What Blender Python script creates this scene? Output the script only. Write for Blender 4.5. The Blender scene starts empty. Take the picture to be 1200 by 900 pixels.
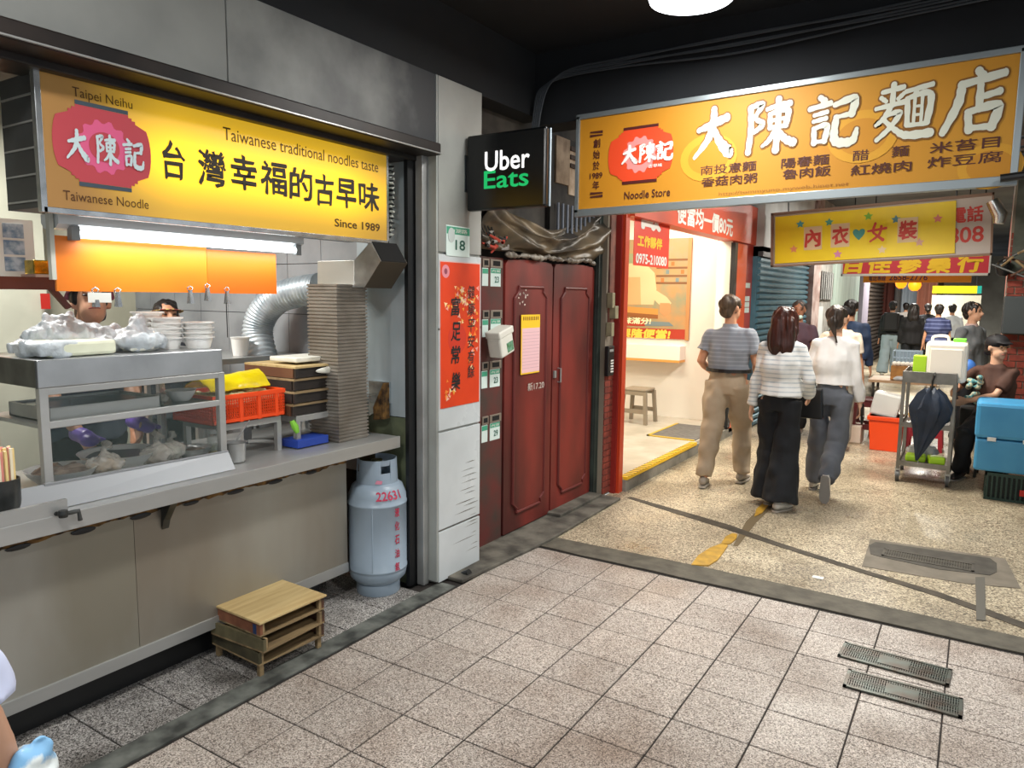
import bpy, math, random
import numpy as np
from mathutils import Vector, Matrix, noise
random.seed(7)
_tab = np.random.RandomState(5).rand(4096)*2-1
def vn(p):
    """smooth value noise for an array of points, -1..1"""
    i = np.floor(p).astype(np.int64); f = p-i; f = f*f*(3-2*f); r = 0
    for a in (0, 1):
        for b in (0, 1):
            for c in (0, 1):
                h = ((i[:, 0]+a)*73856093 ^ (i[:, 1]+b)*19349663 ^ (i[:, 2]+c)*83492791) & 4095
                r = r+_tab[h]*(f[:, 0] if a else 1-f[:, 0])*(f[:, 1] if b else 1-f[:, 1])*(f[:, 2] if c else 1-f[:, 2])
    return (r*1.2)[:, None]
PI = math.pi
C = bpy.context.scene.collection
scn = bpy.context.scene
def lin(h):
    h = h.lstrip('#'); r = [int(h[i:i+2], 16)/255 for i in (0, 2, 4)]
    return tuple((c/12.92 if c <= .04045 else ((c+.055)/1.055)**2.4) for c in r)
# ---------------------------------------------------------------- camera, world, lights, exposure
cd = bpy.data.cameras.new('camera'); cam = bpy.data.objects.new('camera', cd); C.objects.link(cam)
cd.sensor_width = 36; cd.lens = 855.4/1200*36; cd.clip_start = .03; cd.clip_end = 200
yaw, pitch, roll = .5677, .1198, .011
f0 = Vector((-math.sin(yaw), math.cos(yaw), 0)); r0 = Vector((math.cos(yaw), math.sin(yaw), 0)); u0 = Vector((0, 0, 1))
fw = f0*math.cos(pitch)-u0*math.sin(pitch); up = u0*math.cos(pitch)+f0*math.sin(pitch)
rt = r0*math.cos(roll)+up*math.sin(roll); up = up*math.cos(roll)-r0*math.sin(roll)
cam.matrix_world = Matrix(((rt.x, up.x, -fw.x, 0), (rt.y, up.y, -fw.y, 0), (rt.z, up.z, -fw.z, 1.62), (0, 0, 0, 1)))
scn.camera = cam
w = bpy.data.worlds.new('daylight'); scn.world = w; w.use_nodes = True
w.node_tree.nodes['Background'].inputs[0].default_value = (.86, .93, 1, 1)
w.node_tree.nodes['Background'].inputs[1].default_value = .95
scn.view_settings.view_transform = 'Standard'; scn.view_settings.look = 'None'
scn.view_settings.exposure = 0.0; scn.view_settings.gamma = 1
scn.view_settings.use_curve_mapping = False
def area(name, loc, size, power, color=(1, 1, 1), rot=(0, 0, 0), shape='SQUARE', sy=None):
    l = bpy.data.lights.new(name, 'AREA'); l.energy = power; l.color = color; l.size = size
    l.shape = shape
    if sy: l.shape = 'RECTANGLE'; l.size_y = sy
    o = bpy.data.objects.new(name, l); o.location = loc; o.rotation_euler = rot; C.objects.link(o); return o
# lamps of the arcade ceiling (the one in view has its fixture below; the others hang behind and beside the viewer)
area('arcade_lamp_light', (-1.23, 3.43, 2.93), .34, 36, (1, .98, .94), shape='DISK')
area('arcade_lamp_light', (-1.3, .5, 2.93), .34, 46, (1, .98, .94), shape='DISK')
area('arcade_lamp_light', (.9, 1.6, 2.93), .34, 40, (1, .98, .94), shape='DISK')
# kitchen ceiling light, shop ceiling panels, lights over the lane without fixtures
area('kitchen_light', (-3.9, 1.6, 2.6), 1.0, 62, (1, .98, .93), sy=.3)
area('shop_light', (-3.3, 6.6, 2.7), 1.0, 44, (1, .91, .74), sy=.5)
area('shop_light', (-3.2, 8.1, 2.7), .8, 30, (1, .91, .74), sy=.5)
area('lane_light', (-.9, 7.2, 2.85), .5, 115, (1, .95, .85))
area('lane_light', (-.6, 4.95, 2.95), .4, 55, (1, .97, .92))  # added light behind the gold sign, brightens the walkers' backs
area('lane_light', (-.9, 10.2, 3.1), .6, 40, (1, .96, .88))  # added light with no lamp to it, brightens the red sign board
area('lane_light', (-.9, 13.6, 3.0), .8, 230, (1, .95, .85))
area('lane_light', (-1.2, 19, 3.0), .8, 240, (1, .96, .88))

# ---------------------------------------------------------------- materials
MATS = {}
def M(name, c, rough=.5, metal=0, c2=None, scale=8, mix=.5, bump=0, bscale=None, stretch=(1, 1, 1), emit=None, es=0, alpha=None, trans=0, spec=None, detail=4, ior=1.45, lo=.35, hi=.65, rvar=0):
    if name in MATS: return MATS[name]
    m = bpy.data.materials.new(name); m.use_nodes = True; MATS[name] = m
    nt = m.node_tree; b = nt.nodes['Principled BSDF']; L = nt.links.new
    c = lin(c) if isinstance(c, str) else c
    b.inputs['Base Color'].default_value = (*c, 1); b.inputs['Roughness'].default_value = rough; b.inputs['Metallic'].default_value = metal
    if spec is not None: b.inputs['Specular IOR Level'].default_value = spec
    if trans: b.inputs['Transmission Weight'].default_value = trans; b.inputs['IOR'].default_value = ior
    if alpha is not None: b.inputs['Alpha'].default_value = alpha
    tc = nt.nodes.new('ShaderNodeTexCoord'); mp = nt.nodes.new('ShaderNodeMapping'); mp.inputs['Scale'].default_value = stretch
    L(tc.outputs['Object'], mp.inputs[0])
    if c2 is not None:
        c2 = lin(c2) if isinstance(c2, str) else c2
        n = nt.nodes.new('ShaderNodeTexNoise'); n.inputs['Scale'].default_value = scale; n.inputs['Detail'].default_value = detail
        r = nt.nodes.new('ShaderNodeMapRange'); r.inputs[1].default_value = lo; r.inputs[2].default_value = hi
        r.inputs[3].default_value = 0; r.inputs[4].default_value = mix*2
        r.clamp = True
        x = nt.nodes.new('ShaderNodeMix'); x.data_type = 'RGBA'; x.inputs[6].default_value = (*c, 1); x.inputs[7].default_value = (*c2, 1)
        L(mp.outputs[0], n.inputs['Vector']); L(n.outputs['Fac'], r.inputs[0]); L(r.outputs[0], x.inputs[0]); L(x.outputs[2], b.inputs['Base Color'])
        m['mixnode'] = x.name
    if rvar:
        n = nt.nodes.new('ShaderNodeTexNoise'); n.inputs['Scale'].default_value = 3; n.inputs['Detail'].default_value = 6
        r = nt.nodes.new('ShaderNodeMapRange'); r.inputs[3].default_value = max(.05, rough-rvar); r.inputs[4].default_value = rough+rvar
        L(mp.outputs[0], n.inputs['Vector']); L(n.outputs['Fac'], r.inputs[0]); L(r.outputs[0], b.inputs['Roughness'])
    if bump:
        n = nt.nodes.new('ShaderNodeTexNoise'); n.inputs['Scale'].default_value = bscale or scale; n.inputs['Detail'].default_value = 5
        bp = nt.nodes.new('ShaderNodeBump'); bp.inputs['Strength'].default_value = bump; bp.inputs['Distance'].default_value = .01
        L(mp.outputs[0], n.inputs['Vector']); L(n.outputs['Fac'], bp.inputs['Height']); L(bp.outputs[0], b.inputs['Normal'])
    if emit is not None:
        e = lin(emit) if isinstance(emit, str) else emit
        b.inputs['Emission Color'].default_value = (*e, 1); b.inputs['Emission Strength'].default_value = es
    return m
def speckle(name, c, chips, stain=None, sscale=1.5, dens=160, rough=.45, rand=.0, dark='#6b615a', darkamt=.36):
    """terrazzo: pale chips in a darker ground, dark grains and broad stains"""
    m = bpy.data.materials.new(name); m.use_nodes = True; MATS[name] = m
    nt = m.node_tree; b = nt.nodes['Principled BSDF']; L = nt.links.new; N = nt.nodes.new
    b.inputs['Roughness'].default_value = rough
    tc = N('ShaderNodeTexCoord'); geo = N('ShaderNodeNewGeometry')
    v = N('ShaderNodeTexVoronoi'); v.inputs['Scale'].default_value = dens; L(geo.outputs['Position'], v.inputs['Vector'])
    sep = N('ShaderNodeSeparateColor'); L(v.outputs['Color'], sep.inputs[0])
    cr = N('ShaderNodeValToRGB'); L(sep.outputs[0], cr.inputs[0]); cr.color_ramp.interpolation = 'CONSTANT'
    e = cr.color_ramp.elements; e[0].position = 0; e[0].color = (*lin(dark), 1); e[1].position = darkamt*.55; e[1].color = (*lin(c), 1)
    x = e.new(darkamt+.25); x.color = (*lin(chips), 1); x = e.new(.93); x.color = (*[min(1, q*1.25) for q in lin(chips)], 1)
    out = cr.outputs[0]
    if stain:
        n = N('ShaderNodeTexNoise'); n.inputs['Scale'].default_value = sscale; n.inputs['Detail'].default_value = 6; L(geo.outputs['Position'], n.inputs['Vector'])
        mr = N('ShaderNodeMapRange'); mr.inputs[1].default_value = .46; mr.inputs[2].default_value = .72; mr.inputs[4].default_value = .85
        mx = N('ShaderNodeMix'); mx.data_type = 'RGBA'; mx.blend_type = 'MULTIPLY'; mx.inputs[7].default_value = (*lin(stain), 1)
        L(n.outputs['Fac'], mr.inputs[0]); L(mr.outputs[0], mx.inputs[0]); L(out, mx.inputs[6]); out = mx.outputs[2]
    if rand:
        oi = N('ShaderNodeObjectInfo'); mr = N('ShaderNodeMapRange'); mr.inputs[3].default_value = 1-rand; mr.inputs[4].default_value = 1+rand*.5
        hs = N('ShaderNodeHueSaturation'); L(oi.outputs['Random'], mr.inputs[0]); L(mr.outputs[0], hs.inputs['Value']); L(out, hs.inputs['Color']); out = hs.outputs[0]
    L(out, b.inputs['Base Color'])
    n2 = N('ShaderNodeTexNoise'); n2.inputs['Scale'].default_value = 2.5; n2.inputs['Detail'].default_value = 5; L(geo.outputs['Position'], n2.inputs['Vector'])
    r2 = N('ShaderNodeMapRange'); r2.inputs[1].default_value = .3; r2.inputs[2].default_value = .7; r2.inputs[3].default_value = rough-.13; r2.inputs[4].default_value = rough+.2
    L(n2.outputs['Fac'], r2.inputs[0]); L(r2.outputs[0], b.inputs['Roughness'])
    return m
def stripes(name, c, c2, period, duty=.3, axis=2, rough=.8, jitter=0):
    m = bpy.data.materials.new(name); m.use_nodes = True; nt = m.node_tree; b = nt.nodes['Principled BSDF']; L = nt.links.new; N = nt.nodes.new
    b.inputs['Roughness'].default_value = rough
    tc = N('ShaderNodeTexCoord'); s = N('ShaderNodeSeparateXYZ'); L(tc.outputs['Object'], s.inputs[0])
    a = N('ShaderNodeMath'); a.operation = 'MULTIPLY'; a.inputs[1].default_value = 1/period; L(s.outputs[axis], a.inputs[0])
    f = N('ShaderNodeMath'); f.operation = 'FRACT'; L(a.outputs[0], f.inputs[0])
    g = N('ShaderNodeMath'); g.operation = 'LESS_THAN'; g.inputs[1].default_value = duty; L(f.outputs[0], g.inputs[0])
    x = N('ShaderNodeMix'); x.data_type = 'RGBA'; x.inputs[6].default_value = (*lin(c), 1); x.inputs[7].default_value = (*lin(c2), 1)
    if jitter:
        n = N('ShaderNodeTexNoise'); n.inputs['Scale'].default_value = 14; L(tc.outputs['Object'], n.inputs['Vector'])
        mm = N('ShaderNodeMath'); mm.operation = 'MULTIPLY'; L(g.outputs[0], mm.inputs[0]); L(n.outputs['Fac'], mm.inputs[1]); g = mm
    L(g.outputs[0], x.inputs[0]); L(x.outputs[2], b.inputs['Base Color']); MATS[name] = m; return m
steel = M('brushed_steel', '#b9bab8', .36, .6, '#a0a19f', 6, .4, bump=.06, bscale=30, stretch=(1, .15, 1), rvar=.12)
steel_panel = M('stained_steel_panel', '#a9a8a1', .42, .55, '#86806f', 2.2, .4, stretch=(1, 1, .35), bump=.03, bscale=10, rvar=.1)
steel_dark = M('dark_steel', '#5d5f5e', .4, .8, '#3c3d3c', 8)
alum = M('bright_aluminium', '#cfd2d3', .25, .9, '#a9adaf', 12, bump=.05)
tub = M('aluminium_duct', '#cfd8dd', .42, .45, '#a9b5bd', 14)
greasy = M('greasy_panel', '#8c8b84', .55, .1, '#5c5c57', 1.6, .5, detail=7)
fascia = M('fascia_paint', '#8d8f8b', .6, 0, '#6c6e6c', 1.4, .45, detail=6)
soot = M('sooty_paint', '#101316', .8, 0, '#181c20', 2)
black_ceil = M('black_ceiling', '#0b0e12', .85, 0, '#101419', 3)
rail_m = M('rail_brown', '#141110', .45, .2, '#2a221e', 6)
white_tile = M('white_glazed_tile', '#d3d8d8', .25, 0, '#c2c7c6', 4)
green_tile = M('pale_green_wall', '#8fa08c', .5, 0, '#5d6a4c', 5)
grey_tile = M('grey_kitchen_tile', '#a5a9ac', .35, 0, '#84888c', 3)
cream_wall = M('cream_wall', '#d5d2bc', .6, 0, '#c2bfa8', 3)
grout = M('grout', '#2c2622', .9, 0, '#1f1a17', 20)
tile_m = speckle('terrazzo_tile', '#a3998f', '#c6bdb4', '#b8a596', 1.6, 250, .5, .10, dark='#655b54', darkamt=.42)
tile_lo = speckle('terrazzo_tile_dirty', '#94908c', '#c7c4c0', '#6c665e', 3.5, 230, .5, .15, dark='#3c3936', darkamt=.42)
slab_m = speckle('street_terrazzo', '#a59780', '#cdc1a6', '#776b5a', .9, 130, .36, 0, dark='#655a49', darkamt=.4)
conc = M('dark_concrete', '#6a665c', .75, 0, '#3b3832', 7, .5, bump=.2, bscale=40)
conc2 = M('pale_concrete', '#8d8a80', .8, 0, '#6d6a61', 6, .5, bump=.2, bscale=40)
channel_m = M('channel_mortar', '#6e716b', .7, 0, '#343633', 9, .5, bump=.2, bscale=40)
sign_y = M('sign_face_gold', '#eda216', .4, 0, '#e6a92c', 3)
gold = M('gold_sign_plain', '#e3b21b', .4)
red_door = M('red_door_paint', '#802a22', .5, 0, '#451612', 2.4, .5, stretch=(1, 1, .4), bump=.06, bscale=20, rvar=.1)
red_dark = M('red_frame_paint', '#5e2420', .6, 0, '#40302a', 5)
orange_red = M('orange_red_metal', '#c2401f', .4)
crimson = M('crimson_metal', '#8f231f', .4)
brick_m = M('brick', '#8c3a2a', .8, 0, '#6a2b21', 12, .5, bump=.2, bscale=60)
mortar = M('mortar', '#8a7f70', .9)
tarp_m = M('greasy_brown_tarp', '#7c6b52', .42, 0, '#2f2921', 4, .5, spec=.6)
wood_l = M('light_plywood', '#cdb682', .6, 0, '#b59a68', 5, .5, stretch=(6, .6, 6))
wood_d = M('dark_aged_wood', '#5b3a28', .7, 0, '#3a281d', 6, .5, stretch=(4, .5, 4))
wood_m = M('grey_aged_wood', '#9d8660', .7, 0, '#6f5c41', 6, .5, stretch=(4, .5, 4))
white_pl = M('white_plastic', '#e6e6e2', .4)
bagm = M('thin_white_bag', '#d3dade', .3, 0, '#bcc5cc', 8, alpha=.8, bump=1.0, bscale=40)
clearbag = M('clear_bag', '#d7d3cc', .25, 0, '#b7ae9f', 8, alpha=.45, bump=.6, bscale=25)
foam = M('foam_white', '#e4e3da', .8, 0, '#d6d5c8', 9)
blackm = M('black_plastic', '#141516', .4)
black_void = M('dark_recess', '#0a0a0a', .9)
glass = M('cabinet_glass', '#6f7f7c', .03, 0, alpha=.10, spec=.6)
white_paint = M('white_paint', '#e9e4d8', .6)
white_p2 = M('print_white', '#e2e2da', .6)
cream_print = M('print_cream', '#ecd9a0', .6)
pr_black = M('print_black', '#1d1a1a', .6)
pr_brown = M('print_brown', '#4a2608', .6)
pr_red = M('print_red', '#c2291f', .6)
pr_green = M('print_green', '#1c8a63', .6)
pr_yel = M('print_yellow', '#f0c01e', .6)
shutter_blue = M('blue_shutter', '#4d7686', .45, .3, '#3f6472', 4)
shutter_brown = M('brown_shutter', '#6b6058', .5, .3, '#544a43', 4)
plastic_orange = M('orange_plastic', '#ee4a14', .35)
cyl_grey = M('cylinder_grey_blue', '#9fb0bf', .35, 0, '#90a1b0', 3, rvar=.08)
skin = M('skin', '#c99473', .5, 0, '#b98263', 10)
skin2 = M('skin_pale', '#dcae90', .5, 0, '#cf9c7e', 10)
hair_blk = M('black_hair', '#15110f', .45, 0, '#241b17', 40, stretch=(1, 1, .12), bump=.6, bscale=60)
hair_brn = M('auburn_hair', '#4a1f12', .35, 0, '#2a120c', 40, stretch=(1, 1, .1), bump=.7, bscale=70)
hair_dk = M('dark_brown_hair', '#3a2a1c', .5, 0, '#241a12', 40, stretch=(1, 1, .3), bump=.6, bscale=60)
lips_m = M('lips', '#9c5548', .5)
tube_e = M('fluorescent_tube', '#ffffff', .4, emit='#f4fbff', es=6)
lamp_e = M('lamp_diffuser', '#ffffff', .4, emit='#f4f8ff', es=6)
panel_e = M('shop_lamp_panel', '#ffffff', .4, emit='#fff2d8', es=3)

# ---------------------------------------------------------------- mesh builder
class B:
    def __init__(s): s.v = []; s.f = []
    def add(s, vs, fs):
        k = len(s.v); s.v += [Vector(p) for p in vs]; s.f += [tuple(i+k for i in f) for f in fs]; return s
    def box(s, a, b, rz=0, piv=None):
        x0, y0, z0 = [min(a[i], b[i]) for i in range(3)]; x1, y1, z1 = [max(a[i], b[i]) for i in range(3)]
        vs = [Vector(p) for p in ((x0, y0, z0), (x1, y0, z0), (x1, y1, z0), (x0, y1, z0), (x0, y0, z1), (x1, y0, z1), (x1, y1, z1), (x0, y1, z1))]
        if rz:
            p = Vector(piv) if piv else Vector(((x0+x1)/2, (y0+y1)/2, 0)); R = Matrix.Rotation(rz, 3, 'Z')
            vs = [R @ (q-Vector((p.x, p.y, 0)))+Vector((p.x, p.y, 0)) for q in vs]
        return s.add(vs, [(3, 2, 1, 0), (4, 5, 6, 7), (0, 1, 5, 4), (1, 2, 6, 5), (2, 3, 7, 6), (3, 0, 4, 7)])
    def cbox(s, c, d, R=None):
        vs = []
        for z in (-1, 1):
            for x, y in ((-1, -1), (1, -1), (1, 1), (-1, 1)):
                q = Vector((x*d[0]/2, y*d[1]/2, z*d[2]/2)); vs.append(Vector(c)+(R @ q if R else q))
        return s.add(vs, [(3, 2, 1, 0), (4, 5, 6, 7), (0, 1, 5, 4), (1, 2, 6, 5), (2, 3, 7, 6), (3, 0, 4, 7)])
    def prism(s, poly, d):
        """closed polygon of 3-D points pushed along vector d"""
        n = len(poly); d = Vector(d); p = [Vector(q) for q in poly]
        nn = sum(((p[i]).cross(p[(i+1) % n]) for i in range(n)), Vector())
        if nn.dot(d) > 0: p = p[::-1]
        k = [q+d for q in p]
        return s.add(p+k, [tuple(range(n)), tuple(range(2*n-1, n-1, -1))]+[(i, i+n, (i+1) % n+n, (i+1) % n) for i in range(n)])
    def tube(s, pts, r, n=10, ref=None, caps=True):
        """tube through points; r is a number, a list, or a list of (a, b) half widths (a along ref)"""
        pts = [Vector(p) for p in pts]; m = len(pts)
        if not isinstance(r, (list, tuple)): r = [r]*m
        if isinstance(r, tuple): r = [r]*m
        ref = Vector(ref) if ref else None; prev = None; vs = []
        for i, p in enumerate(pts):
            t = (pts[min(i+1, m-1)]-pts[max(i-1, 0)]).normalized()
            if ref is not None: a = ref-t*ref.dot(t)
            elif prev is None:
                q = Vector((0, 0, 1)) if abs(t.z) < .9 else Vector((1, 0, 0)); a = q-t*q.dot(t)
            else: a = prev-t*prev.dot(t)
            a.normalize(); prev = a; b = t.cross(a)
            ra, rb = r[i] if isinstance(r[i], (tuple, list)) else (r[i], r[i])
            for k in range(n):
                w = 2*PI*k/n; vs.append(p+a*ra*math.cos(w)+b*rb*math.sin(w))
        fs = [(i*n+k, i*n+(k+1) % n, (i+1)*n+(k+1) % n, (i+1)*n+k) for i in range(m-1) for k in range(n)]
        if caps: fs += [tuple(range(n-1, -1, -1)), tuple(range((m-1)*n, m*n))]
        return s.add(vs, fs)
    def lathe(s, prof, c=(0, 0, 0), n=24, axis=None, sx=1, sy=1):
        """profile of (radius, height) about a vertical axis through c"""
        vs = []; m = len(prof)
        for r, z in prof:
            for k in range(n):
                w = 2*PI*k/n; vs.append(Vector(c)+Vector((r*sx*math.cos(w), r*sy*math.sin(w), z)))
        fs = [(i*n+k, i*n+(k+1) % n, (i+1)*n+(k+1) % n, (i+1)*n+k) for i in range(m-1) for k in range(n)]
        if prof[0][0] > 1e-4: fs.append(tuple(range(n-1, -1, -1)))
        if prof[-1][0] > 1e-4: fs.append(tuple(range((m-1)*n, m*n)))
        return s.add(vs, fs)
    def ball(s, c, r, n=14, m=8, R=None):
        r = r if isinstance(r, (tuple, list)) else (r, r, r); vs = []
        for i in range(m+1):
            a = PI*i/m-PI/2
            for k in range(n):
                w = 2*PI*k/n; q = Vector((r[0]*math.cos(a)*math.cos(w), r[1]*math.cos(a)*math.sin(w), r[2]*math.sin(a)))
                vs.append(Vector(c)+(R @ q if R else q))
        return s.add(vs, [(i*n+k, i*n+(k+1) % n, (i+1)*n+(k+1) % n, (i+1)*n+k) for i in range(m) for k in range(n)])
    def grid(s, fn, nu, nv, th=0, nrm=None):
        """surface fn(u,v); th gives it thickness along nrm"""
        P = [Vector(fn(i/nu, j/nv)) for i in range(nu+1) for j in range(nv+1)]
        q = lambda i, j: i*(nv+1)+j
        F = [(q(i, j), q(i+1, j), q(i+1, j+1), q(i, j+1)) for i in range(nu) for j in range(nv)]
        if not th: return s.add(P, F)
        N = len(P); d = Vector(nrm)*th; P2 = [p-d for p in P]
        F2 = F+[tuple(k+N for k in f[::-1]) for f in F]
        for i in range(nu): F2 += [(q(i, 0)+N, q(i+1, 0)+N, q(i+1, 0), q(i, 0)), (q(i, nv), q(i+1, nv), q(i+1, nv)+N, q(i, nv)+N)]
        for j in range(nv): F2 += [(q(0, j), q(0, j+1), q(0, j+1)+N, q(0, j)+N), (q(nu, j)+N, q(nu, j+1)+N, q(nu, j+1), q(nu, j))]
        return s.add(P+P2, F2)
    def xf(s, Mx):
        s.v = [Mx @ p for p in s.v]; return s
    def mesh(s, name):
        me = bpy.data.meshes.new(name); me.from_pydata(s.v, [], s.f); me.update(); return me
    def build(s, name, mat, parent=None, loc=None, bevel=0, smooth=False, kind=None, ang=40, vox=0, sm=2, warp=None):
        o0 = Vector(loc) if loc is not None else (world_loc(parent) if parent else Vector())
        s.v = [p-o0 for p in s.v]
        me = s.mesh(name)
        if vox: me = remesh(me, vox, sm)
        if warp:
            n_ = len(me.vertices); P_ = np.empty(n_*3, 'f'); N_ = np.empty(n_*3, 'f')
            me.vertices.foreach_get('co', P_); me.vertices.foreach_get('normal', N_)
            me.vertices.foreach_set('co', warp(P_.reshape(-1, 3), N_.reshape(-1, 3)).astype('f').ravel()); me.update()
        if smooth or vox:
            me.shade_smooth()
            if not vox: me.set_sharp_from_angle(angle=math.radians(ang))
        me.materials.append(mat)
        o = bpy.data.objects.new(name, me); C.objects.link(o)
        if parent: o.parent = parent
        else: o.location = o0
        if parent is not None and loc is not None: o.location = o0-world_loc(parent)
        if bevel:
            b = o.modifiers.new('bevel', 'BEVEL'); b.width = bevel; b.segments = 2; b.limit_method = 'ANGLE'; b.harden_normals = False
        if kind: o['kind'] = kind
        return o
def world_loc(o):
    p = Vector()
    while o: p = p+o.location; o = o.parent
    return p
side = bpy.data.scenes.new('workbench')   # meshes are shaped in an otherwise empty scene, removed at the end
def shaped(o):
    side.collection.objects.link(o); side.view_layers[0].update(); dg = side.view_layers[0].depsgraph
    return bpy.data.meshes.new_from_object(o.evaluated_get(dg), depsgraph=dg)
def remesh(me, vox, sm):
    o = bpy.data.objects.new('tmp', me)
    a = o.modifiers.new('r', 'REMESH'); a.mode = 'VOXEL'; a.voxel_size = vox
    if sm: b = o.modifiers.new('s', 'SMOOTH'); b.factor = .5; b.iterations = sm
    r = shaped(o); bpy.data.objects.remove(o); bpy.data.meshes.remove(me); return r
def thing(name, label, cat, loc=(0, 0, 0), group=None, rz=0):
    o = bpy.data.objects.new(name, None); o.empty_display_size = .1; C.objects.link(o); o.location = loc; o.rotation_euler.z = rz
    o['label'] = label; o['category'] = cat
    if group: o['group'] = group
    return o
def tag(o, label, cat, group=None):
    o['label'] = label; o['category'] = cat
    if group: o['group'] = group
    return o
def lab(o, s): o['label'] = s; return o
def copy_tree(o, parent=None):
    c = o.copy(); C.objects.link(c)
    if parent: c.parent = parent
    for ch in [k for k in scn.objects if k.parent == o]: copy_tree(ch, c)
    return c
def st(b, name, m, **k): return b.build(name, m, kind='structure', **k)
def text(s, c, u, v, w, h, mat, parent, bold=0, name='lettering', skew=0, th=.0015, rough=0, kind=None):
    """flat lettering fitted into a w x h rectangle centred on c; u runs to the right, v up"""
    cu = bpy.data.curves.new(name, 'FONT'); cu.body = s; cu.size = 1; cu.resolution_u = 3; cu.extrude = 0; cu.fill_mode = 'FRONT'
    o = bpy.data.objects.new('tmp', cu)
    me = shaped(o); bpy.data.objects.remove(o); bpy.data.curves.remove(cu)
    if bold:   # thicker strokes: the glyph laid again, nudged round a small ring, each a hair nearer
        V_ = [q.co.copy() for q in me.vertices]; F_ = [tuple(p.vertices) for p in me.polygons]; n_ = 8 if bold > .03 else 5; nv = []; nf = []
        for k in range(n_+1):
            d_ = Vector((bold*math.cos(2*PI*k/n_), bold*math.sin(2*PI*k/n_), 0)) if k < n_ else Vector()
            nf += [tuple(i+len(nv) for i in f) for f in F_]; nv += [q+d_+Vector((0, 0, k*.004)) for q in V_]
        bpy.data.meshes.remove(me); me = bpy.data.meshes.new(name); me.from_pydata(nv, [], nf); me.update()
    xs = [q.co.x+skew*q.co.y for q in me.vertices]; ys = [q.co.y for q in me.vertices]
    x0, x1, y0, y1 = min(xs), max(xs), min(ys), max(ys); u = Vector(u).normalized(); v = Vector(v).normalized(); n = u.cross(v)
    o0 = world_loc(parent) if parent else Vector(); c = Vector(c)
    for q, x in zip(me.vertices, xs):
        a = ((x-x0)/(x1-x0)-.5)*w; b = ((q.co.y-y0)/(y1-y0)-.5)*h
        if rough:
            k = noise.noise_vector(Vector((a, b, 0))*(9/h))*rough*h; a += k.x; b += k.y
        q.co = c+u*a+v*b+n*(th+q.co.z*.02)-o0
    me.name = name; me.materials.clear(); me.materials.append(mat)
    for p in me.polygons: p.material_index = 0
    t = bpy.data.objects.new(name, me); C.objects.link(t)
    if parent: t.parent = parent
    if kind: t['kind'] = kind
    return t
def flat(pts2, c, u, v, th=.001, off=.0008):
    """flat printed shape: 2-D outline in the plane (u, v) about c, a sliver thick"""
    u = Vector(u).normalized(); v = Vector(v).normalized(); n = u.cross(v); c = Vector(c)
    b = B(); b.prism([c+u*p[0]+v*p[1]+n*off for p in pts2], n*th); return b
BR = {
'大': [[(12, 58, 5), (45, 67, 8), (84, 78, 8)], [(50, 98, 7), (49, 70, 9), (37, 38, 8), (4, 4, 4)], [(50, 60, 6), (66, 32, 9), (90, 9, 12), (98, 13, 3)]],
'陳': [[(11, 90, 6), (13, 50, 6), (9, 4, 6)], [(12, 90, 5), (35, 93, 6), (22, 70, 4), (37, 56, 6), (20, 42, 4)], [(45, 82, 4), (68, 87, 5), (92, 88, 6)], [(52, 73, 5), (53, 46, 5)], [(52, 73, 4), (87, 77, 6), (84, 48, 6)], [(54, 60, 3.5), (84, 62, 3.5)], [(54, 47, 4), (84, 48, 4)], [(68, 100, 6), (69, 50, 6), (66, 3, 7)], [(65, 44, 5), (52, 24, 5), (38, 14, 3)], [(70, 42, 4), (84, 24, 7), (102, 15, 8)]],
'記': [[(22, 99, 5), (32, 90, 7)], [(2, 78, 5), (44, 85, 6)], [(12, 65, 4), (38, 69, 5)], [(11, 53, 4), (37, 57, 5)], [(13, 40, 5), (15, 10, 6)], [(13, 39, 4), (39, 43, 6), (35, 12, 6)], [(15, 13, 4), (36, 13, 4)], [(52, 80, 5), (90, 88, 8), (86, 58, 7)], [(56, 56, 4), (86, 60, 5)], [(57, 57, 6), (54, 22, 8), (62, 8, 9), (90, 8, 8), (98, 30, 4)]],
'麵': [[(12, 88, 4), (50, 93, 5)], [(32, 101, 5), (31, 62, 5)], [(10, 79, 4), (20, 71, 4)], [(51, 82, 4), (41, 73, 4)], [(2, 60, 4), (56, 67, 5)], [(28, 60, 5), (18, 42, 5), (3, 30, 3)], [(20, 46, 4), (46, 49, 5), (30, 24, 5), (6, 3, 4)], [(18, 38, 4), (40, 18, 5), (60, 7, 7), (102, 7, 8)], [(54, 84, 4), (100, 91, 5)], [(76, 88, 4), (69, 76, 4)], [(58, 72, 5), (60, 24, 5)], [(58, 72, 4), (97, 75, 6), (94, 25, 6)], [(60, 24, 4), (94, 24, 4)], [(71, 72, 3), (71, 26, 3)], [(84, 72, 3), (84, 26, 3)], [(71, 56, 2.5), (84, 56, 2.5)], [(71, 41, 2.5), (84, 41, 2.5)]],
'店': [[(54, 101, 6), (63, 89, 8)], [(26, 80, 6), (98, 91, 7)], [(29, 82, 7), (24, 50, 8), (1, 5, 6)], [(60, 77, 6), (60, 38, 7)], [(62, 57, 5), (93, 63, 6)], [(42, 36, 6), (46, 5, 7)], [(42, 35, 5), (90, 41, 8), (82, 7, 8)], [(46, 9, 5), (82, 9, 5)]],
'女': [[(42, 98, 6), (30, 56, 6), (46, 36, 5), (84, 6, 8)], [(74, 80, 6), (62, 36, 6), (14, 2, 4)], [(2, 58, 4), (50, 62, 6), (100, 68, 6)]],
}
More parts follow.
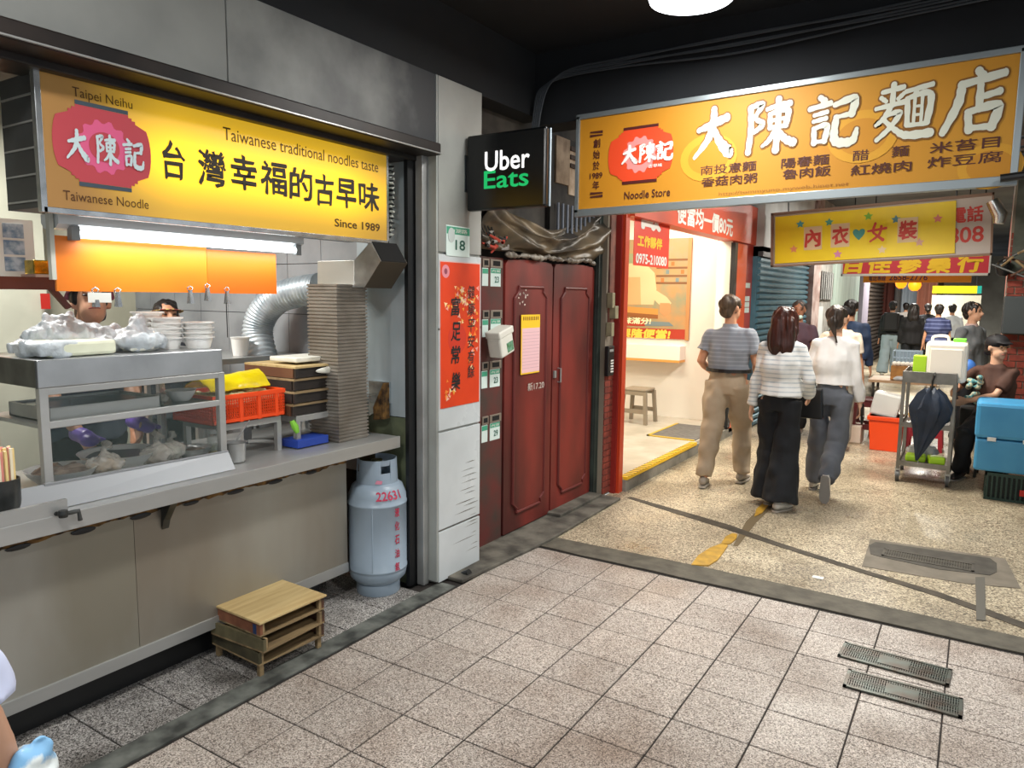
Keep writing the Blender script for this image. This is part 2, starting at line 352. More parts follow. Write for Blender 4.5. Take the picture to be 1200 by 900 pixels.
def brush(ch, c, w, h, u, v, mat, parent, fat=0, th=.0015, name='lettering'):
    """a brush-written character: tapering strokes with round ends in a w x h field"""
    u = Vector(u).normalized(); v = Vector(v).normalized(); n = u.cross(v); c = Vector(c); b = B()
    for i, s in enumerate(BR[ch]):
        P = [Vector((p[0], p[1], p[2])) for p in s]; S = spline(P, 8) if len(P) > 2 else [P[0].lerp(P[1], k/6) for k in range(7)]
        L_, R_ = [], []
        for k, p in enumerate(S):
            t = S[min(k+1, len(S)-1)]-S[max(k-1, 0)]; t.z = 0; t.normalize(); q = Vector((-t.y, t.x, 0)); r_ = p.z*(1+.10*math.sin(k*1.7+i))+fat
            L_.append(Vector((p.x, p.y, 0))+q*r_); R_.append(Vector((p.x, p.y, 0))-q*r_)
        t0 = (S[0]-S[1]); t0.z = 0; t0.normalize(); t1 = (S[-1]-S[-2]); t1.z = 0; t1.normalize()
        cap = lambda p, t, r_: [Vector((p.x, p.y, 0))+t*r_*.8*math.sin(a)+Vector((-t.y, t.x, 0))*r_*math.cos(a) for a in (PI*.75, PI*.5, PI*.25)]
        W_ = lambda q, z: c+u*((q.x/100-.5)*w)+v*((q.y/100-.5)*h)+n*(th+z)
        z = i*.00006; b.add([W_(q, z) for k in range(len(L_)) for q in (L_[k], R_[k])], [(2*k, 2*k+1, 2*k+3, 2*k+2) for k in range(len(L_)-1)])
        for p, t, r_ in ((S[0], t0, S[0].z+fat), (S[-1], t1, S[-1].z+fat)):
            e = [Vector((p.x, p.y, 0))+Vector((-t.y, t.x, 0))*r_*math.cos(a)+t*r_*.8*math.sin(a) for a in [k*PI/6 for k in range(7)]]
            b.add([W_(q, z+.00002) for q in e], [tuple(range(7))])
    return b.build(name, mat, parent)
def brushes(s, c, w, h, u, v, mat, parent, gap=.06, **k):
    m = len(s); cw = w/m
    for i, ch in enumerate(s): brush(ch, Vector(c)+Vector(u).normalized()*(i-(m-1)/2)*cw, cw*(1-gap), h, u, v, mat, parent, **k)
def spline(P, n):
    out = []
    for i in range(len(P)-1):
        p0, p1, p2, p3 = P[max(i-1, 0)], P[i], P[i+1], P[min(i+2, len(P)-1)]
        for k in range(n):
            s = k/n; out.append(.5*((2*p1)+(-p0+p2)*s+(2*p0-5*p1+4*p2-p3)*s*s+(-p0+3*p1-3*p2+p3)*s**3))
    return out+[P[-1]]
def textw(s, c, w, h, u, v, mat, parent, bold=0, **k): return text(s, c, u, v, w, h, mat, parent, bold, **k)
def ell(a, b, n=24, x=0, y=0): return [(x+a*math.cos(2*PI*k/n), y+b*math.sin(2*PI*k/n)) for k in range(n)]
def rect(a, b, x=0, y=0): return [(x-a, y-b), (x+a, y-b), (x+a, y+b), (x-a, y+b)]
# ================================================================ THE SETTING
XU, YU, ZU = (1, 0, 0), (0, 1, 0), (0, 0, 1)
TX, TY = .2947, .2768
def tx(i): return (i-8.037)*TX
def ty(j): return (j*.9393+6.877)*TX
b = B(); b.box((-2.56, -6, -.2), (7, 4.0, -.004)); floor = st(b, 'floor', grout)
far_floor = B().box((-2.56, -6, -.03), (7, ty(-6), 0)).box((tx(15), ty(-6), -.03), (7, 4.0, 0)).build('floor_slab', tile_m, floor, kind='stuff')
def tile(x0, y0, x1, y1, m, parent, z=0, dz=0):
    g = .003; b = B(); b.add([(x0+g, y0+g, z-.01), (x1-g, y0+g, z-.01), (x1-g, y1-g, z-.01), (x0+g, y1-g, z-.01),
                              (x0+g, y0+g, z-.002), (x1-g, y0+g, z-.002), (x1-g, y1-g, z-.002), (x0+g, y1-g, z-.002),
                              (x0+g+.002, y0+g+.002, z+dz), (x1-g-.002, y0+g+.002, z+dz), (x1-g-.002, y1-g-.002, z+dz), (x0+g+.002, y1-g-.002, z+dz)],
                             [(0, 1, 5, 4), (1, 2, 6, 5), (2, 3, 7, 6), (3, 0, 4, 7), (4, 5, 9, 8), (5, 6, 10, 9), (6, 7, 11, 10), (7, 4, 8, 11), (8, 9, 10, 11)])
    return b.build('tile', m, parent)
for i in range(0, 15):
    for j in range(-6, 7): tile(tx(i)+.012*(i == 0), ty(j), tx(i+1), min(ty(j+1), 3.985), tile_m, floor, dz=random.uniform(-.0008, .0008))
for j in range(-5, 3):
    for i in (-2, -3): tile(tx(i)+.19, ty(j)+.12, tx(i+1)+.19, ty(j+1)+.12, tile_lo, floor, dz=random.uniform(-.0008, .0008))
b = B(); b.box((-5.4, -6, -.2), (-2.56, 3.2, -.02)); st(b, 'floor', M('kitchen_floor', '#3a3a38', .6))
b = B(); pts = [(-2.508,1.090,0.000), (-2.470,1.428,0.000), (-2.419,1.801,0.000), (-2.477,2.221,0.000), (-2.489,2.631,0.000), (-2.403,3.086,0.000)]
L_ = [(p[0]-.045, p[1], 0) for p in pts]; R_ = [(p[0]+.05, p[1], 0) for p in pts]
b.box((-2.48, -3, -.03), (-2.37, 3.15, .0015)); st(b, 'floor_channel', channel_m)
# street slab beyond the kerb line, with joints, patches and repairs
b = B(); b.box((-2.5, 4.0, -.2), (7, 30, 0)); street = st(b, 'street_floor', slab_m)
b = B(); b.grid(lambda u, v: (-2.36+7*u, 3.99+.20*v+.03*math.sin(u*9)*v+.012*noise.noise(Vector((u*30, v*3, 0))), .004), 60, 2, .006, ZU); st(b, 'kerb_strip', M('kerb_mortar', '#625d51', .8, 0, '#4b473d', 9, bump=.2, bscale=50))
def strip(pts, ws, name, m, parent=None, z=.003, n=0):
    b = B(); P = [Vector((p[0], p[1], 0)) for p in pts]; l = []; r = []
    for i, p in enumerate(P):
        t = (P[min(i+1, len(P)-1)]-P[max(i-1, 0)]).normalized(); s = Vector((-t.y, t.x, 0)); l.append(p+s*ws[i]/2); r.append(p-s*ws[i]/2)
    b.prism([q+Vector((0, 0, z)) for q in r+l[::-1]], (0, 0, -z-.004)); return b.build(name, m, parent)
joint = M('joint_mortar', '#51493d', .8, 0, '#39342b', 12)
strip([(-2.307,5.409,0.000), (-1.788,5.225,0.000), (-1.428,5.098,0.000), (-1.063,4.929,-0.000), (-0.513,4.710,0.000), (-0.082,4.557,0.000), (0.350,4.321,0.000)], [.05, .09, .10, .07, .06, .07, .08], 'floor_joint', joint, street)
strip([(-1.249,4.720,0.000), (-1.301,5.306,0.000), (-1.302,5.956,0.000), (-1.330,6.886,0.000)], [.03, .07, .07, .05], 'floor_joint', M('joint_mortar_brown', '#6e5f45', .8), street, z=.002)
yel_m = M('yellow_road_paint', '#c69a2e', .6, 0, '#a37e2c', 14, bump=.2, bscale=60)
def blob(pts, name, m, z, parent, label=None):
    o = B().prism([(p[0], p[1], z) for p in pts], (0, 0, -z-.003)).build(name, m, parent)
    if label: o['label'] = label
    return o
blob([(-1.374,4.209,0.000), (-1.392,4.392,-0.000), (-1.374,4.575,0.000), (-1.338,4.699,-0.000), (-1.291,4.692,0.000), (-1.276,4.546,0.000), (-1.266,4.387,0.000), (-1.283,4.254,0.000)], 'yellow_paint', yel_m, .008, street, 'long yellow paint patch')
blob([(-1.338,4.699,-0.000), (-1.356,4.855,0.000), (-1.338,4.954,0.000), (-1.303,4.956,0.000), (-1.283,4.862,0.000), (-1.286,4.735,0.000)], 'yellow_paint', yel_m, .008, street)
blob([(-1.313,5.448,0.000), (-1.349,5.637,0.000), (-1.353,5.920,0.000), (-1.314,6.008,-0.000), (-1.295,5.786,0.000), (-1.288,5.571,0.000)], 'yellow_paint', yel_m, .008, street)
blob([(-0.521,5.384,0.000), (0.245,5.454,0.000), (0.306,4.920,-0.000), (0.035,4.826,0.000), (-0.499,4.787,-0.000)], 'patch', M('mortar_patch', '#7d7568', .75, 0, '#6b6457', 8, bump=.1, bscale=50), .0035, street, 'smooth grey mortar patch')
blob([(0.088,4.971,0.000), (0.135,5.003,0.000), (0.136,4.304,0.000), (0.096,4.288,0.000)], 'patch', M('mortar_trench', '#5d5a52', .8), .005, street, 'narrow filled trench')
b = B(); b.box((-5.4, 4.0, -.2), (-2.5, 5.3, .02)); st(b, 'door_threshold_base', conc)
b = B(); b.prism([(-2.62, 3.2, 0), (-2.36, 3.2, 0), (-2.30, 4.1, 0), (-2.33, 5.3, 0), (-2.62, 5.3, 0)], (0, 0, .022)); b.box((-2.62, 4.55, 0), (-2.47, 5.24, .045))
st(b, 'door_sill', conc, bevel=.006)
# stall side: fascia, upper wall, pillar
b = B(); b.box((-2.72, -3, 2.40), (-2.47, 1.845, 2.755)); st(b, 'wall_fascia', fascia, bevel=.002)
sm0 = M('fascia_stained', '#8d8f8b', .5, 0, '#22252a', 2.4, .5, detail=7)   # smoke stain grown over the panel towards the flue
nt = sm0.node_tree; N = nt.nodes.new; L = nt.links.new
nz = [q for q in nt.nodes if q.type == 'TEX_NOISE'][0]; mr = [q for q in nt.nodes if q.type == 'MAP_RANGE'][0]
tc = [q for q in nt.nodes if q.type == 'TEX_COORD'][0]; sp_ = N('ShaderNodeSeparateXYZ'); L(tc.outputs['Object'], sp_.inputs[0])
g1 = N('ShaderNodeMapRange'); g1.inputs[1].default_value = 1.9; g1.inputs[2].default_value = 3.0; g1.inputs[3].default_value = -.15; g1.inputs[4].default_value = .30; L(sp_.outputs[1], g1.inputs[0])
ad = N('ShaderNodeMath'); ad.operation = 'ADD'; L(nz.outputs['Fac'], ad.inputs[0]); L(g1.outputs[0], ad.inputs[1]); L(ad.outputs[0], mr.inputs[0]); mr.inputs[1].default_value = .36; mr.inputs[2].default_value = .74; mr.inputs[4].default_value = .95
b = B(); b.box((-2.72, 1.849, 2.38), (-2.468, 3.10, 2.755)); st(b, 'wall_fascia', sm0)
b = B(); b.box((-2.72, -3, 2.755), (-2.49, 4.25, 3.14)); st(b, 'wall_left', soot)
b = B(); b.box((-2.9, 3.60, 2.0), (-2.64, 5.4, 3.14)); st(b, 'wall_left', M('old_wall', '#4a443c', .85, 0, '#1e1c1a', 4))
pil = B().box((-2.8, 3.115, .86), (-2.475, 3.515, 2.755)).build('pillar', M('pillar_paint', '#9fa09b', .5, 0, '#a3a49f', 2, detail=6), kind='structure')
tm = M('marble_white_tile', '#c9cfd1', .3, 0, '#bcc2c4', 3, rvar=.1)
for z0, z1 in ((0.0, .30), (.303, .865), (.868, 1.43), (1.433, 1.84), (1.843, 2.755)):
    o = B().box((-2.475, 3.118, z0+.01), (-2.462, 3.512, z1)).build('tile', tm if z1 < 1.9 else M('pillar_panel', '#9c9d98', .45, 0, '#868782', 2.2, detail=6), pil, bevel=.002)
B().box((-2.8, 3.125, 0), (-2.475, 3.505, .86)).build('pillar_core', conc2, pil)
B().box((-2.53, 3.10, .02), (-2.464, 3.116, 2.755)).build('edge_panel', M('edge_panel', '#9fa39f', .5, 0, '#8a8d89', 3), pil)
# black streaks on the white tile
sm_ = M('grime', '#6f6b62', .8)
for k in range(16):
    z = .12+.035*k+random.uniform(-.01, .01); y1 = 3.505; ln = random.uniform(.05, .24)
    p = [(-.5*ln, 0), (0, random.uniform(-.002, .002)-.0015), (.5*ln, 0), (.2*ln, random.uniform(.001, .004)), (-.2*ln, .0015)]
    flat(p, (-2.462, y1-ln/2-random.uniform(0, .05), z), YU, ZU, th=.0004).build('streak', sm_, pil)
b = B(); b.box((-2.57, 3.055, 0), (-2.52, 3.10, 2.40)); st(b, 'post', steel, bevel=.004)
b = B(); b.box((-2.60, 3.0, .0), (-2.575, 3.06, 2.40)); st(b, 'post', blackm)  # shade of the gap beside the steel post, put in as a black strip
# ceiling and beam
b = B(); b.box((-2.72, -6, 3.14), (7, 4.2, 3.3)); st(b, 'ceiling', black_ceil)
b = B(); b.box((-2.49, 4.14, 2.70), (7, 4.36, 3.3)); st(b, 'ceiling_beam', black_ceil)
# rail and shutter box over the stall
b = B(); b.box((-2.60, -3, 2.345), (-2.43, 3.10, 2.405)); b.box((-2.72, -3, 2.32), (-2.56, 3.06, 2.36)); rail = st(b, 'awning_rail', rail_m, bevel=.006)
b = B(); b.tube([(-2.425, -3, 2.352), (-2.425, 3.1, 2.352)], .004, 6).build('rail_edge', steel, rail)
# kitchen shell
b = B(); b.box((-5.3, 3.05, 0), (-2.60, 3.10, 2.9)); ew = st(b, 'wall_back', grout)
for i in range(8):
    for j in range(5):
        x1 = -2.98-i*.29; z0 = .60+j*.30
        if x1-.287 < -5.3: continue
        B().box((x1-.286, 3.035, z0), (x1, 3.05, z0+.296)).build('tile', grey_tile, ew)
B().box((-2.975, 3.03, .95), (-2.60, 3.05, 2.35)).build('steel_sheet', M('smoky_steel_sheet', '#b3bfc4', .45, .2, '#8f9b9f', 3, .5, stretch=(1, 1, .4), bump=.1, bscale=7), ew)
B().box((-2.975, 3.03, .0), (-2.60, 3.05, .945)).build('mossy_sheet', M('mossy_tile', '#70785c', .5, 0, '#4a5140', 6), ew)
b = B(); b.box((-5.4, -3, 0), (-5.2, 3.1, 2.9)); st(b, 'wall_left', cream_wall)
b = B(); b.box((-5.4, -3, 2.75), (-2.7, 3.1, 2.9)); st(b, 'ceiling', M('kitchen_ceiling', '#74746e', .6, 0, '#4f4f4b', 3))
b = B(); b.box((-5.2, 2.0, 0), (-4.95, 2.32, 2.75)); st(b, 'pillar', M('cream_tile_pillar', '#d3d3c0', .35, 0, '#c4c4b2', 4), bevel=.004)
b = B(); b.box((-5.2, 1.45, 0), (-5.0, 1.99, 2.75)); st(b, 'wall_left', M('orange_wall', '#e8924f', .6, 0, '#d98543', 3))
b = B(); b.box((-5.3, -3.1, 0), (-2.72, -3, 2.9)); st(b, 'wall_front', grey_tile)
# ---- red door wall, plane x = -2.58
b = B(); b.box((-2.66, 3.50, .02), (-2.59, 3.945, 1.86)); st(b, 'door_frame', red_dark, bevel=.003)
b = B(); b.box((-2.66, 5.235, .02), (-2.56, 5.30, 2.25)); b.box((-2.60, 5.24, .0), (-2.545, 5.30, 2.4)); st(b, 'door_frame', M('dark_green_post', '#2f3a34', .6, 0, '#1d2421', 5), bevel=.004)
b = B(); b.box((-2.75, 3.50, 0), (-2.67, 5.36, 2.2)); st(b, 'wall_left', blackm)
def door_leaf(n, y0, y1):
    b = B(); z0, z1 = .03, 1.85; x = -2.58
    # leaf with a gently arched head
    poly = [(x, y0+.004, z0), (x, y1-.004, z0), (x, y1-.004, z1-.03)]
    for k in range(9): t = k/8; poly.append((x, y1-.03-(y1-y0-.06)*t, z1+.012*math.sin(PI*t)))
    poly.append((x, y0+.004, z1-.03)); b.prism(poly, (-.05, 0, 0)); d = st(b, n, red_door, bevel=.002)
    # sunken panel with notched corners: raised moulding round it
    a0, a1, c0, c1 = y0+.11, y1-.10, z0+.12, z1-.17; q = .05
    out = [(a0+q, c0), (a1-q, c0), (a1-q, c0+q*.6), (a1, c0+q*1.4), (a1, c1-q*1.4), (a1-q, c1-q*.6), (a1-q, c1), (a0+q, c1), (a0+q, c1-q*.6), (a0, c1-q*1.4), (a0, c0+q*1.4), (a0+q, c0+q*.6)]
    B().prism([(x+.001, p[0], p[1]) for p in out], (.004, 0, 0)).build('panel', red_door, d, bevel=.002)
    B().tube([(x+.004, p[0], p[1]) for p in out+out[:1]], .011, 8).build('moulding', M('moulding_red', '#5f1f1b', .5), d)
    return d
d1 = door_leaf('door_1', 3.95, 4.575); d2 = door_leaf('door_2', 4.585, 5.235)
B().tube([(-2.575, 4.66, 1.10), (-2.55, 4.66, 1.10), (-2.55, 4.66, 1.0), (-2.575, 4.66, 1.0)], .006, 8).build('door_handle', steel, d2)
B().cbox((-2.572, 4.61, 1.06), (.012, .03, .05)).build('latch', steel, d1)
white_s = M('chalk_white', '#c9bfb4', .8)
text('新17.20', (-2.572,4.343,1.003), YU, ZU, .22, .055, white_s, d1, name='graffiti', rough=.03)
for k in range(14):
    a = random.uniform(0, 6.28); r_ = random.uniform(.02, .09); p = [(random.uniform(.3, 1)*.012*math.cos(q), random.uniform(.3, 1)*.012*math.sin(q)) for q in [i*1.05 for i in range(6)]]
    flat(p, (-2.575, 4.15+r_*math.cos(a)*1.2, 1.62+r_*math.sin(a)), YU, ZU, th=.0005).build('paint_chip', white_s, d1)
# ---- brick pillar and posts between the red door and the lit shop
bp_ = B().box((-2.62, 5.302, 0), (-2.505, 5.49, 2.5)).build('brick_pillar', mortar, kind='structure')
zz = .02; row = 0
while zz < 1.0:
    off = .0 if row % 2 else -.05; y = 5.304
    while y < 5.485:
        y2 = min(y+(.105 if y > 5.305 or not off else .055), 5.488)
        if y2-y > .02: B().box((-2.507, y, zz), (-2.496, y2-.006, zz+.045)).build('brick', brick_m, bp_)
        y = y2
    zz += .052; row += 1
B().box((-2.51, 5.33, 1.42), (-2.49, 5.42, 2.45)).build('board', M('peeling_board', '#8e5546', .7, 0, '#5f3b31', 8), bp_)
b = B(); b.box((-2.505, 5.45, .0), (-2.455, 5.52, 2.65)); st(b, 'trim_1', M('dull_red_post', '#8e2620', .45)); 
b = B(); b.box((-2.457, 5.475, .0), (-2.43, 5.55, 2.62)); st(b, 'trim_2', orange_red)
# ---- lit shop: raised floor, side wall with the mural, ceiling, lintel
b = B(); b.box((-5.4, 5.55, 0), (-2.43, 9.3, .12)); st(b, 'floor', M('shop_floor', '#c2bcae', .35, 0, '#aea898', 5))
b = B(); b.box((-2.43, 5.55, 0), (-2.40, 9.3, .10)); st(b, 'step', conc2)
es = B().box((-2.46, 5.56, .10), (-2.392, 7.35, .127)).build('step_edge', pr_yel, kind='structure')
for k in range(28):
    y = 5.58+k*.063; B().prism([(-2.461, y, .1275), (-2.391, y+.012, .1275), (-2.391, y+.03, .1275), (-2.461, y+.018, .1275)], (0, 0, .0012)).build('black_stripe', pr_black, es)
b = B(); b.box((-5.4, 8.8, .12), (-2.62, 8.95, 2.8)); st(b, 'wall_back', white_paint)
b = B(); b.box((-5.5, 5.4, 0), (-5.4, 9.3, 2.9)); st(b, 'wall_left', white_paint)
b = B(); b.box((-5.4, 5.38, 0), (-2.62, 5.5, 2.9)); st(b, 'wall_front', white_paint)
b = B(); b.box((-5.4, 5.4, 2.75), (-2.5, 9.3, 2.9)); st(b, 'ceiling', M('shop_ceiling', '#d8d4ca', .6))
b = B(); b.box((-2.62, 8.50, .0), (-2.42, 9.3, 2.3)); st(b, 'wall_left', M('shop_front_red', '#b03c2c', .4, 0, '#a23a34', 1.5))
b = B(); b.box((-2.44, 8.42, .12), (-2.39, 8.52, 2.25)); st(b, 'trim_3', blackm)
b = B(); b.box((-2.43, 8.52, .05), (-2.40, 8.95, 2.25)); st(b, 'trim_4', M('bright_orange_metal', '#e0551c', .4))
b = B(); b.box((-2.615, 8.485, .12), (-2.445, 8.498, 2.28)); st(b, 'wall_back', white_paint)
b = B(); b.box((-2.52, 8.55, .13), (-2.46, 8.80, 2.25)); st(b, 'wall_back', white_paint)
lintel = B().box((-2.56, 5.55, 2.27), (-2.39, 9.3, 2.72)).build('shop_lintel', M('lintel_red', '#dc4a1e', .45, 0, '#cc4e30', 1.2), kind='structure')
text('便當均一價80元', (-2.39, ((-2.390,6.538,2.386)[1]+(-2.390,8.241,2.444)[1])/2, (-2.390,7.405,2.396)[2]), YU, ZU, (-2.390,8.241,2.444)[1]-(-2.390,6.472,2.380)[1], .20, white_p2, lintel, .03, name='lettering')
# beyond: lane facades, x = -2.3
b = B(); b.box((-2.7, 9.3, 2.2), (-2.3, 12.4, 3.3)); st(b, 'wall_left', M('far_wall_white', '#c9cbca', .7, 0, '#b4b6b5', 3))
sh = B().box((-2.42, 9.3, 0), (-2.36, 12.35, 2.2)).build('shutter', shutter_blue, kind='structure')
for k in range(28):
    z = .02+k*.076; B().prism([(-2.36, 9.32, z), (-2.325, 9.32, z+.02), (-2.325, 9.32, z+.05), (-2.36, 9.32, z+.07)], (0, 3.0, 0)).build('slat', shutter_blue, sh)
B().box((-2.44, 9.3, 2.14), (-2.30, 12.35, 2.26)).build('shutter_box', M('shutter_box_grey', '#3c4144', .5), sh)
b = B(); b.box((-2.6, 12.35, 0), (-2.26, 12.95, 3.3)); st(b, 'pillar', M('pink_grey_pillar', '#a99a96', .6, 0, '#7f6660', 6))
dd = B().box((-2.5, 12.95, 0), (-2.35, 14.6, 3.3)).build('door_3', M('grey_wood_door', '#8b8a86', .6, 0, '#6c6a66', 6), kind='structure')
B().box((-2.35, 13.05, .1), (-2.32, 13.7, 1.5)).build('door_panel', M('pale_door', '#a7acac', .5), dd)
B().box((-2.35, 13.0, 1.62), (-2.31, 14.5, 2.1)).build('transom', steel_dark, dd)
for k in range(7): B().tube([(-2.30, 13.1+k*.2, 1.62), (-2.30, 13.1+k*.2, 2.1)], .012, 6).build('bar', M('bar_grey', '#9a9c9b', .5), dd)
b = B(); b.box((-2.55, 14.6, 0), (-2.3, 17.9, 3.3)); st(b, 'wall_left', M('green_grey_facade', '#9fb0a8', .6, 0, '#7c8d85', 2, stretch=(1, 3, .3)))
b = B(); b.box((-2.55, 17.9, 0), (-2.22, 18.9, 3.3)); st(b, 'pillar', M('mauve_post', '#8d8796', .6))
sh = B().box((-2.45, 18.9, 0), (-2.36, 24, 2.7)).build('shutter', shutter_brown, kind='structure')
for k in range(26):
    z = .02+k*.10; B().prism([(-2.36, 18.9, z), (-2.32, 18.9, z+.03), (-2.32, 18.9, z+.07), (-2.36, 18.9, z+.09)], (0, 5.1, 0)).build('slat', shutter_brown, sh)
b = B(); b.box((-2.6, 24, 0), (-2.3, 34, 3.3)); st(b, 'wall_left', M('far_dark_wall', '#4a4540', .8, 0, '#2a2724', 2))
b = B(); b.box((-2.4, 33, 0), (3, 33.2, 3.4)); st(b, 'wall_back', M('far_end_wall', '#a99f8c', .8, 0, '#857b6a', 1))
b = B(); b.box((-2.7, 5.4, 3.3), (1.2, 34, 3.4)); st(b, 'ceiling', M('lane_roof', '#5b5d5e', .7, 0, '#36383a', 1))
# ================================================================ THE NOODLE STALL
# ---- backlit sign over the stall
Y0, Y1, Z0, Z1 = 1.236, 2.864, 1.895, 2.325; SX = -2.60
t = thing('stall_sign', 'backlit golden box sign hung over the steel food stall, its lettering black', 'sign', (-2.73, 2.05, Z0))
b = B().box((-2.87, Y0, Z0), (SX-.012, Y1, Z1)); b.build('housing', M('sign_housing', '#4b4e50', .4, .3, '#3b3c3c', 4), t)
for k in range(5): B().box((-2.86, Y0-.004, Z0+.02+k*.085), (-2.62, Y0, Z0+.026+k*.085)).build('rib', steel, t)
b = B(); e = .018
b.box((SX-.02, Y0-.014, Z0-.02), (SX+.006, Y1+.014, Z0)); b.box((SX-.02, Y0-.014, Z1), (SX+.006, Y1+.014, Z1+.01)); b.box((SX-.02, Y0-.020, Z0-.02), (SX+.006, Y0, Z1)); b.box((SX-.02, Y1, Z0-.02), (SX+.006, Y1+.014, Z1))
b.build('frame', alum, t, bevel=.002)
m = bpy.data.materials.new('backlit_gold'); m.use_nodes = True; nt = m.node_tree; N = nt.nodes.new; L = nt.links.new; bs = nt.nodes['Principled BSDF']
g = N('ShaderNodeNewGeometry'); s = N('ShaderNodeSeparateXYZ'); L(g.outputs['Position'], s.inputs[0])
r1 = N('ShaderNodeMapRange'); r1.inputs[1].default_value = 1.3; r1.inputs[2].default_value = 1.75; r1.interpolation_type = 'SMOOTHSTEP'; L(s.outputs[1], r1.inputs[0])
r2 = N('ShaderNodeMapRange'); r2.inputs[1].default_value = 2.9; r2.inputs[2].default_value = 2.5; r2.inputs[3].default_value = .45; r2.interpolation_type = 'SMOOTHSTEP'; L(s.outputs[1], r2.inputs[0])
r3 = N('ShaderNodeMath'); r3.operation = 'SUBTRACT'; r3.inputs[1].default_value = 2.11; L(s.outputs[2], r3.inputs[0])
r4 = N('ShaderNodeMath'); r4.operation = 'ABSOLUTE'; L(r3.outputs[0], r4.inputs[0])
r5 = N('ShaderNodeMapRange'); r5.inputs[1].default_value = 0; r5.inputs[2].default_value = .2; r5.inputs[3].default_value = 1; r5.inputs[4].default_value = .28; r5.interpolation_type = 'SMOOTHSTEP'; L(r4.outputs[0], r5.inputs[0])
a = N('ShaderNodeMath'); a.operation = 'MULTIPLY'; L(r1.outputs[0], a.inputs[0]); L(r5.outputs[0], a.inputs[1])
a2 = N('ShaderNodeMath'); a2.operation = 'MULTIPLY'; L(a.outputs[0], a2.inputs[0]); L(r2.outputs[0], a2.inputs[1])
a3 = N('ShaderNodeMath'); a3.operation = 'MULTIPLY_ADD'; a3.inputs[1].default_value = 1.7; a3.inputs[2].default_value = .03; L(a2.outputs[0], a3.inputs[0])
bs.inputs['Base Color'].default_value = (*lin('#a07644'), 1); bs.inputs['Emission Color'].default_value = (*lin('#ffcc00'), 1); bs.inputs['Roughness'].default_value = .35
L(a3.outputs[0], bs.inputs['Emission Strength']); MATS['backlit_gold'] = m
B().box((SX-.012, Y0, Z0), (SX, Y1, Z1)).build('sign_face', m, t)
def S1(x, y): return None
def emblem(c, u, v, s, parent, red, dark, pink, white, sx=1.0):
    """the shop emblem: a lantern-shaped red crest with stepped corners, dark bars above and below, a pink cog and three white characters"""
    out = []
    q = [(.60, 1.0), (.60, .93), (.68, .93), (.68, .86), (.76, .86), (.76, .78)]
    for a in q: out.append(a)
    for k in range(1, 10):
        w = PI/2*(1-k/5)*.58*2/2; out.append((.72+.40*math.cos(w*1.0)**.9, .78*math.sin(w)/math.sin(PI/2*.58)*.98))
    for a in q[::-1]: out.append((a[0], -a[1]))
    out = out+[(-p[0], -p[1]) for p in out]
    B2 = flat([(p[0]*s*sx, p[1]*s) for p in out[::-1]], c, u, v); B2.build('crest', red, parent)
    for sg in (1, -1): flat(rect(.60*s*sx, .055*s, 0, sg*1.06*s), c, u, v).build('crest_bar', dark, parent)
    gear = []
    for k in range(24):
        for r_ in ((.74, .74) if k % 2 else (.64, .64)): gear.append((r_*s*math.cos(2*PI*(k+(.2 if len(gear) % 2 else -.2))/24), r_*s*.98*math.sin(2*PI*(k+(.2 if len(gear) % 2 else -.2))/24)))
    n_ = Vector(u).cross(Vector(v)).normalized()
    cc = Vector(c)+n_*.0012
    flat(gear, cc, u, v).build('cog', pink, parent)
    flat(ell(.42*s, .40*s), cc+n_*.0012, u, v).build('cog_centre', red, parent)
U1, V1 = YU, ZU
dkl = M('emblem_slate', '#3b4a56', .6)
emblem((-2.599,1.432,2.115), U1, V1, .126, t, M('emblem_red_a', '#b8404a', .5), dkl, M('emblem_pink_a', '#d95a86', .5), white_p2, sx=1.2)
brushes('大陳記', (-2.594,1.436,2.107),0.290, .100, U1, V1, M('glyph_pale', '#c5d6da', .5), t, gap=.22)
textw('Taipei Neihu', (-2.599,1.438,2.276),0.205, .040, U1, V1, pr_brown, t)
textw('Taiwanese Noodle', (-2.599,1.435,1.938),0.297, .032, U1, V1, pr_brown, t)
textw('Taiwanese traditional noodles taste', (-2.599,2.357,2.253),0.894, .050, U1, V1, pr_brown, t)
bsl = M('brush_slate', '#332b22', .6)
for ch, cw in (('台', ((-2.599,1.692,2.113),0.093)), ('灣', ((-2.599,1.854,2.107),0.123)), ('幸', ((-2.599,2.004,2.110),0.128)), ('福', ((-2.599,2.155,2.111),0.140)), ('的', ((-2.599,2.305,2.105),0.132)), ('古', ((-2.599,2.444,2.096),0.115)), ('早', ((-2.599,2.582,2.098),0.129)), ('味', ((-2.599,2.736,2.102),0.144))):
    textw(ch, cw[0], cw[1], .142, U1, V1, bsl, t, .022, rough=.05)
textw('Since 1989', (-2.599,2.657,1.956),0.309, .038, U1, V1, pr_brown, t, .02)
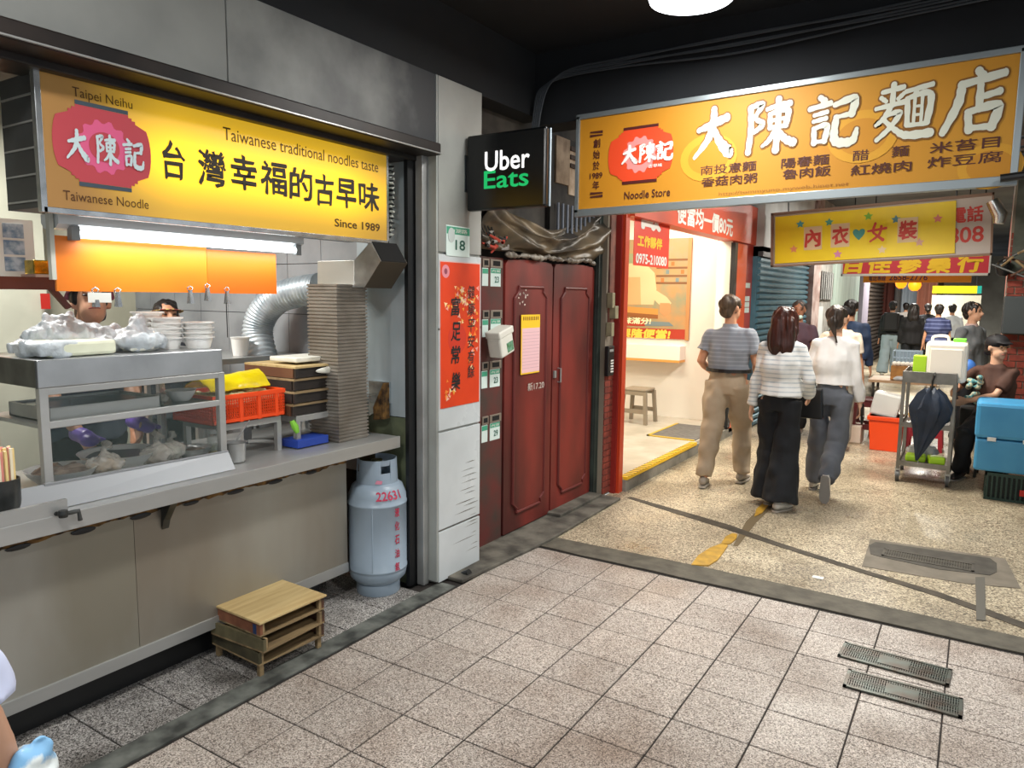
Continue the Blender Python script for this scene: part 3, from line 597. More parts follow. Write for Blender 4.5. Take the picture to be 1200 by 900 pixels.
# ---- fluorescent batten and orange valance board
t = thing('tube_light', 'fluorescent batten glowing under the golden stall sign', 'lamp', (-2.78, 1.9, 1.80))
B().prism([(-2.73, 1.33, 1.89), (-2.73, 1.33, 1.855), (-2.75, 1.33, 1.84), (-2.83, 1.33, 1.84), (-2.85, 1.33, 1.86), (-2.85, 1.33, 1.89)], (0, 1.10, 0)).build('housing', M('white_enamel', '#dfe3e3', .3, .1), t)
B().tube([(-2.735, 1.40, 1.822), (-2.735, 2.38, 1.822)], .013, 12).build('tube', tube_e, t)
for y in (1.385, 2.395): B().cbox((-2.74, y, 1.825), (.03, .03, .05)).build('socket', M('socket_grey', '#8b8f8f', .4), t)
area('tube_glow', (-2.70, 1.89, 1.80), .03, 3.5, (.96, .99, 1), (PI*0, 0, 0), sy=.95)
t = thing('valance_board', 'long orange board hanging below the stall tube light, clips along its lower edge', 'board', (-2.76, 1.8, 1.62))
B().box((-2.768, 1.325, 1.62), (-2.756, 1.925, 1.815)).build('panel', M('orange_board', '#e2700c', .45, 0, '#e27e12', 2), t)
B().box((-2.768, 1.927, 1.618), (-2.756, 2.285, 1.80)).build('panel', M('orange_board2', '#e0660a', .45), t)
B().box((-2.775, 1.31, 1.66), (-2.752, 1.325, 1.90)).build('end_strip', M('end_strip', '#c9c9bd', .5), t)
def clip(y, z, label):
    t = thing('metal_clip', label, 'clip', (-2.75, y, z), 'steel clips on the orange board')
    c = Vector((-2.745, y, z))
    B().tube([c+Vector((0, -.008, .022)), c+Vector((0, -.012, .034)), c+Vector((0, 0, .042)), c+Vector((0, .012, .034)), c+Vector((0, .008, .022))], .0028, 6).build('ring', alum, t)
    for s in (-1, 1): B().prism([c+Vector((.004*s, -.005, .025)), c+Vector((.004*s, .005, .025)), c+Vector((.012*s, .009, -.03)), c+Vector((.012*s, -.009, -.03))], (.0025, 0, 0)).build('jaw', alum, t)
for (px_, l_) in (((-2.745,1.451,1.597), 'steel clip at the left of the orange board, pinching a white slip'), ((-2.745,1.534,1.597), 'empty steel clip second from the left under the orange board'), ((-2.745,1.835,1.609), 'steel clip left of the trio under the orange board'), ((-2.745,1.915,1.620), 'middle steel clip of the right-hand trio, riding highest'), ((-2.745,2.010,1.607), 'rightmost steel clip under the orange board, with a black cord')): clip(px_[1], px_[2]-.004, l_)
q = (-2.735,1.461,1.594); tag(B().cbox((-2.735, q[1], q[2]+.004), (.001, .085, .036)).build('paper_slip', white_p2, None, loc=(-2.735, q[1], q[2])), 'blank white paper slip held in the leftmost clip', 'paper')
q = (-2.735,2.005,1.578); tag(B().tube([(-2.745, q[1], q[2]), (-2.75, q[1]+.004, q[2]-.15)], .002, 6).build('wire', blackm, None, loc=(-2.745, q[1], q[2])), 'thin black cord hanging from the rightmost clip', 'cord')
# ---- counter
t = thing('stall_counter', 'stainless steel stall counter with a stained front panel and rusty upper edge', 'counter', (-2.9, 1.0, 0))
B().box((-3.4, -.8, .815), (-2.60, 2.955, .86)).build('worktop', steel, t, bevel=.003)
B().box((-2.612, -.8, .80), (-2.598, 2.955, .862)).build('front_lip', steel, t, bevel=.002)
B().prism([(-2.60, -.8, .86), (-2.60, 1.24, .86), (-2.60, 1.24, .91), (-2.60, -.8, .91)], (-.02, 0, 0)).build('upstand', steel, t)
B().box((-2.78, -.8, .20), (-2.75, 1.55, .80)).build('front_panel', steel_panel, t)
B().box((-2.78, 1.552, .20), (-2.75, 2.70, .80)).build('front_panel', M('stained_steel_panel_b', '#a3a197', .42, .5, '#83796a', 1.7, .4, stretch=(1, 1, .35), bump=.03, bscale=10, rvar=.1), t)
B().box((-2.785, -.8, .15), (-2.742, 2.70, .202)).build('kick_strip', steel, t, bevel=.002)
B().box((-3.35, -.8, .25), (-3.33, 2.70, .80)).build('rear_panel', steel_dark, t)
B().box((-3.33, 2.68, .15), (-2.78, 2.70, .80)).build('end_panel', steel_dark, t)
rust = M('rust_crust', '#8a6534', .9, 0, '#2c1e12', 25, .5, bump=.5, bscale=50)
b = B(); b.grid(lambda u, v: (-2.747, -.8+3.5*u, .80-(.058+.030*noise.noise(Vector((u*24, 3, 0)))+.012*noise.noise(Vector((u*110, 5, 0))))*v), 150, 1, .003, (1, 0, 0)); b.build('rust_edge', rust, t)
rs2 = M('rust_stain', '#7d6c48', .6, .2, '#8d8676', 5)
for k in range(9):
    y = .7+k*.22; h = random.uniform(.008, .014); bb = B(); bb.ball((-2.746, y, .738), (.003, random.uniform(.035, .05), h), 14, 6); bb.build('vent_hole', blackm, t)
for y in (1.665, -.1): B().prism([(-2.745, y, .80), (-2.66, y, .80), (-2.73, y, .70), (-2.745, y, .66)], (0, .03, 0)).build('bracket', steel_dark, t)
for y in (-.6, .4, 1.5, 2.6): B().tube([(-3.3, y, 0), (-3.3, y, .3)], .02, 10).build('leg', steel_dark, t)
B().box((-2.9, -.7, .0), (-2.86, 2.6, .12)).build('plinth', blackm, t)
# tap
q = (-2.600,1.241,0.864)
tp = thing('drain_tap', 'small steel drain tap on the front edge of the food cabinet', 'tap', (-2.60, q[1], q[2]))
B().tube([(-2.605, q[1]-.04, q[2]+.004), (-2.575, q[1]-.03, q[2]+.004), (-2.572, q[1]+.02, q[2]+.004), (-2.572, q[1]+.024, q[2]-.03)], .008, 10).build('spout', steel_dark, tp)
B().lathe([(.014, -.012), (.016, 0), (.014, .012)], (-2.573, q[1]-.03, q[2]+.006), 12).build('knob', steel_dark, tp)
# ---- glass food cabinet
A0, A1, D0, D1, H0, H1 = 1.24, 1.98, -3.22, -2.75, .86, 1.38
t = thing('food_cabinet', 'steel framed glass food cabinet standing on the stall counter', 'cabinet', (-2.98, 1.6, .86))
F_ = lambda a, c: B().box(a, c)
F_((D0, A0, H1-.10), (D1, A1, H1)).build('top_box', M('cabinet_steel', '#b3b5b6', .3, .8, '#9ea0a1', 5), t, bevel=.004)
for (x, y) in ((D1-.025, A0), (D1-.025, A1-.025), (D0, A0), (D0, A1-.025)): F_((x, y, H0), (x+.028, y+.03, H1-.1)).build('post', steel, t, bevel=.002)
F_((D1-.02, A0+.028, 1.135), (D1+.002, A1-.024, 1.16)).build('rail', steel, t, bevel=.002)
F_((D1-.02, A0+.028, 1.255), (D1+.002, A1-.024, 1.2795)).build('rail', steel, t, bevel=.002)
F_((D0, A0+.02, 1.13), (D1-.02, A1-.02, 1.145)).build('shelf', steel, t)
F_((D0, A0-.004, H1-.098), (D1-.006, A0-.0005, H1-.002)).build('side_dark_reflection', steel_dark, t)  # dark sheet added over the box end, its dark reflection put into colour
F_((D0+.004, A0+.004, H0), (D1-.004, A1-.004, H0+.035)).build('base_tray', steel, t)
B().prism([(D1, A0-.01, H0), (D1, A1, H0), (D1, A1, H0+.075), (D1, A0-.01, H0+.085)], (.02, 0, 0)).build('front_plate', M('cabinet_plate', '#909396', .45, .4), t, bevel=.002)
B().prism([(-2.675, 1.0, .862), (-2.675, A1-.01, .862), (-2.735, A1, .935), (-2.735, 1.0, .945)], (-.004, 0, 0)).build('sloping_apron', M('cabinet_plate', '#909396', .45, .4), t)
F_((D1-.008, A0+.03, 1.16), (D1-.004, A1-.03, 1.255)).build('glass_pane', glass, t)
F_((D1-.008, A0+.03, H0+.08), (D1-.004, A1-.03, 1.135)).build('glass_pane', glass, t)
F_((D0+.03, A0+.004, H0+.04), (D1-.03, A0+.008, H1-.1)).build('glass_pane', glass, t)
F_((D0+.03, A1-.008, H0+.04), (D1-.03, A1-.004, H1-.1)).build('glass_pane', glass, t)
# things in the cabinet
def dish(name, label, cat, c, r, h, m, group=None, fill=None, lump=0, n=24):
    t = thing(name, label, cat, c, group)
    B().lathe([(r*.55, 0), (r*.62, .004), (r*.92, h*.7), (r, h), (r*1.03, h+.002), (r*.96, h), (r*.88, h*.7), (r*.5, .012), (0, .012)], c, n).build('bowl', m, t, smooth=True)
    if fill:
        bb = B(); bb.lathe([(r*.86, h*.72), (r*.5, h*.85+lump), (0, h*.9+lump)], c, n); bb.build('food', fill, t, smooth=True, warp=lambda p, nn: p+.012*vn(p*60)*[0, 0, 1])
    return t
meat = M('braised_meat', '#5a4a40', .4, 0, '#8a7c70', 30, .5, bump=.5, bscale=60)
tofu = M('cooked_food', '#b99a70', .5, 0, '#7d6244', 25, .5, bump=.5, bscale=50)
t = thing('steel_tray', 'long dark steel tray on the upper cabinet shelf, at the left', 'tray', (-2.95, 1.55, 1.147))
b = B().box((-3.1, 1.29, 1.147), (-2.80, 1.72, 1.152)); b.box((-2.806, 1.29, 1.147), (-2.80, 1.72, 1.20)); b.box((-3.1, 1.29, 1.147), (-3.094, 1.72, 1.20)); b.box((-3.1, 1.29, 1.147), (-2.8, 1.296, 1.20)); b.box((-3.1, 1.714, 1.147), (-2.8, 1.72, 1.20)); b.build('tray_body', steel, t)
B().box((-3.09, 1.30, 1.152), (-2.81, 1.71, 1.192)).build('sauce', M('dark_broth', '#1d1a17', .2), t)
t = thing('steel_tray', 'flat steel tray under the white bowl on the upper shelf', 'tray', (-2.95, 1.82, 1.147))
B().box((-3.05, 1.735, 1.147), (-2.79, 1.945, 1.156)).build('tray_body', steel_dark, t, bevel=.003)
dish('white_bowl', 'white bowl on the flat tray of the upper cabinet shelf', 'bowl', (-2.88, 1.86, 1.157), .062, .045, white_pl)
t = thing('food_bag', 'small clear bag of pickles beside the white bowl', 'bag', (-2.86, 1.75, 1.157)); bb = B(); bb.ball((-2.86, 1.755, 1.18), (.04, .03, .025), 12, 8); bb.build('bag_film', clearbag, t, vox=.006, warp=lambda p, nn: p+nn*.006*vn(p*80))
dish('food_dish', 'white dish of dark braised food at the left in the lower cabinet', 'dish', (-2.88, 1.36, .897), .12, .06, white_pl, 'food dishes in the cabinet', meat, .012)
dish('food_dish', 'large white dish with a little dark food in the middle of the lower cabinet', 'dish', (-2.95, 1.62, .897), .15, .07, white_pl, 'food dishes in the cabinet', M('dark_egg', '#2a2523', .3), -.03)
def film(name, label, c, r, m, inner=None, seed=0):
    t = thing(name, label, 'bag', (c[0], c[1], c[2]-r[2]*.9), 'food bags in the cabinet')
    if inner: B().ball((c[0], c[1], c[2]-r[2]*.2), (r[0]*.75, r[1]*.75, r[2]*.6), 14, 9).build('food', inner, t, vox=.007, warp=lambda p, nn: p+nn*.012*vn(p*45+seed))
    B().ball(c, r, 16, 10).tube([(c[0], c[1], c[2]+r[2]*.7), (c[0]-.02, c[1]+.01, c[2]+r[2]*1.4), (c[0]-.03, c[1]+.03, c[2]+r[2]*1.8)], [r[0]*.35, r[0]*.12, r[0]*.4], 10).build('bag_film', m, t, vox=.007, warp=lambda p, nn: p+nn*(.008*vn(p*38+seed)+.006*vn(p*80+seed)))
film('food_bag', 'clear bag of tan dried tofu, leftmost bag in the lower cabinet', (-2.84, 1.50, .945), (.06, .07, .045), clearbag, tofu, 1)
film('food_bag', 'crumpled clear bag of meat in the middle of the lower cabinet', (-2.85, 1.72, .945), (.07, .06, .045), clearbag, meat, 5)
film('food_bag', 'crumpled clear bag of pale greens right of the middle of the lower cabinet', (-2.87, 1.80, .945), (.06, .055, .04), clearbag, M('pale_greens', '#aeb3a2', .5, 0, '#7f8578', 30, bump=.4), 9)
dish('food_dish', 'steel dish under cling film at the right end of the lower cabinet', 'dish', (-2.86, 1.90, .897), .07, .05, steel, 'food dishes in the cabinet', meat)
# on the cabinet
t = thing('foam_tray_pack', 'wrapped pale foam pack lying on the left of the cabinet top', 'package', (-2.93, 1.40, H1))
B().cbox((-2.90, 1.42, H1+.03), (.2, .26, .055), Matrix.Rotation(.1, 3, 'Z')).build('block', M('foam_greenish', '#d9dcc4', .7, 0, '#cdd0b8', 9), t, bevel=.012)
B().cbox((-2.90, 1.33, H1+.03), (.22, .14, .05), Matrix.Rotation(.1, 3, 'Z')).build('wrapping', bagm, t, vox=.008, warp=lambda p, nn: p+nn*.012*vn(p*30))
def bag(label, c, r, knot, seed, m=bagm, inner=None):
    t = thing('plastic_bag', label, 'bag', (c[0], c[1], c[2]-r[2]), 'white bags on the cabinet')
    b = B(); b.ball(c, r, 16, 10)
    for k in range(2):
        b.tube([Vector(c)+Vector((0, 0, r[2]*.6)), Vector(c)+Vector((0, knot[0]*.5, r[2]*.8+knot[1]*.6)), Vector(c)+Vector((0, knot[0]+(.03*k), r[2]*.8+knot[1]))], [r[0]*.6, .022, .014], 10)
    b.build('bag_film', m, t, vox=.008, warp=lambda p, nn: p+nn*(.012*vn(p*[26, 26, 12]+seed)+.010*vn(p*[60, 60, 22]+seed)))
    if inner: B().ball((c[0], c[1], c[2]-.01), (r[0]*.8, r[1]*.8, r[2]*.8)).build('contents', inner, t, vox=.01, warp=lambda p, nn: p+nn*.02*vn(p*50))
bag('large open white bag bulging behind the wrapped pack on the cabinet', (-3.02, 1.47, H1+.065), (.10, .15, .065), (-.08, .02), 1)
bag('open white bag lying against the large one, in front of the man', (-2.96, 1.60, H1+.038), (.09, .09, .04), (.02, .02), 4)
bag('knotted white bag of food left of the paper bowls', (-2.88, 1.69, H1+.045), (.085, .11, .05), (-.02, .05), 7, inner=foam)
for i, (x, y, n, l_) in enumerate(((-2.93, 1.84, 5, 'tall stack of white paper bowls at the right of the cabinet top, nearer the bags'), (-2.88, 1.955, 4, 'shorter stack of white paper bowls at the right corner of the cabinet top'), (-3.05, 1.83, 6, 'stack of white paper bowls behind the knotted bag'))):
    for k in range(n):
        z = H1+.021*k
        o = B().lathe([(.048, 0), (.060, .043), (.068, .044), (.069, .050), (.060, .050), (.046, .004), (0, .004)], (x, y, z), 22).build('paper_bowl', foam if False else white_pl, None, loc=(x, y, z), smooth=True)
        tag(o, ['white paper bowl of the tall stack nearest the bags', 'white paper bowl of the short stack at the cabinet corner', 'white paper bowl of the stack behind the knotted bag'][i], 'bowl', l_)
# straws bucket at left
t = thing('chopstick_can', 'steel can full of wrapped chopsticks left of the glass cabinet', 'container', (-2.74, 1.10, .86))
B().lathe([(.052, 0), (.055, .005), (.055, .13), (.051, .13), (.05, .01), (0, .01)], (-2.74, 1.10, .86), 24).build('can', steel_dark, t, smooth=True)
cs = [M('paper_yellow', '#e8cf8d', .7), M('paper_pink', '#dc8f85', .7), M('paper_cream', '#e8dcc0', .7)]
for k in range(30):
    a = k*2.4; r_ = .042*math.sqrt((k+.5)/30); x, y = -2.74+r_*math.cos(a), 1.10+r_*math.sin(a)
    B().cbox((x, y, .86+.12), (.008, .008, .22+random.uniform(-.01, .015))).build('chopstick', cs[k % 3], t)
# ---- right of the cabinet: stand, basket, wooden trays, cup, pot
def table(name, label, x0, x1, y0, y1, z, h):
    t = thing(name, label, 'stand', ((x0+x1)/2, (y0+y1)/2, z))
    B().box((x0, y0, z+h-.03), (x1, y1, z+h)).build('top', steel, t, bevel=.002)
    for x in (x0, x1-.025):
        for y in (y0, y1-.025): B().box((x, y, z), (x+.025, y+.025, z+h-.03)).build('leg', steel, t)
table('steel_stand', 'low steel stand carrying the orange basket', -3.12, -2.84, 2.02, 2.36, .86, .17)
table('steel_stand', 'low steel stand carrying the pile of wooden trays', -3.2, -2.80, 2.42, 2.83, .86, .16)
bk = thing('plastic_basket', 'orange plastic lattice basket of noodles on the low steel stand', 'basket', (-2.97, 2.17, 1.032))
b = B(); x0, x1, y0, y1, z0, z1 = -3.12, -2.82, 1.97, 2.37, 1.034, 1.165
for z in (z0, z1-.02): b.box((x0, y0, z), (x0+.006, y1, z+.02)); b.box((x1-.006, y0, z), (x1+.004*(z > 1.1), y1, z+.02)); b.box((x0, y0, z), (x1, y0+.006, z+.02)); b.box((x0, y1-.006, z), (x1, y1, z+.02))
b.box((x0, y0, z0), (x1, y1, z0+.004)); b.build('rim', plastic_orange, bk)
b = B()
for k in range(33):
    y = y0+.004+k*(y1-y0-.008)/32
    for x in (x0+.003, x1-.003): b.box((x-.0015, y-.0025, z0), (x+.0015, y+.0025, z1-.01))
for k in range(24):
    x = x0+.004+k*(x1-x0-.008)/23
    for y in (y0+.003, y1-.003): b.box((x-.0025, y-.0015, z0), (x+.0025, y+.0015, z1-.01))
for k in range(7):
    z = z0+.024+k*.014
    for x in (x0+.003, x1-.003): b.box((x-.0015, y0, z), (x+.0015, y1, z+.004))
    for y in (y0+.003, y1-.003): b.box((x0, y-.0015, z), (x1, y+.0015, z+.004))
for k in range(4):
    y = y0+(k+.5)*(y1-y0)/4; b.box((x1-.004, y-.009, z0), (x1+.001, y+.009, z1))
o = b.build('lattice', plastic_orange, bk); o['kind'] = 'stuff'
tag(B().grid(lambda u, v: (x0+.02+.26*u, y0+.02+.36*v, 1.15+.02*noise.noise(Vector((u*9, v*9, 1)))), 24, 24, .03, ZU).build('noodle_heap', M('raw_noodles', '#e6dcb8', .7, 0, '#c9bb8b', 60, bump=.8, bscale=90), None, loc=(-2.97, 2.17, 1.12), smooth=True, kind='stuff'), 'pale noodles heaped in the orange basket', 'noodles')
tag(B().grid(lambda u, v: (-3.10+.20*u, 2.02+.33*v, 1.18+.07*(1-abs(2*u-1)**2)*(.6+.4*v)+.01*noise.noise(Vector((u*6, v*6, 3)))), 12, 14, .006, ZU).build('yellow_sheet', M('yellow_film', '#e3cf10', .3, 0, '#d1bb08', 9, bump=.4, bscale=30), None, loc=(-2.99, 2.18, 1.17), smooth=True), 'yellow plastic sheet covering the noodles in the basket', 'sheet')
t = thing('paper_cup', 'white paper cup with a rim standing behind the yellow sheet', 'cup', (-3.530,2.660,1.266)); c = (-3.530,2.660,1.266)
B().lathe([(.040, 0), (.050, .10), (.053, .102), (.053, .107), (.048, .105), (.038, .004), (0, .004)], c, 24).build('cup_wall', white_pl, t, smooth=True)
table('steel_stand', 'tall rear steel shelf unit holding the paper cup', -3.9, -3.42, 2.3, 3.0, .0, c[2]-.001)
woods = [wood_m, M('dark_tray_side', '#3a2f28', .6, 0, '#221c18', 8), wood_m, M('brown_tray_side', '#6b4630', .6)]
for k in range(4):
    z = 1.022+k*.062
    t = thing('wooden_tray', ['bottom', 'second', 'third', 'top'][k]+' wooden noodle tray of the pile on the steel stand', 'tray', (-2.99, 2.60, z), 'wooden noodle trays on the stand')
    x0, x1, y0, y1 = -3.18, -2.80+.006*(k % 2), 2.40+.006*k, 2.84-.01*(k % 2)
    B().box((x0, y0, z+.048), (x1, y1, z+.058)).build('board', wood_l if k == 3 else wood_m, t)
    B().box((x1-.012, y0, z), (x1, y0+.02, z+.048)).build('runner', woods[1], t)
    B().box((x1-.02, y0+.02, z), (x1-.012, y1, z+.048)).build('front_board', woods[1], t)
    B().box((x0, y0, z), (x1-.02, y0+.012, z+.048)).build('side_board', woods[3 if k in (0, 3) else 1], t)
    B().box((x1-.012, y1-.02, z), (x1, y1, z+.048)).build('runner', wood_l, t)
tag(B().cbox((-2.95, 2.62, 1.29), (.20, .30, .024)).build('noodle_slab', foam, None, loc=(-2.95, 2.62, 1.275), bevel=.006), 'pale slab of fresh noodles on top of the tray pile', 'noodles')
tag(B().ball((-2.79, 2.66, 1.235), (.012, .12, .018)).build('noodle_slab', foam, None, loc=(-2.79, 2.66, 1.22)), 'folded white cloth poking out beneath the top wooden tray', 'cloth')
c = (-2.794,2.091,0.860)
t = thing('steel_pot', 'small steel sauce pot hanging at the right of the cabinet', 'pot', (-2.80, 2.06, .862))
B().lathe([(.035, 0), (.04, .005), (.045, .09), (.05, .092), (.044, .09), (.036, .008), (0, .008)], (-2.79, 2.06, .862), 22).build('pot_body', steel, t, smooth=True)
B().tube([(-2.79, 2.06, .955), (-2.76, 2.09, 1.02), (-2.74, 2.10, 1.05)], .004, 6).build('ladle_handle', steel, t)
t = thing('condiment_jar', 'clear jar of yellow pickles between the cabinet and the stand', 'jar', (-2.90, 2.04, .862))
B().lathe([(.035, 0), (.04, .01), (.04, .11), (.03, .13)], (-2.90, 2.04, .862), 18).build('jar_wall', M('jar_glass', '#cfd5d2', .1, alpha=.35), t, smooth=True)
B().lathe([(.034, .005), (.034, .07), (0, .07)], (-2.90, 2.04, .862), 18).build('pickles', M('pickle_yellow', '#c9b456', .4, 0, '#7d7a3a', 40), t)
B().lathe([(.034, .125), (.034, .145), (0, .145)], (-2.90, 2.04, .862), 18).build('lid', white_pl, t)
tag(B().cbox((-2.83, 2.5, .885), (.12, .2, .04)).build('blue_box', M('blue_carton', '#1f3f9a', .5), None, loc=(-2.83, 2.5, .865), bevel=.003), 'small blue carton under the wooden tray stand', 'box')
tag(B().tube([(-2.81, 2.40, 1.0), (-2.80, 2.41, .97), (-2.795, 2.42, .94)], [.012, .018, .01], 8).build('green_cloth', M('lime_cloth', '#7fc23a', .6), None, loc=(-2.80, 2.41, .95), smooth=True), 'lime green tag hanging from the corner of the tray stand', 'tag')
# ---- ducts
t = thing('flexible_duct', 'silver flexible air duct curving down behind the noodle trays', 'duct', (-3.9, 2.85, 1.2))
P = [Vector(p) for p in ((-3.156,2.920,1.651), (-3.310,2.900,1.631), (-3.458,2.870,1.590), (-3.553,2.840,1.500), (-3.579,2.820,1.379), (-3.508,2.800,1.218))]
sp = spline(P, 26); B().tube(sp, [.085+(.004 if k % 4 < 2 else -.002) for k in range(len(sp))], 20).build('hose', tub, t, smooth=True, ang=60)
t = thing('ventilation_duct', 'square ribbed metal riser duct with a mitred steel elbow on top', 'duct', (-2.83, 2.73, .86))
b = B(); cx, cy = -2.83, 2.735
for k in range(90): b.cbox((cx, cy, .865+k*.009), (.216 if k % 2 else .204, .216 if k % 2 else .204, .009))
b.build('ribbed_riser', M('ribbed_metal', '#a19a90', .4, .5, '#7d756a', 4), t, kind='stuff')
e_ = [Vector(p) for p in ((-2.981,2.740,1.654), (-2.977,2.740,1.793), (-2.710,2.740,1.793), (-2.712,2.740,1.655), (-2.641,2.740,1.655), (-2.529,2.740,1.785), (-2.596,2.740,1.883))]
B().prism([e_[0], e_[1], e_[2], e_[3]], (0, .2, 0)).build('box_section', M('duct_polished', '#d3d2cc', .3, .7), t, bevel=.002)
B().prism([e_[3], e_[2], e_[6], e_[5], e_[4]], (0, .2, 0)).build('elbow', M('duct_steel', '#b3b3af', .3, .75, '#8a8983', 7), t, bevel=.002)
nn_ = (e_[6]-e_[5]).cross(Vector((0, 1, 0))).normalized()
if nn_.x < 0: nn_ = -nn_
B().prism([e_[6]+Vector((0, .008, 0)), e_[5]+Vector((0, .008, 0)), e_[5]+Vector((0, .192, 0)), e_[6]+Vector((0, .192, 0))], nn_*.003).build('mouth', black_void, t)
B().prism([e_[5], e_[4], e_[4]+Vector((0, .2, 0)), e_[5]+Vector((0, .2, 0))], (.002, 0, -.002)).build('underside_shade', M('duct_under_shade', '#4e463a', .5, .5), t)  # shade under the elbow put in as a dark sheet
t = thing('metal_chute', 'small folded metal chute fixed low on the smoky end wall', 'chute', (-2.799,3.000,1.020)); c = Vector((-2.799,3.000,1.020))
B().prism([c+Vector((-.07, 0, .12)), c+Vector((.07, 0, .12)), c+Vector((.07, 0, 0)), c+Vector((-.07, 0, -.08))], (0, .03, 0)).build('plate', alum, t)
B().prism([c+Vector((.0, -.04, -.02)), c+Vector((.075, -.04, .12)), c+Vector((.075, -.04, -.08)), c+Vector((.0, -.04, -.09))], (0, .05, 0)).build('rusty_cheek', rust, t)
# gathered striped net
t = thing('folded_awning', 'gathered black and white pleated netting bunched right of the stall sign', 'awning', (-2.68, 2.98, 1.95))
b = B()
def pl(u, v):
    a = -1.4+2.0*u; r_ = .30*(1-.25*v)*(1+.05*math.sin(u*70)); return (-2.62-.22*v*(1-.3*u), 2.93+.04*math.sin(u*70)*.4-.12*(1-v)*0, 2.28-.34*u+.10*v*math.cos(u*3)+.01*math.sin(u*75))
b.grid(pl, 110, 8, .004, (0, -1, 0)); b.build('netting', stripes('net_stripes', '#3a3c3a', '#dcdfd4', .024, .5, 2), t, smooth=True, ang=70)
# left interior: shelf with ornaments, newspaper, red sign
t = thing('wall_shelf', 'dark red wooden shelf on the left inside the stall', 'shelf', (-3.300,1.474,1.664))
c = Vector((-3.300,1.474,1.675))
B().box((-3.45, c.y-.15, c.z-.05), (-3.2, c.y+.16, c.z)).build('shelf_board', M('dark_red_wood', '#4d1f17', .4), t)
B().prism([(-3.22, c.y+.03, c.z-.03), (-3.22, c.y+.06, c.z-.03), (-3.22, c.y+.13, c.z-.12), (-3.22, c.y+.11, c.z-.13)], (-.02, 0, 0)).build('brace', M('dark_red_wood', '#4d1f17', .4), t)
q = c; t = thing('gold_ornament', 'brass incense ornament on the dark red shelf', 'ornament', (-3.28, q.y+.09, q.z))
B().box((-3.32, q.y, q.z+.012), (-3.24, q.y+.10, q.z+.07)).build('box_base', M('brass', '#b99a2a', .25, .9, '#5e5a22', 20), t, bevel=.004)
B().tube([(-3.28, q.y+.13+.035*math.cos(a), q.z+.055+.05*math.sin(a)) for a in [k*PI/6 for k in range(12)]], .009, 8).build('ring', M('brass', '#b99a2a', .25, .9, '#5e5a22', 20), t)
tag(B().cbox((-3.27, q.y+.07, q.z+.006), (.12, .16, .012)).build('book', M('paper_pad', '#cfc7b8', .7), None, loc=(-3.27, q.y+.07, q.z)), 'thin pad of paper lying under the brass ornament', 'pad')
t = thing('wall_calendar', 'blue and white printed calendar at the left edge of the stall', 'calendar', (-3.500,1.511,1.785)); c = Vector((-3.500,1.512,1.803))
B().box((-3.51, c.y-.12, c.z-.14), (-3.505, c.y+.09, c.z+.12)).build('sheet', white_p2, t)
for k in range(3): B().box((-3.505, c.y-.03, c.z-.10+k*.07), (-3.502, c.y+.05, c.z-.04+k*.07)).build('picture', M('calendar_blue', '#5f7d96', .6, 0, '#b8c6cf', 30), t)
tag(B().box((-4.900,2.255,1.604), ((-4.900,2.309,1.509)[0]+.004, (-4.900,2.309,1.509)[1], (-4.900,2.309,1.509)[2])).build('red_notice', pr_red, None, loc=(-4.900,2.282,1.562)), 'small plain red notice on the cream wall behind the man', 'notice')
# ---- gas cylinder
g0 = (-2.70, 2.88, 0)
t = thing('gas_cylinder', 'tall grey-blue gas cylinder with red numbers standing at the end of the counter', 'gas cylinder', g0)
B().lathe([(.115, 0), (.118, .004), (.118, .06), (.10, .075)], g0, 40).build('foot_ring', cyl_grey, t, smooth=True)
B().lathe([(.06, .055), (.12, .065), (.15, .095), (.157, .13), (.157, .14), (.160, .142), (.160, .15), (.157, .152), (.157, .50), (.160, .502), (.160, .51), (.157, .512), (.155, .55), (.135, .60), (.10, .625), (0, .64)], g0, 48).build('tank', cyl_grey, t, smooth=True, ang=60)
B().tube([(g0[0]+.157*math.cos(-1.0), g0[1]+.157*math.sin(-1.0), .15), (g0[0]+.157*math.cos(-1.0), g0[1]+.157*math.sin(-1.0), .5)], .003, 6).build('weld_seam', cyl_grey, t)
b = B(); n = 60; r1_ = .112
for k in range(n):
    a0 = 2*PI*k/n; a1 = 2*PI*(k+1)/n; am = (a0+a1)/2 % (2*PI)
    def seg(z0, z1):
        q = [(g0[0]+r_*math.cos(a), g0[1]+r_*math.sin(a), z) for (r_, a, z) in ((r1_+(.60-z0)*.1, a0, z0), (r1_+(.60-z0)*.1, a1, z0), (r1_-.006+(.6-z1)*.0, a1, z1), (r1_-.006, a0, z1), (r1_-.004+(.60-z0)*.1, a0, z0), (r1_-.004+(.60-z0)*.1, a1, z0), (r1_-.010, a1, z1), (r1_-.010, a0, z1))]
        b.add(q, [(0, 1, 2, 3), (7, 6, 5, 4), (3, 2, 6, 7), (0, 4, 5, 1), (0, 3, 7, 4), (1, 5, 6, 2)])
    d_ = (am-(2*PI-.35)+PI) % (2*PI)-PI
    if 2.4 < am < 4.0: seg(.60, .66); continue
    if abs(d_) < .26: seg(.60, .675); seg(.715, .745)
    elif abs(d_+1.7) < .16 or abs(d_-1.6) < .2: seg(.60, .675); seg(.715, .745)
    else: seg(.60, .745)
b.build('collar', cyl_grey, t)
B().lathe([(.02, .63), (.02, .68), (.012, .69), (.012, .72), (.03, .722), (.03, .735), (0, .737)], g0, 16).build('valve', M('valve_brass', '#6e6a4a', .4, .8), t)
pink_r = M('stencil_red', '#c03050', .6)
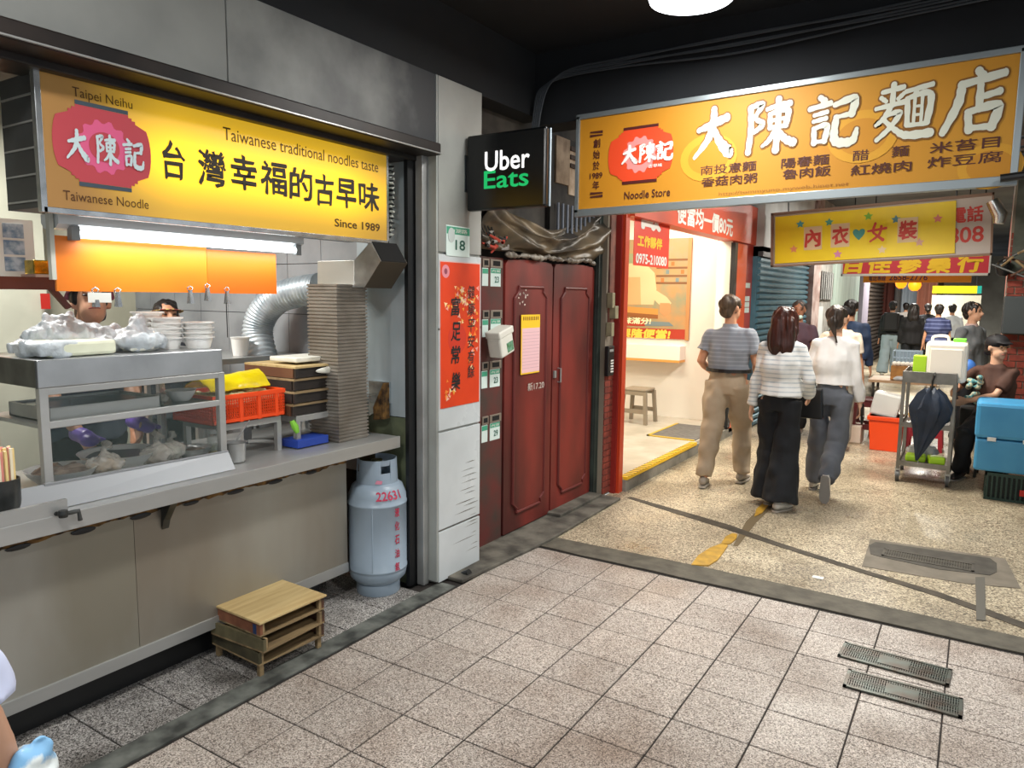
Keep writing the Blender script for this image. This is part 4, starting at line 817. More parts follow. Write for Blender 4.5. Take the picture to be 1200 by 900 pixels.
def wraptext(s, ang, z, w, h, r_, vertical=False, tilt=0):
    o = text(s, (g0[0]+r_, g0[1], z), YU, ZU, w, h, pink_r, t, .02)
    L0 = world_loc(t)
    for v in o.data.vertices:
        p = v.co+L0; dy = p.y-g0[1]; dz = p.z-z; rr = r_-dz*tilt; a = ang+dy/r_; v.co = Vector((g0[0]+(rr+.0015)*math.cos(a), g0[1]+(rr+.0015)*math.sin(a), p.z))-L0
wraptext('22631', -.40, .565, .14, .045, .150, tilt=.45)
for k, ch in enumerate('液化石油氣'): wraptext(ch, -.12, .47-.075*k, .032, .05, .159)
q = flat([(-.02, -.008), (.015, -.012), (.02, .006), (-.01, .01)], (g0[0]+.118*math.cos(-.75), g0[1]+.118*math.sin(-.75), .635), (math.sin(.75), math.cos(.75), 0), ZU); q.build('paint_smudge', M('pink_smudge', '#d98aa0', .7), t)
# ---- stacked wooden noodle boxes on the floor
lay = ['lowest', 'second', 'third', 'topmost']
for k in range(3):
    z = .055+k*.062; a = (-.03, .02, -.015)[k]; dx = (0, .012, -.004)[k]; dy = (0, -.008, .006)[k]
    t = thing('wooden_noodle_box', ['lowest of the three wooden noodle boxes on the floor, standing on legs', 'middle wooden noodle box of the floor stack', 'topmost wooden noodle box of the floor stack, with a pale plywood lid'][k], 'box', (-2.62+dx, 2.08+dy, z if k else 0), 'wooden noodle boxes on the floor', rz=0)
    x0, x1, y0, y1 = -2.79+dx, -2.45+dx, 1.90+dy, 2.25+dy
    def R_(b): return b.xf(Matrix.Translation((-2.62, 2.08, 0)) @ Matrix.Rotation(a*1.5, 4, 'Z') @ Matrix.Translation((2.62, -2.08, 0)))
    R_(B().box((x0, y0, z), (x1, y1, z+.008))).build('bottom_board', wood_m, t)
    if k == 2: R_(B().box((x0-.006, y0-.006, z+.058), (x1+.008, y1+.01, z+.068))).build('lid', wood_l, t, bevel=.002)
    R_(B().box((x0, y0, z+.008), (x1, y0+.014, z+.058))).build('side_board', [M('mossy_wood', '#4f4932', .8, 0, '#3a3425', 12), M('grey_brown_wood', '#6b6346', .8, 0, '#504a35', 12), M('reddish_wood', '#8d5a3f', .7, 0, '#6b3f2b', 12)][k], t)
    R_(B().box((x0, y1-.014, z+.008), (x1, y1, z+.058))).build('side_board', wood_d, t)
    R_(B().box((x0, y0+.014, z+.008), (x0+.012, y1-.014, z+.058))).build('back_board', wood_d, t)
    for y in (y0, y1-.03): R_(B().box((x1-.022, y+.002, z+.008), (x1-.002, y+.025, z+.058))).build('corner_post', wood_m, t)
    if k == 2: R_(B().box((x1-.045, y0+.0, z+.008), (x1-.024, y0-.002, z+.05))).build('blue_patch', M('blue_label', '#22375f', .6), t)
    if k == 0:
        for x in (x0+.01, x1-.03):
            for y in (y0+.01, y1-.03): R_(B().box((x, y, 0), (x+.02, y+.02, z))).build('leg', wood_m, t)
# ---- customer at the left edge is built with the people
# ================================================================ PILLAR, DOOR DETAILS
def plate(c, w_, h_, top, num, label, u=YU, small=None):
    t = thing('number_plate', label, 'plate', (c[0], c[1], c[2]-h_/2))
    B().box((c[0]-.004, c[1]-w_/2, c[2]-h_/2), (c[0], c[1]+w_/2, c[2]+h_/2)).build('plate', M('plate_white', '#d3e3de', .35), t, bevel=.0015)
    B().box((c[0]-.001, c[1]-w_/2+.003, c[2]+h_*.22), (c[0]+.0012, c[1]+w_/2-.003, c[2]+h_*.46)).build('green_band', M('plate_green', '#3f9c7c', .4), t)
    if top: text(top, (c[0]+.0012, c[1], c[2]+h_*.34), YU, ZU, w_*.75, h_*.14, white_p2, t)
    text(num, (c[0], c[1]+w_*.08, c[2]-h_*.12), YU, ZU, w_*.42, h_*.34, M('plate_digit', '#1f5c4c', .5), t, .02)
    return t
c = (-2.458,3.287,1.916)
pt = plate(c, .215, .165, '內湖路', '18', 'green and white house number plate reading 18 on the white pillar')
flat(ell(.03, .04), (c[0]+.001, c[1]-.065, c[2]+.03), YU, ZU).build('smudge', M('plate_smudge', '#b9c3c0', .6), pt)
t = thing('new_year_poster', 'tall vermilion poster with brush characters taped to the white pillar', 'poster', (-2.458,3.290,0.987))
py0, py1, pz0, pz1 = 3.130, 3.496, 1.0, 1.80; px_ = -2.459
B().box((px_-.002, py0, pz0), (px_, py1, pz1)).build('sheet', M('vermilion_paper', '#e0451c', .5, 0, '#d63e18', 5, spec=.3), t)
B().box((px_-.0025, py0-.006, pz0+.005), (px_-.001, py1+.008, pz1+.006)).build('tape_border', M('tape', '#d9b9b4', .4), t)
pc = [M('leaf_gold', '#f0b040', .6), M('leaf_orange', '#f58a35', .6), M('leaf_pink', '#e9a9a0', .6), M('leaf_cream', '#f3d7a0', .6)]
rr = random.Random(3)
for k in range(110):
    if k < 60: y = py0+.08+rr.gauss(.12, .07); z = pz1-.13-abs(rr.gauss(0, .1))
    elif k < 95: y = py1-.07+rr.gauss(0, .03); z = pz1-.15-rr.random()*.5
    else: y = py0+.08+rr.gauss(0, .05); z = pz0+.09+rr.gauss(0, .03)
    y = min(max(y, py0+.02), py1-.02); s = rr.uniform(.008, .02); a = rr.random()*6.3
    pts = [(s*math.cos(a+q)*(1 if i % 2 else .4), s*math.sin(a+q)*(1 if i % 2 else .4)) for i, q in enumerate([j*PI/3 for j in range(6)])]
    flat(pts, (px_+.0004+.0002*(k % 4), y, z), YU, ZU, th=.0004, off=.0003).build('leaf_print', pc[k % 4], t)
flat(ell(.085, .085), (px_, py0+.15, 1.38), YU, ZU, th=.0003, off=.0002).build('disc_print', M('disc_red', '#cf3418', .6), t)
flat(ell(.034, .036), (px_, py0+.045, pz1-.05), YU, ZU, th=.0003, off=.0003).build('seal_print', M('seal_pink', '#d98a95', .6), t)
flat(ell(.014, .016), (px_+.001, py0+.045, pz1-.05), YU, ZU, th=.0003, off=.0003).build('seal_print', M('seal_dark', '#8c3f52', .6), t)
for ch, z in zip('富足常樂', (1.56, 1.42, 1.29, 1.14)): text(ch, (px_+.0005, py0+.135, z), YU, ZU, .085, .105, pr_black, t, .02, rough=.04, skew=.1)
for ch, z in zip('健康平安有餘', (1.64, 1.545, 1.45, 1.36, 1.27, 1.185)): text(ch, (px_+.0005, py1-.085, z), YU, ZU, .07, .075, M('print_dusk', '#4c2a26', .6), t, .012, rough=.04, skew=.1)
# letter slots with number plates on the red frame
for i, (p, num) in enumerate((((-2.588,3.855,1.736), '23'), ((-2.588,3.859,1.420), '21'), ((-2.588,3.854,1.099), '23'), ((-2.588,3.859,0.754), '29'))):
    w = ['topmost', 'second from the top', 'third from the top', 'lowest'][i]
    plate(p, .115, .115, '內湖', num, '%s green and white plate in the right column beside the red door' % w)
    q = (p[0], p[1]-.115, p[2]); t = thing('number_plate', '%s cropped plate in the left column beside the red door' % w, 'plate', (q[0], q[1], q[2]-.05))
    B().box((q[0]-.004, q[1]-.035, q[2]-.055), (q[0], q[1]+.03, q[2]+.055)).build('plate', M('plate_white', '#d3e3de', .35), t)
    B().box((q[0]-.001, q[1]-.032, q[2]+.02), (q[0]+.0012, q[1]+.027, q[2]+.05)).build('green_band', M('plate_green', '#3f9c7c', .4), t)
    for (cc, n_) in ((p, 'right'), (q, 'left')):
        zc = cc[2]+.085; s = thing('letter_slot', '%s steel letter slot in the %s column beside the red door' % (w, n_), 'mail slot', (cc[0], cc[1], zc-.03))
        ww = .065 if n_ == 'right' else .035
        B().box((cc[0]-.002, cc[1]-ww, zc-.026), (cc[0]+.006, cc[1]+ww, zc+.026)).build('surround', M('slot_metal', '#8e8377', .5, .5), s, bevel=.002)
        B().box((cc[0]+.0055, cc[1]-ww*.6, zc-.014), (cc[0]+.0075, cc[1]+ww*.6, zc+.016)).build('opening', black_void, s)
c = Vector((-2.500,3.786,1.340)); R3 = Matrix.Rotation(.28, 3, 'X')
t = thing('meter_box', 'white plastic box hanging askew over the letter slots', 'box', c-Vector((0, 0, .09)))
B().cbox(c-Vector((0, 0, .02)), (.10, .15, .13), R3).build('box_body', M('dingy_white', '#dcdacf', .4), t, bevel=.012)
B().cbox(c+R3 @ Vector((0, 0, .06)), (.11, .165, .045), R3).build('lid', M('dingy_white', '#dcdacf', .4), t, bevel=.008)
B().cbox(c+Vector((.051, .03, -.03)), (.002, .07, .06), R3).build('green_label', M('leafy_label', '#6f9c86', .5, 0, '#3c6f3c', 40), t)
t = thing('notice', 'yellow headed notice with pink ruled sheet taped to the red door', 'notice', (-2.560,4.240,1.113))
a, bq = (-2.566,4.130,1.497), (-2.566,4.376,1.096)
B().box((a[0]-.001, a[1], bq[2]), (a[0], bq[1], a[2])).build('backing', pr_yel, t)
B().box((a[0], a[1]+.012, bq[2]+.01), (a[0]+.001, bq[1]-.002, a[2]-.09)).build('pink_sheet', M('pink_paper', '#e3b9bd', .6), t)
text('IIIIIIIII', (a[0], (a[1]+bq[1])/2, a[2]-.025), YU, ZU, (bq[1]-a[1])*.8, .025, pr_brown, t, name='print_mark')
for k in range(12): B().box((a[0]+.001, a[1]+.02, a[2]-.12-k*.022), (a[0]+.0013, bq[1]-.01, a[2]-.118-k*.022)).build('ruled_line', M('rule_ink', '#b58a96', .6), t)
# tarpaulin above the red door
t = thing('tarpaulin', 'greasy brown tarpaulin sagging above the red double door', 'tarpaulin', (-2.55, 4.4, 1.86))
def tp_(u, v):
    y = 3.62+1.70*u; sag = math.sin(PI*u)
    z = 2.30-.22*sag*(1-.2*v)-(.40-.17*sag)*v+.006*math.sin(u*21+v*8)+.01*math.sin(v*13+u*4)
    return (-2.585+.07*math.sin(PI*v)*(1+.2*math.sin(u*13+v*5))+.02*math.sin(v*16+3*abs(u-.5)*5)+.012*noise.noise(Vector((u*12, v*9, 0))), y, z)
B().grid(tp_, 70, 40, .004, (1, 0, 0)).build('sheet', tarp_m, t, smooth=True, ang=80)
b = B()
for k in range(16): 
    y = 3.98+k*.078; b.ball((-2.56+random.uniform(-.01, .01), y, 1.885+random.uniform(-.006, .010)), (.016, .07, .012+random.random()*.01), 10, 6)
b.build('rolled_hem', M('hem_film', '#4f463b', .4, 0, '#8a8175', 12, bump=.6, bscale=40), t, vox=.009, warp=lambda p, nn: p+nn*.01*vn(p*40))
t = thing('cloth_bundle', 'red and white rags and wires knotted above the letter slots', 'rags', (-2.54, 3.78, 1.93))
for k in range(12):
    p = Vector((-2.55, 3.72+random.uniform(-.06, .22), 1.95+random.uniform(-.06, .05)))
    B().tube([p, p+Vector((.02, random.uniform(-.06, .06), random.uniform(-.04, .04))), p+Vector((0, random.uniform(-.1, .1), random.uniform(-.06, .03)))], [.006, .012, .006], 6).build('rag', [M('rag_red', '#a83c2c', .7), M('rag_grey', '#8f8a84', .7), M('rag_dark', '#35302c', .7)][k % 3], t)
for k in range(5):
    y = 3.60+k*.035; tag(B().tube(spline([Vector((-2.56, y, 2.45)), Vector((-2.54, y+.02, 2.25)), Vector((-2.55, y-.02, 2.1)), Vector((-2.54, y+.03, 1.98))], 6), .004, 6).build('cable', blackm, None, loc=(-2.55, y, 2.2)), 'loose dark cable hanging beside the tarpaulin left edge', 'cable', 'cables beside the tarpaulin')
# opening above with barred window and stained board
wn = B().box((-2.64, 4.55, 2.0), (-2.60, 5.36, 2.75)).build('window_1', M('window_backing', '#3c3833', .8, 0, '#201d1b', 6), kind='structure')
B().box((-2.60, 4.60, 2.42), (-2.585, 4.80, 2.74)).build('stained_board', M('stained_board', '#a08a72', .7, 0, '#75604c', 9), wn)
B().box((-2.60, 4.80, 2.36), (-2.59, 5.10, 2.70)).build('pale_board', M('pale_board', '#c9b49c', .7, 0, '#9b8064', 9), wn)
for k in range(3): B().box((-2.588, 4.80, 2.55+k*.06), (-2.575, 5.10, 2.58+k*.06)).build('blind_slat', M('blind_brown', '#3a2a20', .7), wn)
for k in range(9): B().tube([(-2.575, 4.62+k*.07, 2.08), (-2.575, 4.62+k*.07, 2.28)], .010, 8).build('bar', M('bar_bluegrey', '#7f8591', .5), wn)
# intercom and meters by the brick pillar
t = thing('intercom', 'black door intercom with a column of white buttons on the brick pillar', 'intercom', (-2.490,5.349,0.980))
c = Vector((-2.478,5.331,1.113))
B().cbox(c, (.035, .11, .24)).build('case', blackm, t, bevel=.006)
for k in range(5): B().cbox(c+Vector((.018, .015, -.085+k*.022)), (.004, .05, .012)).build('button', white_pl, t)
B().cbox(c+Vector((.018, 0, .085)), (.004, .07, .02)).build('name_strip', M('greyish', '#9b9b98', .5), t)
for i, (p, s_) in enumerate((((-2.475,5.326,1.595), (.05, .05, .12)), ((-2.470,5.369,1.501), (.06, .06, .10)), ((-2.475,5.324,1.366), (.05, .05, .11)))):
    tag(B().cbox(p, s_).build('meter_box', M('meter_cream', '#a39b7c', .5, 0, '#857e64', 9), None, loc=Vector(p)-Vector((0, 0, s_[2]/2)), bevel=.004), ['upper', 'middle', 'lower'][i]+' small beige meter box on the board beside the orange post', 'meter')
# ================================================================ UBER EATS LIGHT BOX
t = thing('delivery_light_box', 'black light box with glowing white and green words, bracketed to the white pillar', 'sign', (-2.19, 3.35, 2.09))
B().box((-2.449, 3.35, 2.085), (-1.945, 3.40, 2.49)).build('case', M('black_gloss', '#0c0e10', .25), t, bevel=.012)
B().box((-1.945, 3.385, 2.09), (-1.940, 3.398, 2.485)).build('edge_strip', M('edge_grey', '#93a3ad', .4), t)
B().box((-2.54, 3.36, 2.20), (-2.449, 3.42, 2.38)).build('bracket', blackm, t, bevel=.003)
B().box((-2.475, 3.35, 2.19), (-2.46, 3.43, 2.39)).build('bracket_plate', M('bracket_slate', '#2a3338', .4), t)
text('Uber', (-2.184,3.350,2.341), XU, ZU, .285, .105, M('lit_white', '#ffffff', .5, emit='#ffffff', es=.7), t, .014)
text('Eats', (-2.189,3.350,2.244), XU, ZU, .285, .095, M('lit_green', '#0fae5c', .5, emit='#10b868', es=.7), t, .014)
# ================================================================ BIG GOLD SIGN ACROSS THE LANE
SY = 4.1; sx0, sx1, sz0, sz1 = -2.14, .065, 2.155, 2.69
t = thing('noodle_shop_sign', 'large golden noodle shop box sign hung across the arcade under the black beam', 'sign', (-1.04, 4.2, sz0))
slp = .016
def W(b): # sign hangs a touch higher on the right
    for p in b.v: p.z += slp*(p.x-sx0)
    return b
W(B().box((sx0-.02, SY+.012, sz0-.02), (sx1+.02, SY+.22, sz1+.02))).build('housing', M('housing_brown', '#4a3f38', .6, .2), t)
fb = B(); fb.box((sx0-.025, SY-.012, sz0-.045), (sx1+.03, SY+.03, sz0)); fb.box((sx0-.025, SY-.012, sz1), (sx1+.03, SY+.03, sz1+.03)); fb.box((sx0-.025, SY-.012, sz0-.02), (sx0, SY+.03, sz1+.02)); fb.box((sx1, SY-.012, sz0-.02), (sx1+.03, SY+.03, sz1+.02))
W(fb).build('frame', M('frame_alum', '#9aa3a6', .35, .7), t, bevel=.003)
W(B().box((sx0, SY, sz0), (sx1, SY+.02, sz1))).build('sign_face', M('gold_face', '#b87a0c', .6, 0, '#c08a20', .9, .5, detail=1), t)
U2 = Vector((1, 0, slp)); V2 = Vector((0, 0, 1))
for (px0, sz_) in (((-1.338,4.098,2.394), .16), ((-0.563,4.098,2.428), .16), ((-0.014,4.098,2.238), .13)):
    flat(ell(sz_, sz_*.8), px0, U2, V2, th=.0004, off=.0002).build('pale_swirl', M('gold_pale', '#c9921e', .6), t)
    flat(ell(sz_*.72, sz_*.55), px0, U2, V2, th=.0004, off=.0007).build('pale_swirl', M('gold_mid', '#bb7f10', .6), t)
emblem((-1.744,4.098,2.449), U2, V2, .146, t, M('emblem_red_b', '#d8431c', .5), M('emblem_dark_b', '#4a1410', .5), M('emblem_pink_b', '#dd8a86', .5), white_p2, sx=1.24)
brushes('大陳記', (-1.700,4.092,2.454),0.321, .105, U2, V2, white_p2, t, gap=.05, fat=1)
text('古早味', (-1.645,4.092,2.377), U2, V2, .085, .02, white_p2, t, .01)
text('Noodle Store', (-1.694,4.098,2.222), U2, V2, .285, .045, M('print_maroon', '#4b1d10', .6), t, .012)
for ch, y in zip(('創', '始', '於', '1989', '年'), (166, 179, 192, 205, 217)): text(ch, ((-2.025,4.098,2.420)[0], 4.098, 0+{166: (-2.028,4.098,2.540)[2], 179: (-2.026,4.098,2.475)[2], 192: (-2.024,4.098,2.410)[2], 205: (-2.023,4.098,2.350)[2], 217: (-2.021,4.098,2.294)[2]}[y]), U2, V2, .085 if ch == '1989' else .045, .035 if ch == '1989' else .052, M('print_maroon', '#4b1d10', .6), t, .02)
for c_, sg in (((-2.029,4.098,2.595), 1), ((-2.020,4.098,2.238), -1)):
    flat([(-.042, .017*sg), (.042, .017*sg), (.042, .002*sg), (-.042, .008*sg)][::sg], c_, U2, V2).build('bracket_mark', M('print_maroon', '#4b1d10', .6), t)
    flat([(-.042, -.001*sg), (.042, -.005*sg), (.042, -.012*sg), (-.042, -.016*sg)][::sg], c_, U2, V2).build('bracket_mark', M('print_maroon', '#4b1d10', .6), t)
big = M('big_glyph', '#cfd2c2', .6); shd = M('glyph_shadow', '#7d5010', .6)
for ch, cw, h_ in (('大', ((-1.314,4.098,2.524),0.224), .27), ('陳', ((-1.018,4.098,2.526),0.250), .275), ('記', ((-0.703,4.098,2.518),0.238), .255), ('麵', ((-0.391,4.098,2.527),0.242), .265), ('店', ((-0.100,4.098,2.532),0.238), .28)):
    brush(ch, cw[0], cw[1], h_, U2, V2, shd, t, fat=3.2, th=.0008, name='glyph_outline')
    brush(ch, Vector(cw[0])+Vector((0, -.002, 0)), cw[1], h_, U2, V2, big, t)
mk = M('print_maroon', '#4b1d10', .6)
for s_, c_, w_ in (('南投意麵', (-1.226,4.098,2.329), .305), ('香菇肉粥', (-1.218,4.098,2.265), .305), ('陽春麵', (-0.827,4.098,2.331), .235), ('魯肉飯', (-0.816,4.098,2.274), .235), ('醋', (-0.562,4.098,2.337), .075), ('麵', (-0.388,4.098,2.341), .075), ('紅燒肉', (-0.469,4.098,2.267), .27), ('米苔目', (-0.123,4.098,2.344), .28), ('炸豆腐', (-0.118,4.098,2.277), .30)):
    text(s_, c_, U2, V2, w_, .052, mk, t, .012)
text('http://tommyuno.myweb.hinet.net', (-0.940,4.098,2.196), U2, V2, .66, .026, M('print_ochre', '#9a6418', .6), t)
tag(B().tube([(0.029,4.020,2.170), (.4, 4.02, 2.2)], .018, 10).build('pipe', blackm, None, loc=(.1, 4.02, 2.2)), 'short black pipe crossing the lower right corner of the big gold sign', 'pipe')
# arcade lamp, cables
t = thing('ceiling_lamp', 'round white ceiling lamp on the black arcade ceiling', 'lamp', (-1.23, 3.43, 2.95))
B().lathe([(.19, 3.14), (.20, 3.05), (.185, 3.0)], (-1.23, 3.43, 0), 40).build('body', white_pl, t, smooth=True)
B().lathe([(.195, 3.0), (.19, 2.985), (.12, 2.97), (0, 2.965)], (-1.23, 3.43, 0), 40).build('diffuser', lamp_e, t, smooth=True)
for i, (x, y) in enumerate(((-1.3, .5), (.9, 1.6))):
    t = thing('ceiling_lamp', ['round white arcade ceiling lamp above the viewer', 'round white arcade ceiling lamp right of the viewer'][i], 'lamp', (x, y, 2.95))
    B().lathe([(.19, 3.14), (.20, 3.05), (.20, 3.0)], (x, y, 0), 30).build('body', white_pl, t, smooth=True)
    B().lathe([(.195, 3.0), (.19, 2.985), (.12, 2.97), (0, 2.965)], (x, y, 0), 30).build('diffuser', lamp_e, t, smooth=True)
cab = M('cable_grey', '#3a3f44', .5)
for k in range(5):
    P = [Vector((-2.47+.01*k, 4.05, 2.2)), Vector((-2.45+.012*k, 4.06, 2.75)), Vector((-2.36+.02*k, 4.08, 2.93+.01*k)), Vector((-1.9, 4.10, 2.96+.012*k)), Vector((-1.2, 4.10, 2.93+.02*k+.03*(k % 2))), Vector((-.4, 4.10, 2.97+.015*k)), Vector((.5, 4.10, 3.0+.02*k))]
    tag(B().tube(spline(P, 8), .006, 6).build('cable', cab, None, loc=(-2.4, 4.07, 2.8)), 'grey cable clipped along the black beam above the gold sign', 'cable', 'cables on the black beam')
# ================================================================ PEOPLE
def ik(a, c, l1, l2, hint):
    d = c-a; L = min(d.length, (l1+l2)*.999); d.normalize(); x = (l1*l1-l2*l2+L*L)/(2*L); h = math.sqrt(max(l1*l1-x*x, 1e-6))
    hn = Vector(hint); hn = hn-d*hn.dot(d); hn.normalize(); return a+d*x+hn*h, a+d*L
def figure(label, base, H, rz, top, bottom, hair, shoes, female=False, pelvis=(0, 0, .93), spine=(0, .03, 1), headv=(0, .05, 1), hyaw=0, hpitch=0,
           feet=((-.09, .0, .075), (.09, 0, .075)), toes=((-.1, 1, 0), (.1, 1, 0)), hands=((-.25, .05, .80), (.25, .05, .80)), elbow=((-.4, -1, 0), (.4, -1, 0)), knee=((0, 1, 0), (0, 1, 0)),
           curl=.7, vox=.010, skinm=skin, group=None, face=True, show_legs=True, bulk=1.0):
    T = thing('person', label, 'person', (base[0], base[1], base[2] if len(base) > 2 else 0), group)
    k = H/1.70; O = Vector(T.location); V = Vector
    RZ = Matrix.Rotation(rz, 3, 'Z')
    X = lambda p: O+RZ @ (V(p)*k)
    P = V(pelvis); s = V(spine).normalized(); r = V((1, 0, 0)); r = (r-s*r.dot(s)).normalized()
    sw = .142 if female else .162; bw = (.86 if female else .98)*bulk
    neck = P+s*.50; sh = [P+s*.432-r*sw, P+s*.432+r*sw]; hipj = [P-r*.085+V((0, 0, -.02)), P+r*.085+V((0, 0, -.02))]
    hv = V(headv).normalized(); hc = neck+hv*.155
    Rh = Matrix.Rotation(hyaw, 3, 'Z') @ Matrix.Rotation(-hpitch, 3, 'X')
    hp = lambda v: hc+Rh @ V(v)
    el = []; wr = []
    for i in (0, 1):
        e, w_ = ik(sh[i], V(hands[i]), .27, .245, elbow[i]); el.append(e); wr.append(w_)
    kn = []; an = []
    for i in (0, 1):
        q, a_ = ik(hipj[i], V(feet[i]), .425, .42, knee[i]); kn.append(q); an.append(a_)
    def xb(b): b.v = [X(p) for p in b.v]; return b
    ref = tuple(r)
    # ---- body
    b = B(); lite = vox > .013
    b.tube([P-s*.06, P+s*.06, P+s*.16, P+s*.30, P+s*.42, P+s*.475, neck+s*.0], [(.12*bw, .085), (.15*bw, .10), (.125*bw, .085), (.145*bw, .095), (.145*bw, .075), (.10, .052), (.052, .048)], 16, ref=ref)
    b.tube([neck-s*.02, neck+hv*.05, hc-hv*.02], [.055, .050, .052], 12)
    b.ball(hc+Rh @ V((0, -.012, .022)), (.074, .092, .088), 18, 12, Rh); b.ball(hp((0, .022, -.045)), (.056, .066, .070), 16, 10, Rh)
    b.tube([hp((0, .075, .02)), hp((0, .093, -.008)), hp((0, .106, -.024)), hp((0, .09, -.034))], [.011, .012, .015, .012], 8)
    b.ball(hp((0, .064, -.088)), (.024, .020, .018), 10, 6, Rh)
    for sg in (-1, 1):
        b.ball(hp((.077*sg, -.008, -.008)), (.010, .018, .030), 8, 6, Rh); b.ball(hp((.030*sg, .078, .028)), (.020, .010, .008), 8, 6, Rh)
    for i in (0, 1):
        sg = -1 if i == 0 else 1
        b.ball(sh[i], (.042*bw, .042, .038), 10, 8)
        b.tube([sh[i], sh[i].lerp(el[i], .35), el[i], el[i].lerp(wr[i], .3), wr[i]], [.038*bw, .041*bw, .035*bw, .036*bw, .024], 12)
        d = (wr[i]-el[i]).normalized(); inn = V((-sg, 0, 0)); inn = (inn-d*inn.dot(d)).normalized(); fr = d.cross(inn)*sg
        palm = wr[i]+d*.045; b.tube([wr[i]-d*.01, wr[i]+d*.03, wr[i]+d*.08], [(.020, .022), (.016, .036), (.014, .040)], 10, ref=tuple(inn))
        if not lite:
            for f in range(4):
                o_ = wr[i]+d*(.082)+fr*(.028-.0187*f); ln = (.068, .078, .072, .056)[f]; c_ = curl*(1+.1*f)
                d1 = (d+inn*c_*.35).normalized(); d2 = (d+inn*c_*.95).normalized(); d3 = (d+inn*c_*1.8).normalized()
                b.tube([o_-d*.02, o_+d1*ln*.4, o_+d1*ln*.4+d2*ln*.33, o_+d1*ln*.4+d2*ln*.33+d3*ln*.27], [.0092, .009, .0085, .0075], 8)
            o_ = wr[i]+d*.025+fr*.032; d1 = (d*.75+fr*.55+inn*.3).normalized(); d2 = (d*.95+fr*.1+inn*.35).normalized()
            b.tube([o_-d1*.015, o_+d1*.035, o_+d1*.035+d2*.028], [.011, .0095, .008], 8)
        else: b.ball(wr[i]+d*.11, (.02, .03, .045), 8, 6)
        b.tube([hipj[i]+V((0, 0, .03)), hipj[i].lerp(kn[i], .4), kn[i], kn[i].lerp(an[i], .35), an[i]], [.083*bw, .073*bw, .052, .053, .034], 12)
        tz = V(toes[i]).normalized(); b.tube([an[i]-tz*.03-V((0, 0, .02)), an[i]+tz*.05-V((0, 0, .03)), an[i]+tz*.12-V((0, 0, .045))], [(.03, .034), (.036, .026), (.032, .016)], 10, ref=(1, 0, 0))
    body = xb(b).build('body', skinm, T, vox=vox, sm=3)
    # ---- face
    if face:
        for sg in (-1, 1):
            xb(B().ball(hp((.030*sg, .0765, .008)), (.0135, .008, .0055), 10, 6, Rh)).build('eye', M('eye_dark', '#2a1d18', .3), T)
            xb(B().tube([hp((.014*sg, .088, .028)), hp((.032*sg, .0865, .033)), hp((.048*sg, .074, .027))], [.003, .0042, .002], 6)).build('eyebrow', hair_blk, T)
        xb(B().tube([hp((-.024, .078, -.058)), hp((-.008, .087, -.055)), hp((.008, .087, -.055)), hp((.024, .078, -.058))], [.002, .0055, .0055, .002], 8)).build('lips', lips_m, T)
    # ---- hair / headwear
    fold = lambda amp, f, zf=1, sd=0: (lambda p, nn: p+nn*amp*vn(p*[f, f, f*zf]+sd))
    hm, hs = hair[1], hair[0]
    b = B()
    if hs != 'bald':
        b.ball(hp((0, -.024, .034)), (.083, .098, .090), 20, 12, Rh); b.ball(hp((0, -.060, -.025)), (.068, .050, .062), 14, 8, Rh)
    if hs == 'long':
        b.tube([hp((0, -.02, .07)), hp((0, -.055, .0)), hp((0, -.075, -.10)), hp((0, -.085, -.20)), hp((0, -.085, -.28))], [(.07, .07), (.098, .075), (.112, .062), (.112, .05), (.085, .028)], 20, ref=tuple(Rh @ V((1, 0, 0))))
        for sg in (-1, 1): b.tube([hp((.03*sg, .02, .11)), hp((.082*sg, .03, .03)), hp((.092*sg, .01, -.07)), hp((.085*sg, -.02, -.17))], [.03, .026, .03, .02], 10)
    if hs == 'bun':
        b.ball(hp((0, -.105, -.02)), (.045, .045, .05), 12, 8, Rh); b.tube([hp((0, -.11, -.04)), hp((.02, -.12, -.12)), hp((.04, -.12, -.20))], [.03, .022, .008], 10)
    if hs == 'tail': b.tube([hp((0, -.09, .02)), hp((0, -.125, -.05)), hp((0, -.12, -.18))], [.03, .035, .01], 10)
    if hs != 'bald': xb(b).build('hair', hm, T, vox=max(.008, vox*.8), sm=2, warp=fold(.010, 45, .25))
    if len(hair) > 2:
        cm = hair[2]; b = B(); b.ball(hp((0, -.012, .052)), (.088, .108, .075), 20, 12, Rh)
        b.tube([hp((0, .06, .052)), hp((0, .105, .052)), hp((0, .138, .046))], [(.075, .012), (.066, .009), (.040, .006)], 14, ref=tuple(Rh @ V((1, 0, 0))))
        xb(b).build('cap', cm, T, vox=max(.008, vox*.8), sm=2)
    # ---- top
    tm_, slv, hem, ease = top[:4]
    w_ = 1.0+ease*.5; b = B()
    hz = P+s*hem; fl = .02*ease
    b.tube([hz, P+s*(hem*.5+.04), P+s*.16, P+s*.30, P+s*.42, P+s*.475, neck+s*.002], [((.150*bw+fl)*w_, (.108+fl)*w_), ((.150*bw+fl)*w_, .112*w_), ((.134*bw+fl)*w_, .100*w_), ((.156*bw+.006)*w_, .112*w_), (.172*bw, .096), (.128*bw, .074), (.062, .056)], 22, ref=ref)
    for i in (0, 1):
        b.ball(sh[i]-V((0, 0, .004)), (.058, .062, .054), 12, 8)
        if slv >= 1:
            b.tube([sh[i], sh[i].lerp(el[i], .45), el[i], el[i].lerp(wr[i], .5), el[i].lerp(wr[i], .96)], [.056, (.053+fl)*bw, (.048+fl)*bw, .042+fl, .033+fl*.7], 14)
        else:
            e2 = sh[i].lerp(el[i], slv); b.tube([sh[i], sh[i].lerp(e2, .6), e2], [.057, (.058+fl*.7), (.060+fl)*max(bw, .9)], 14)
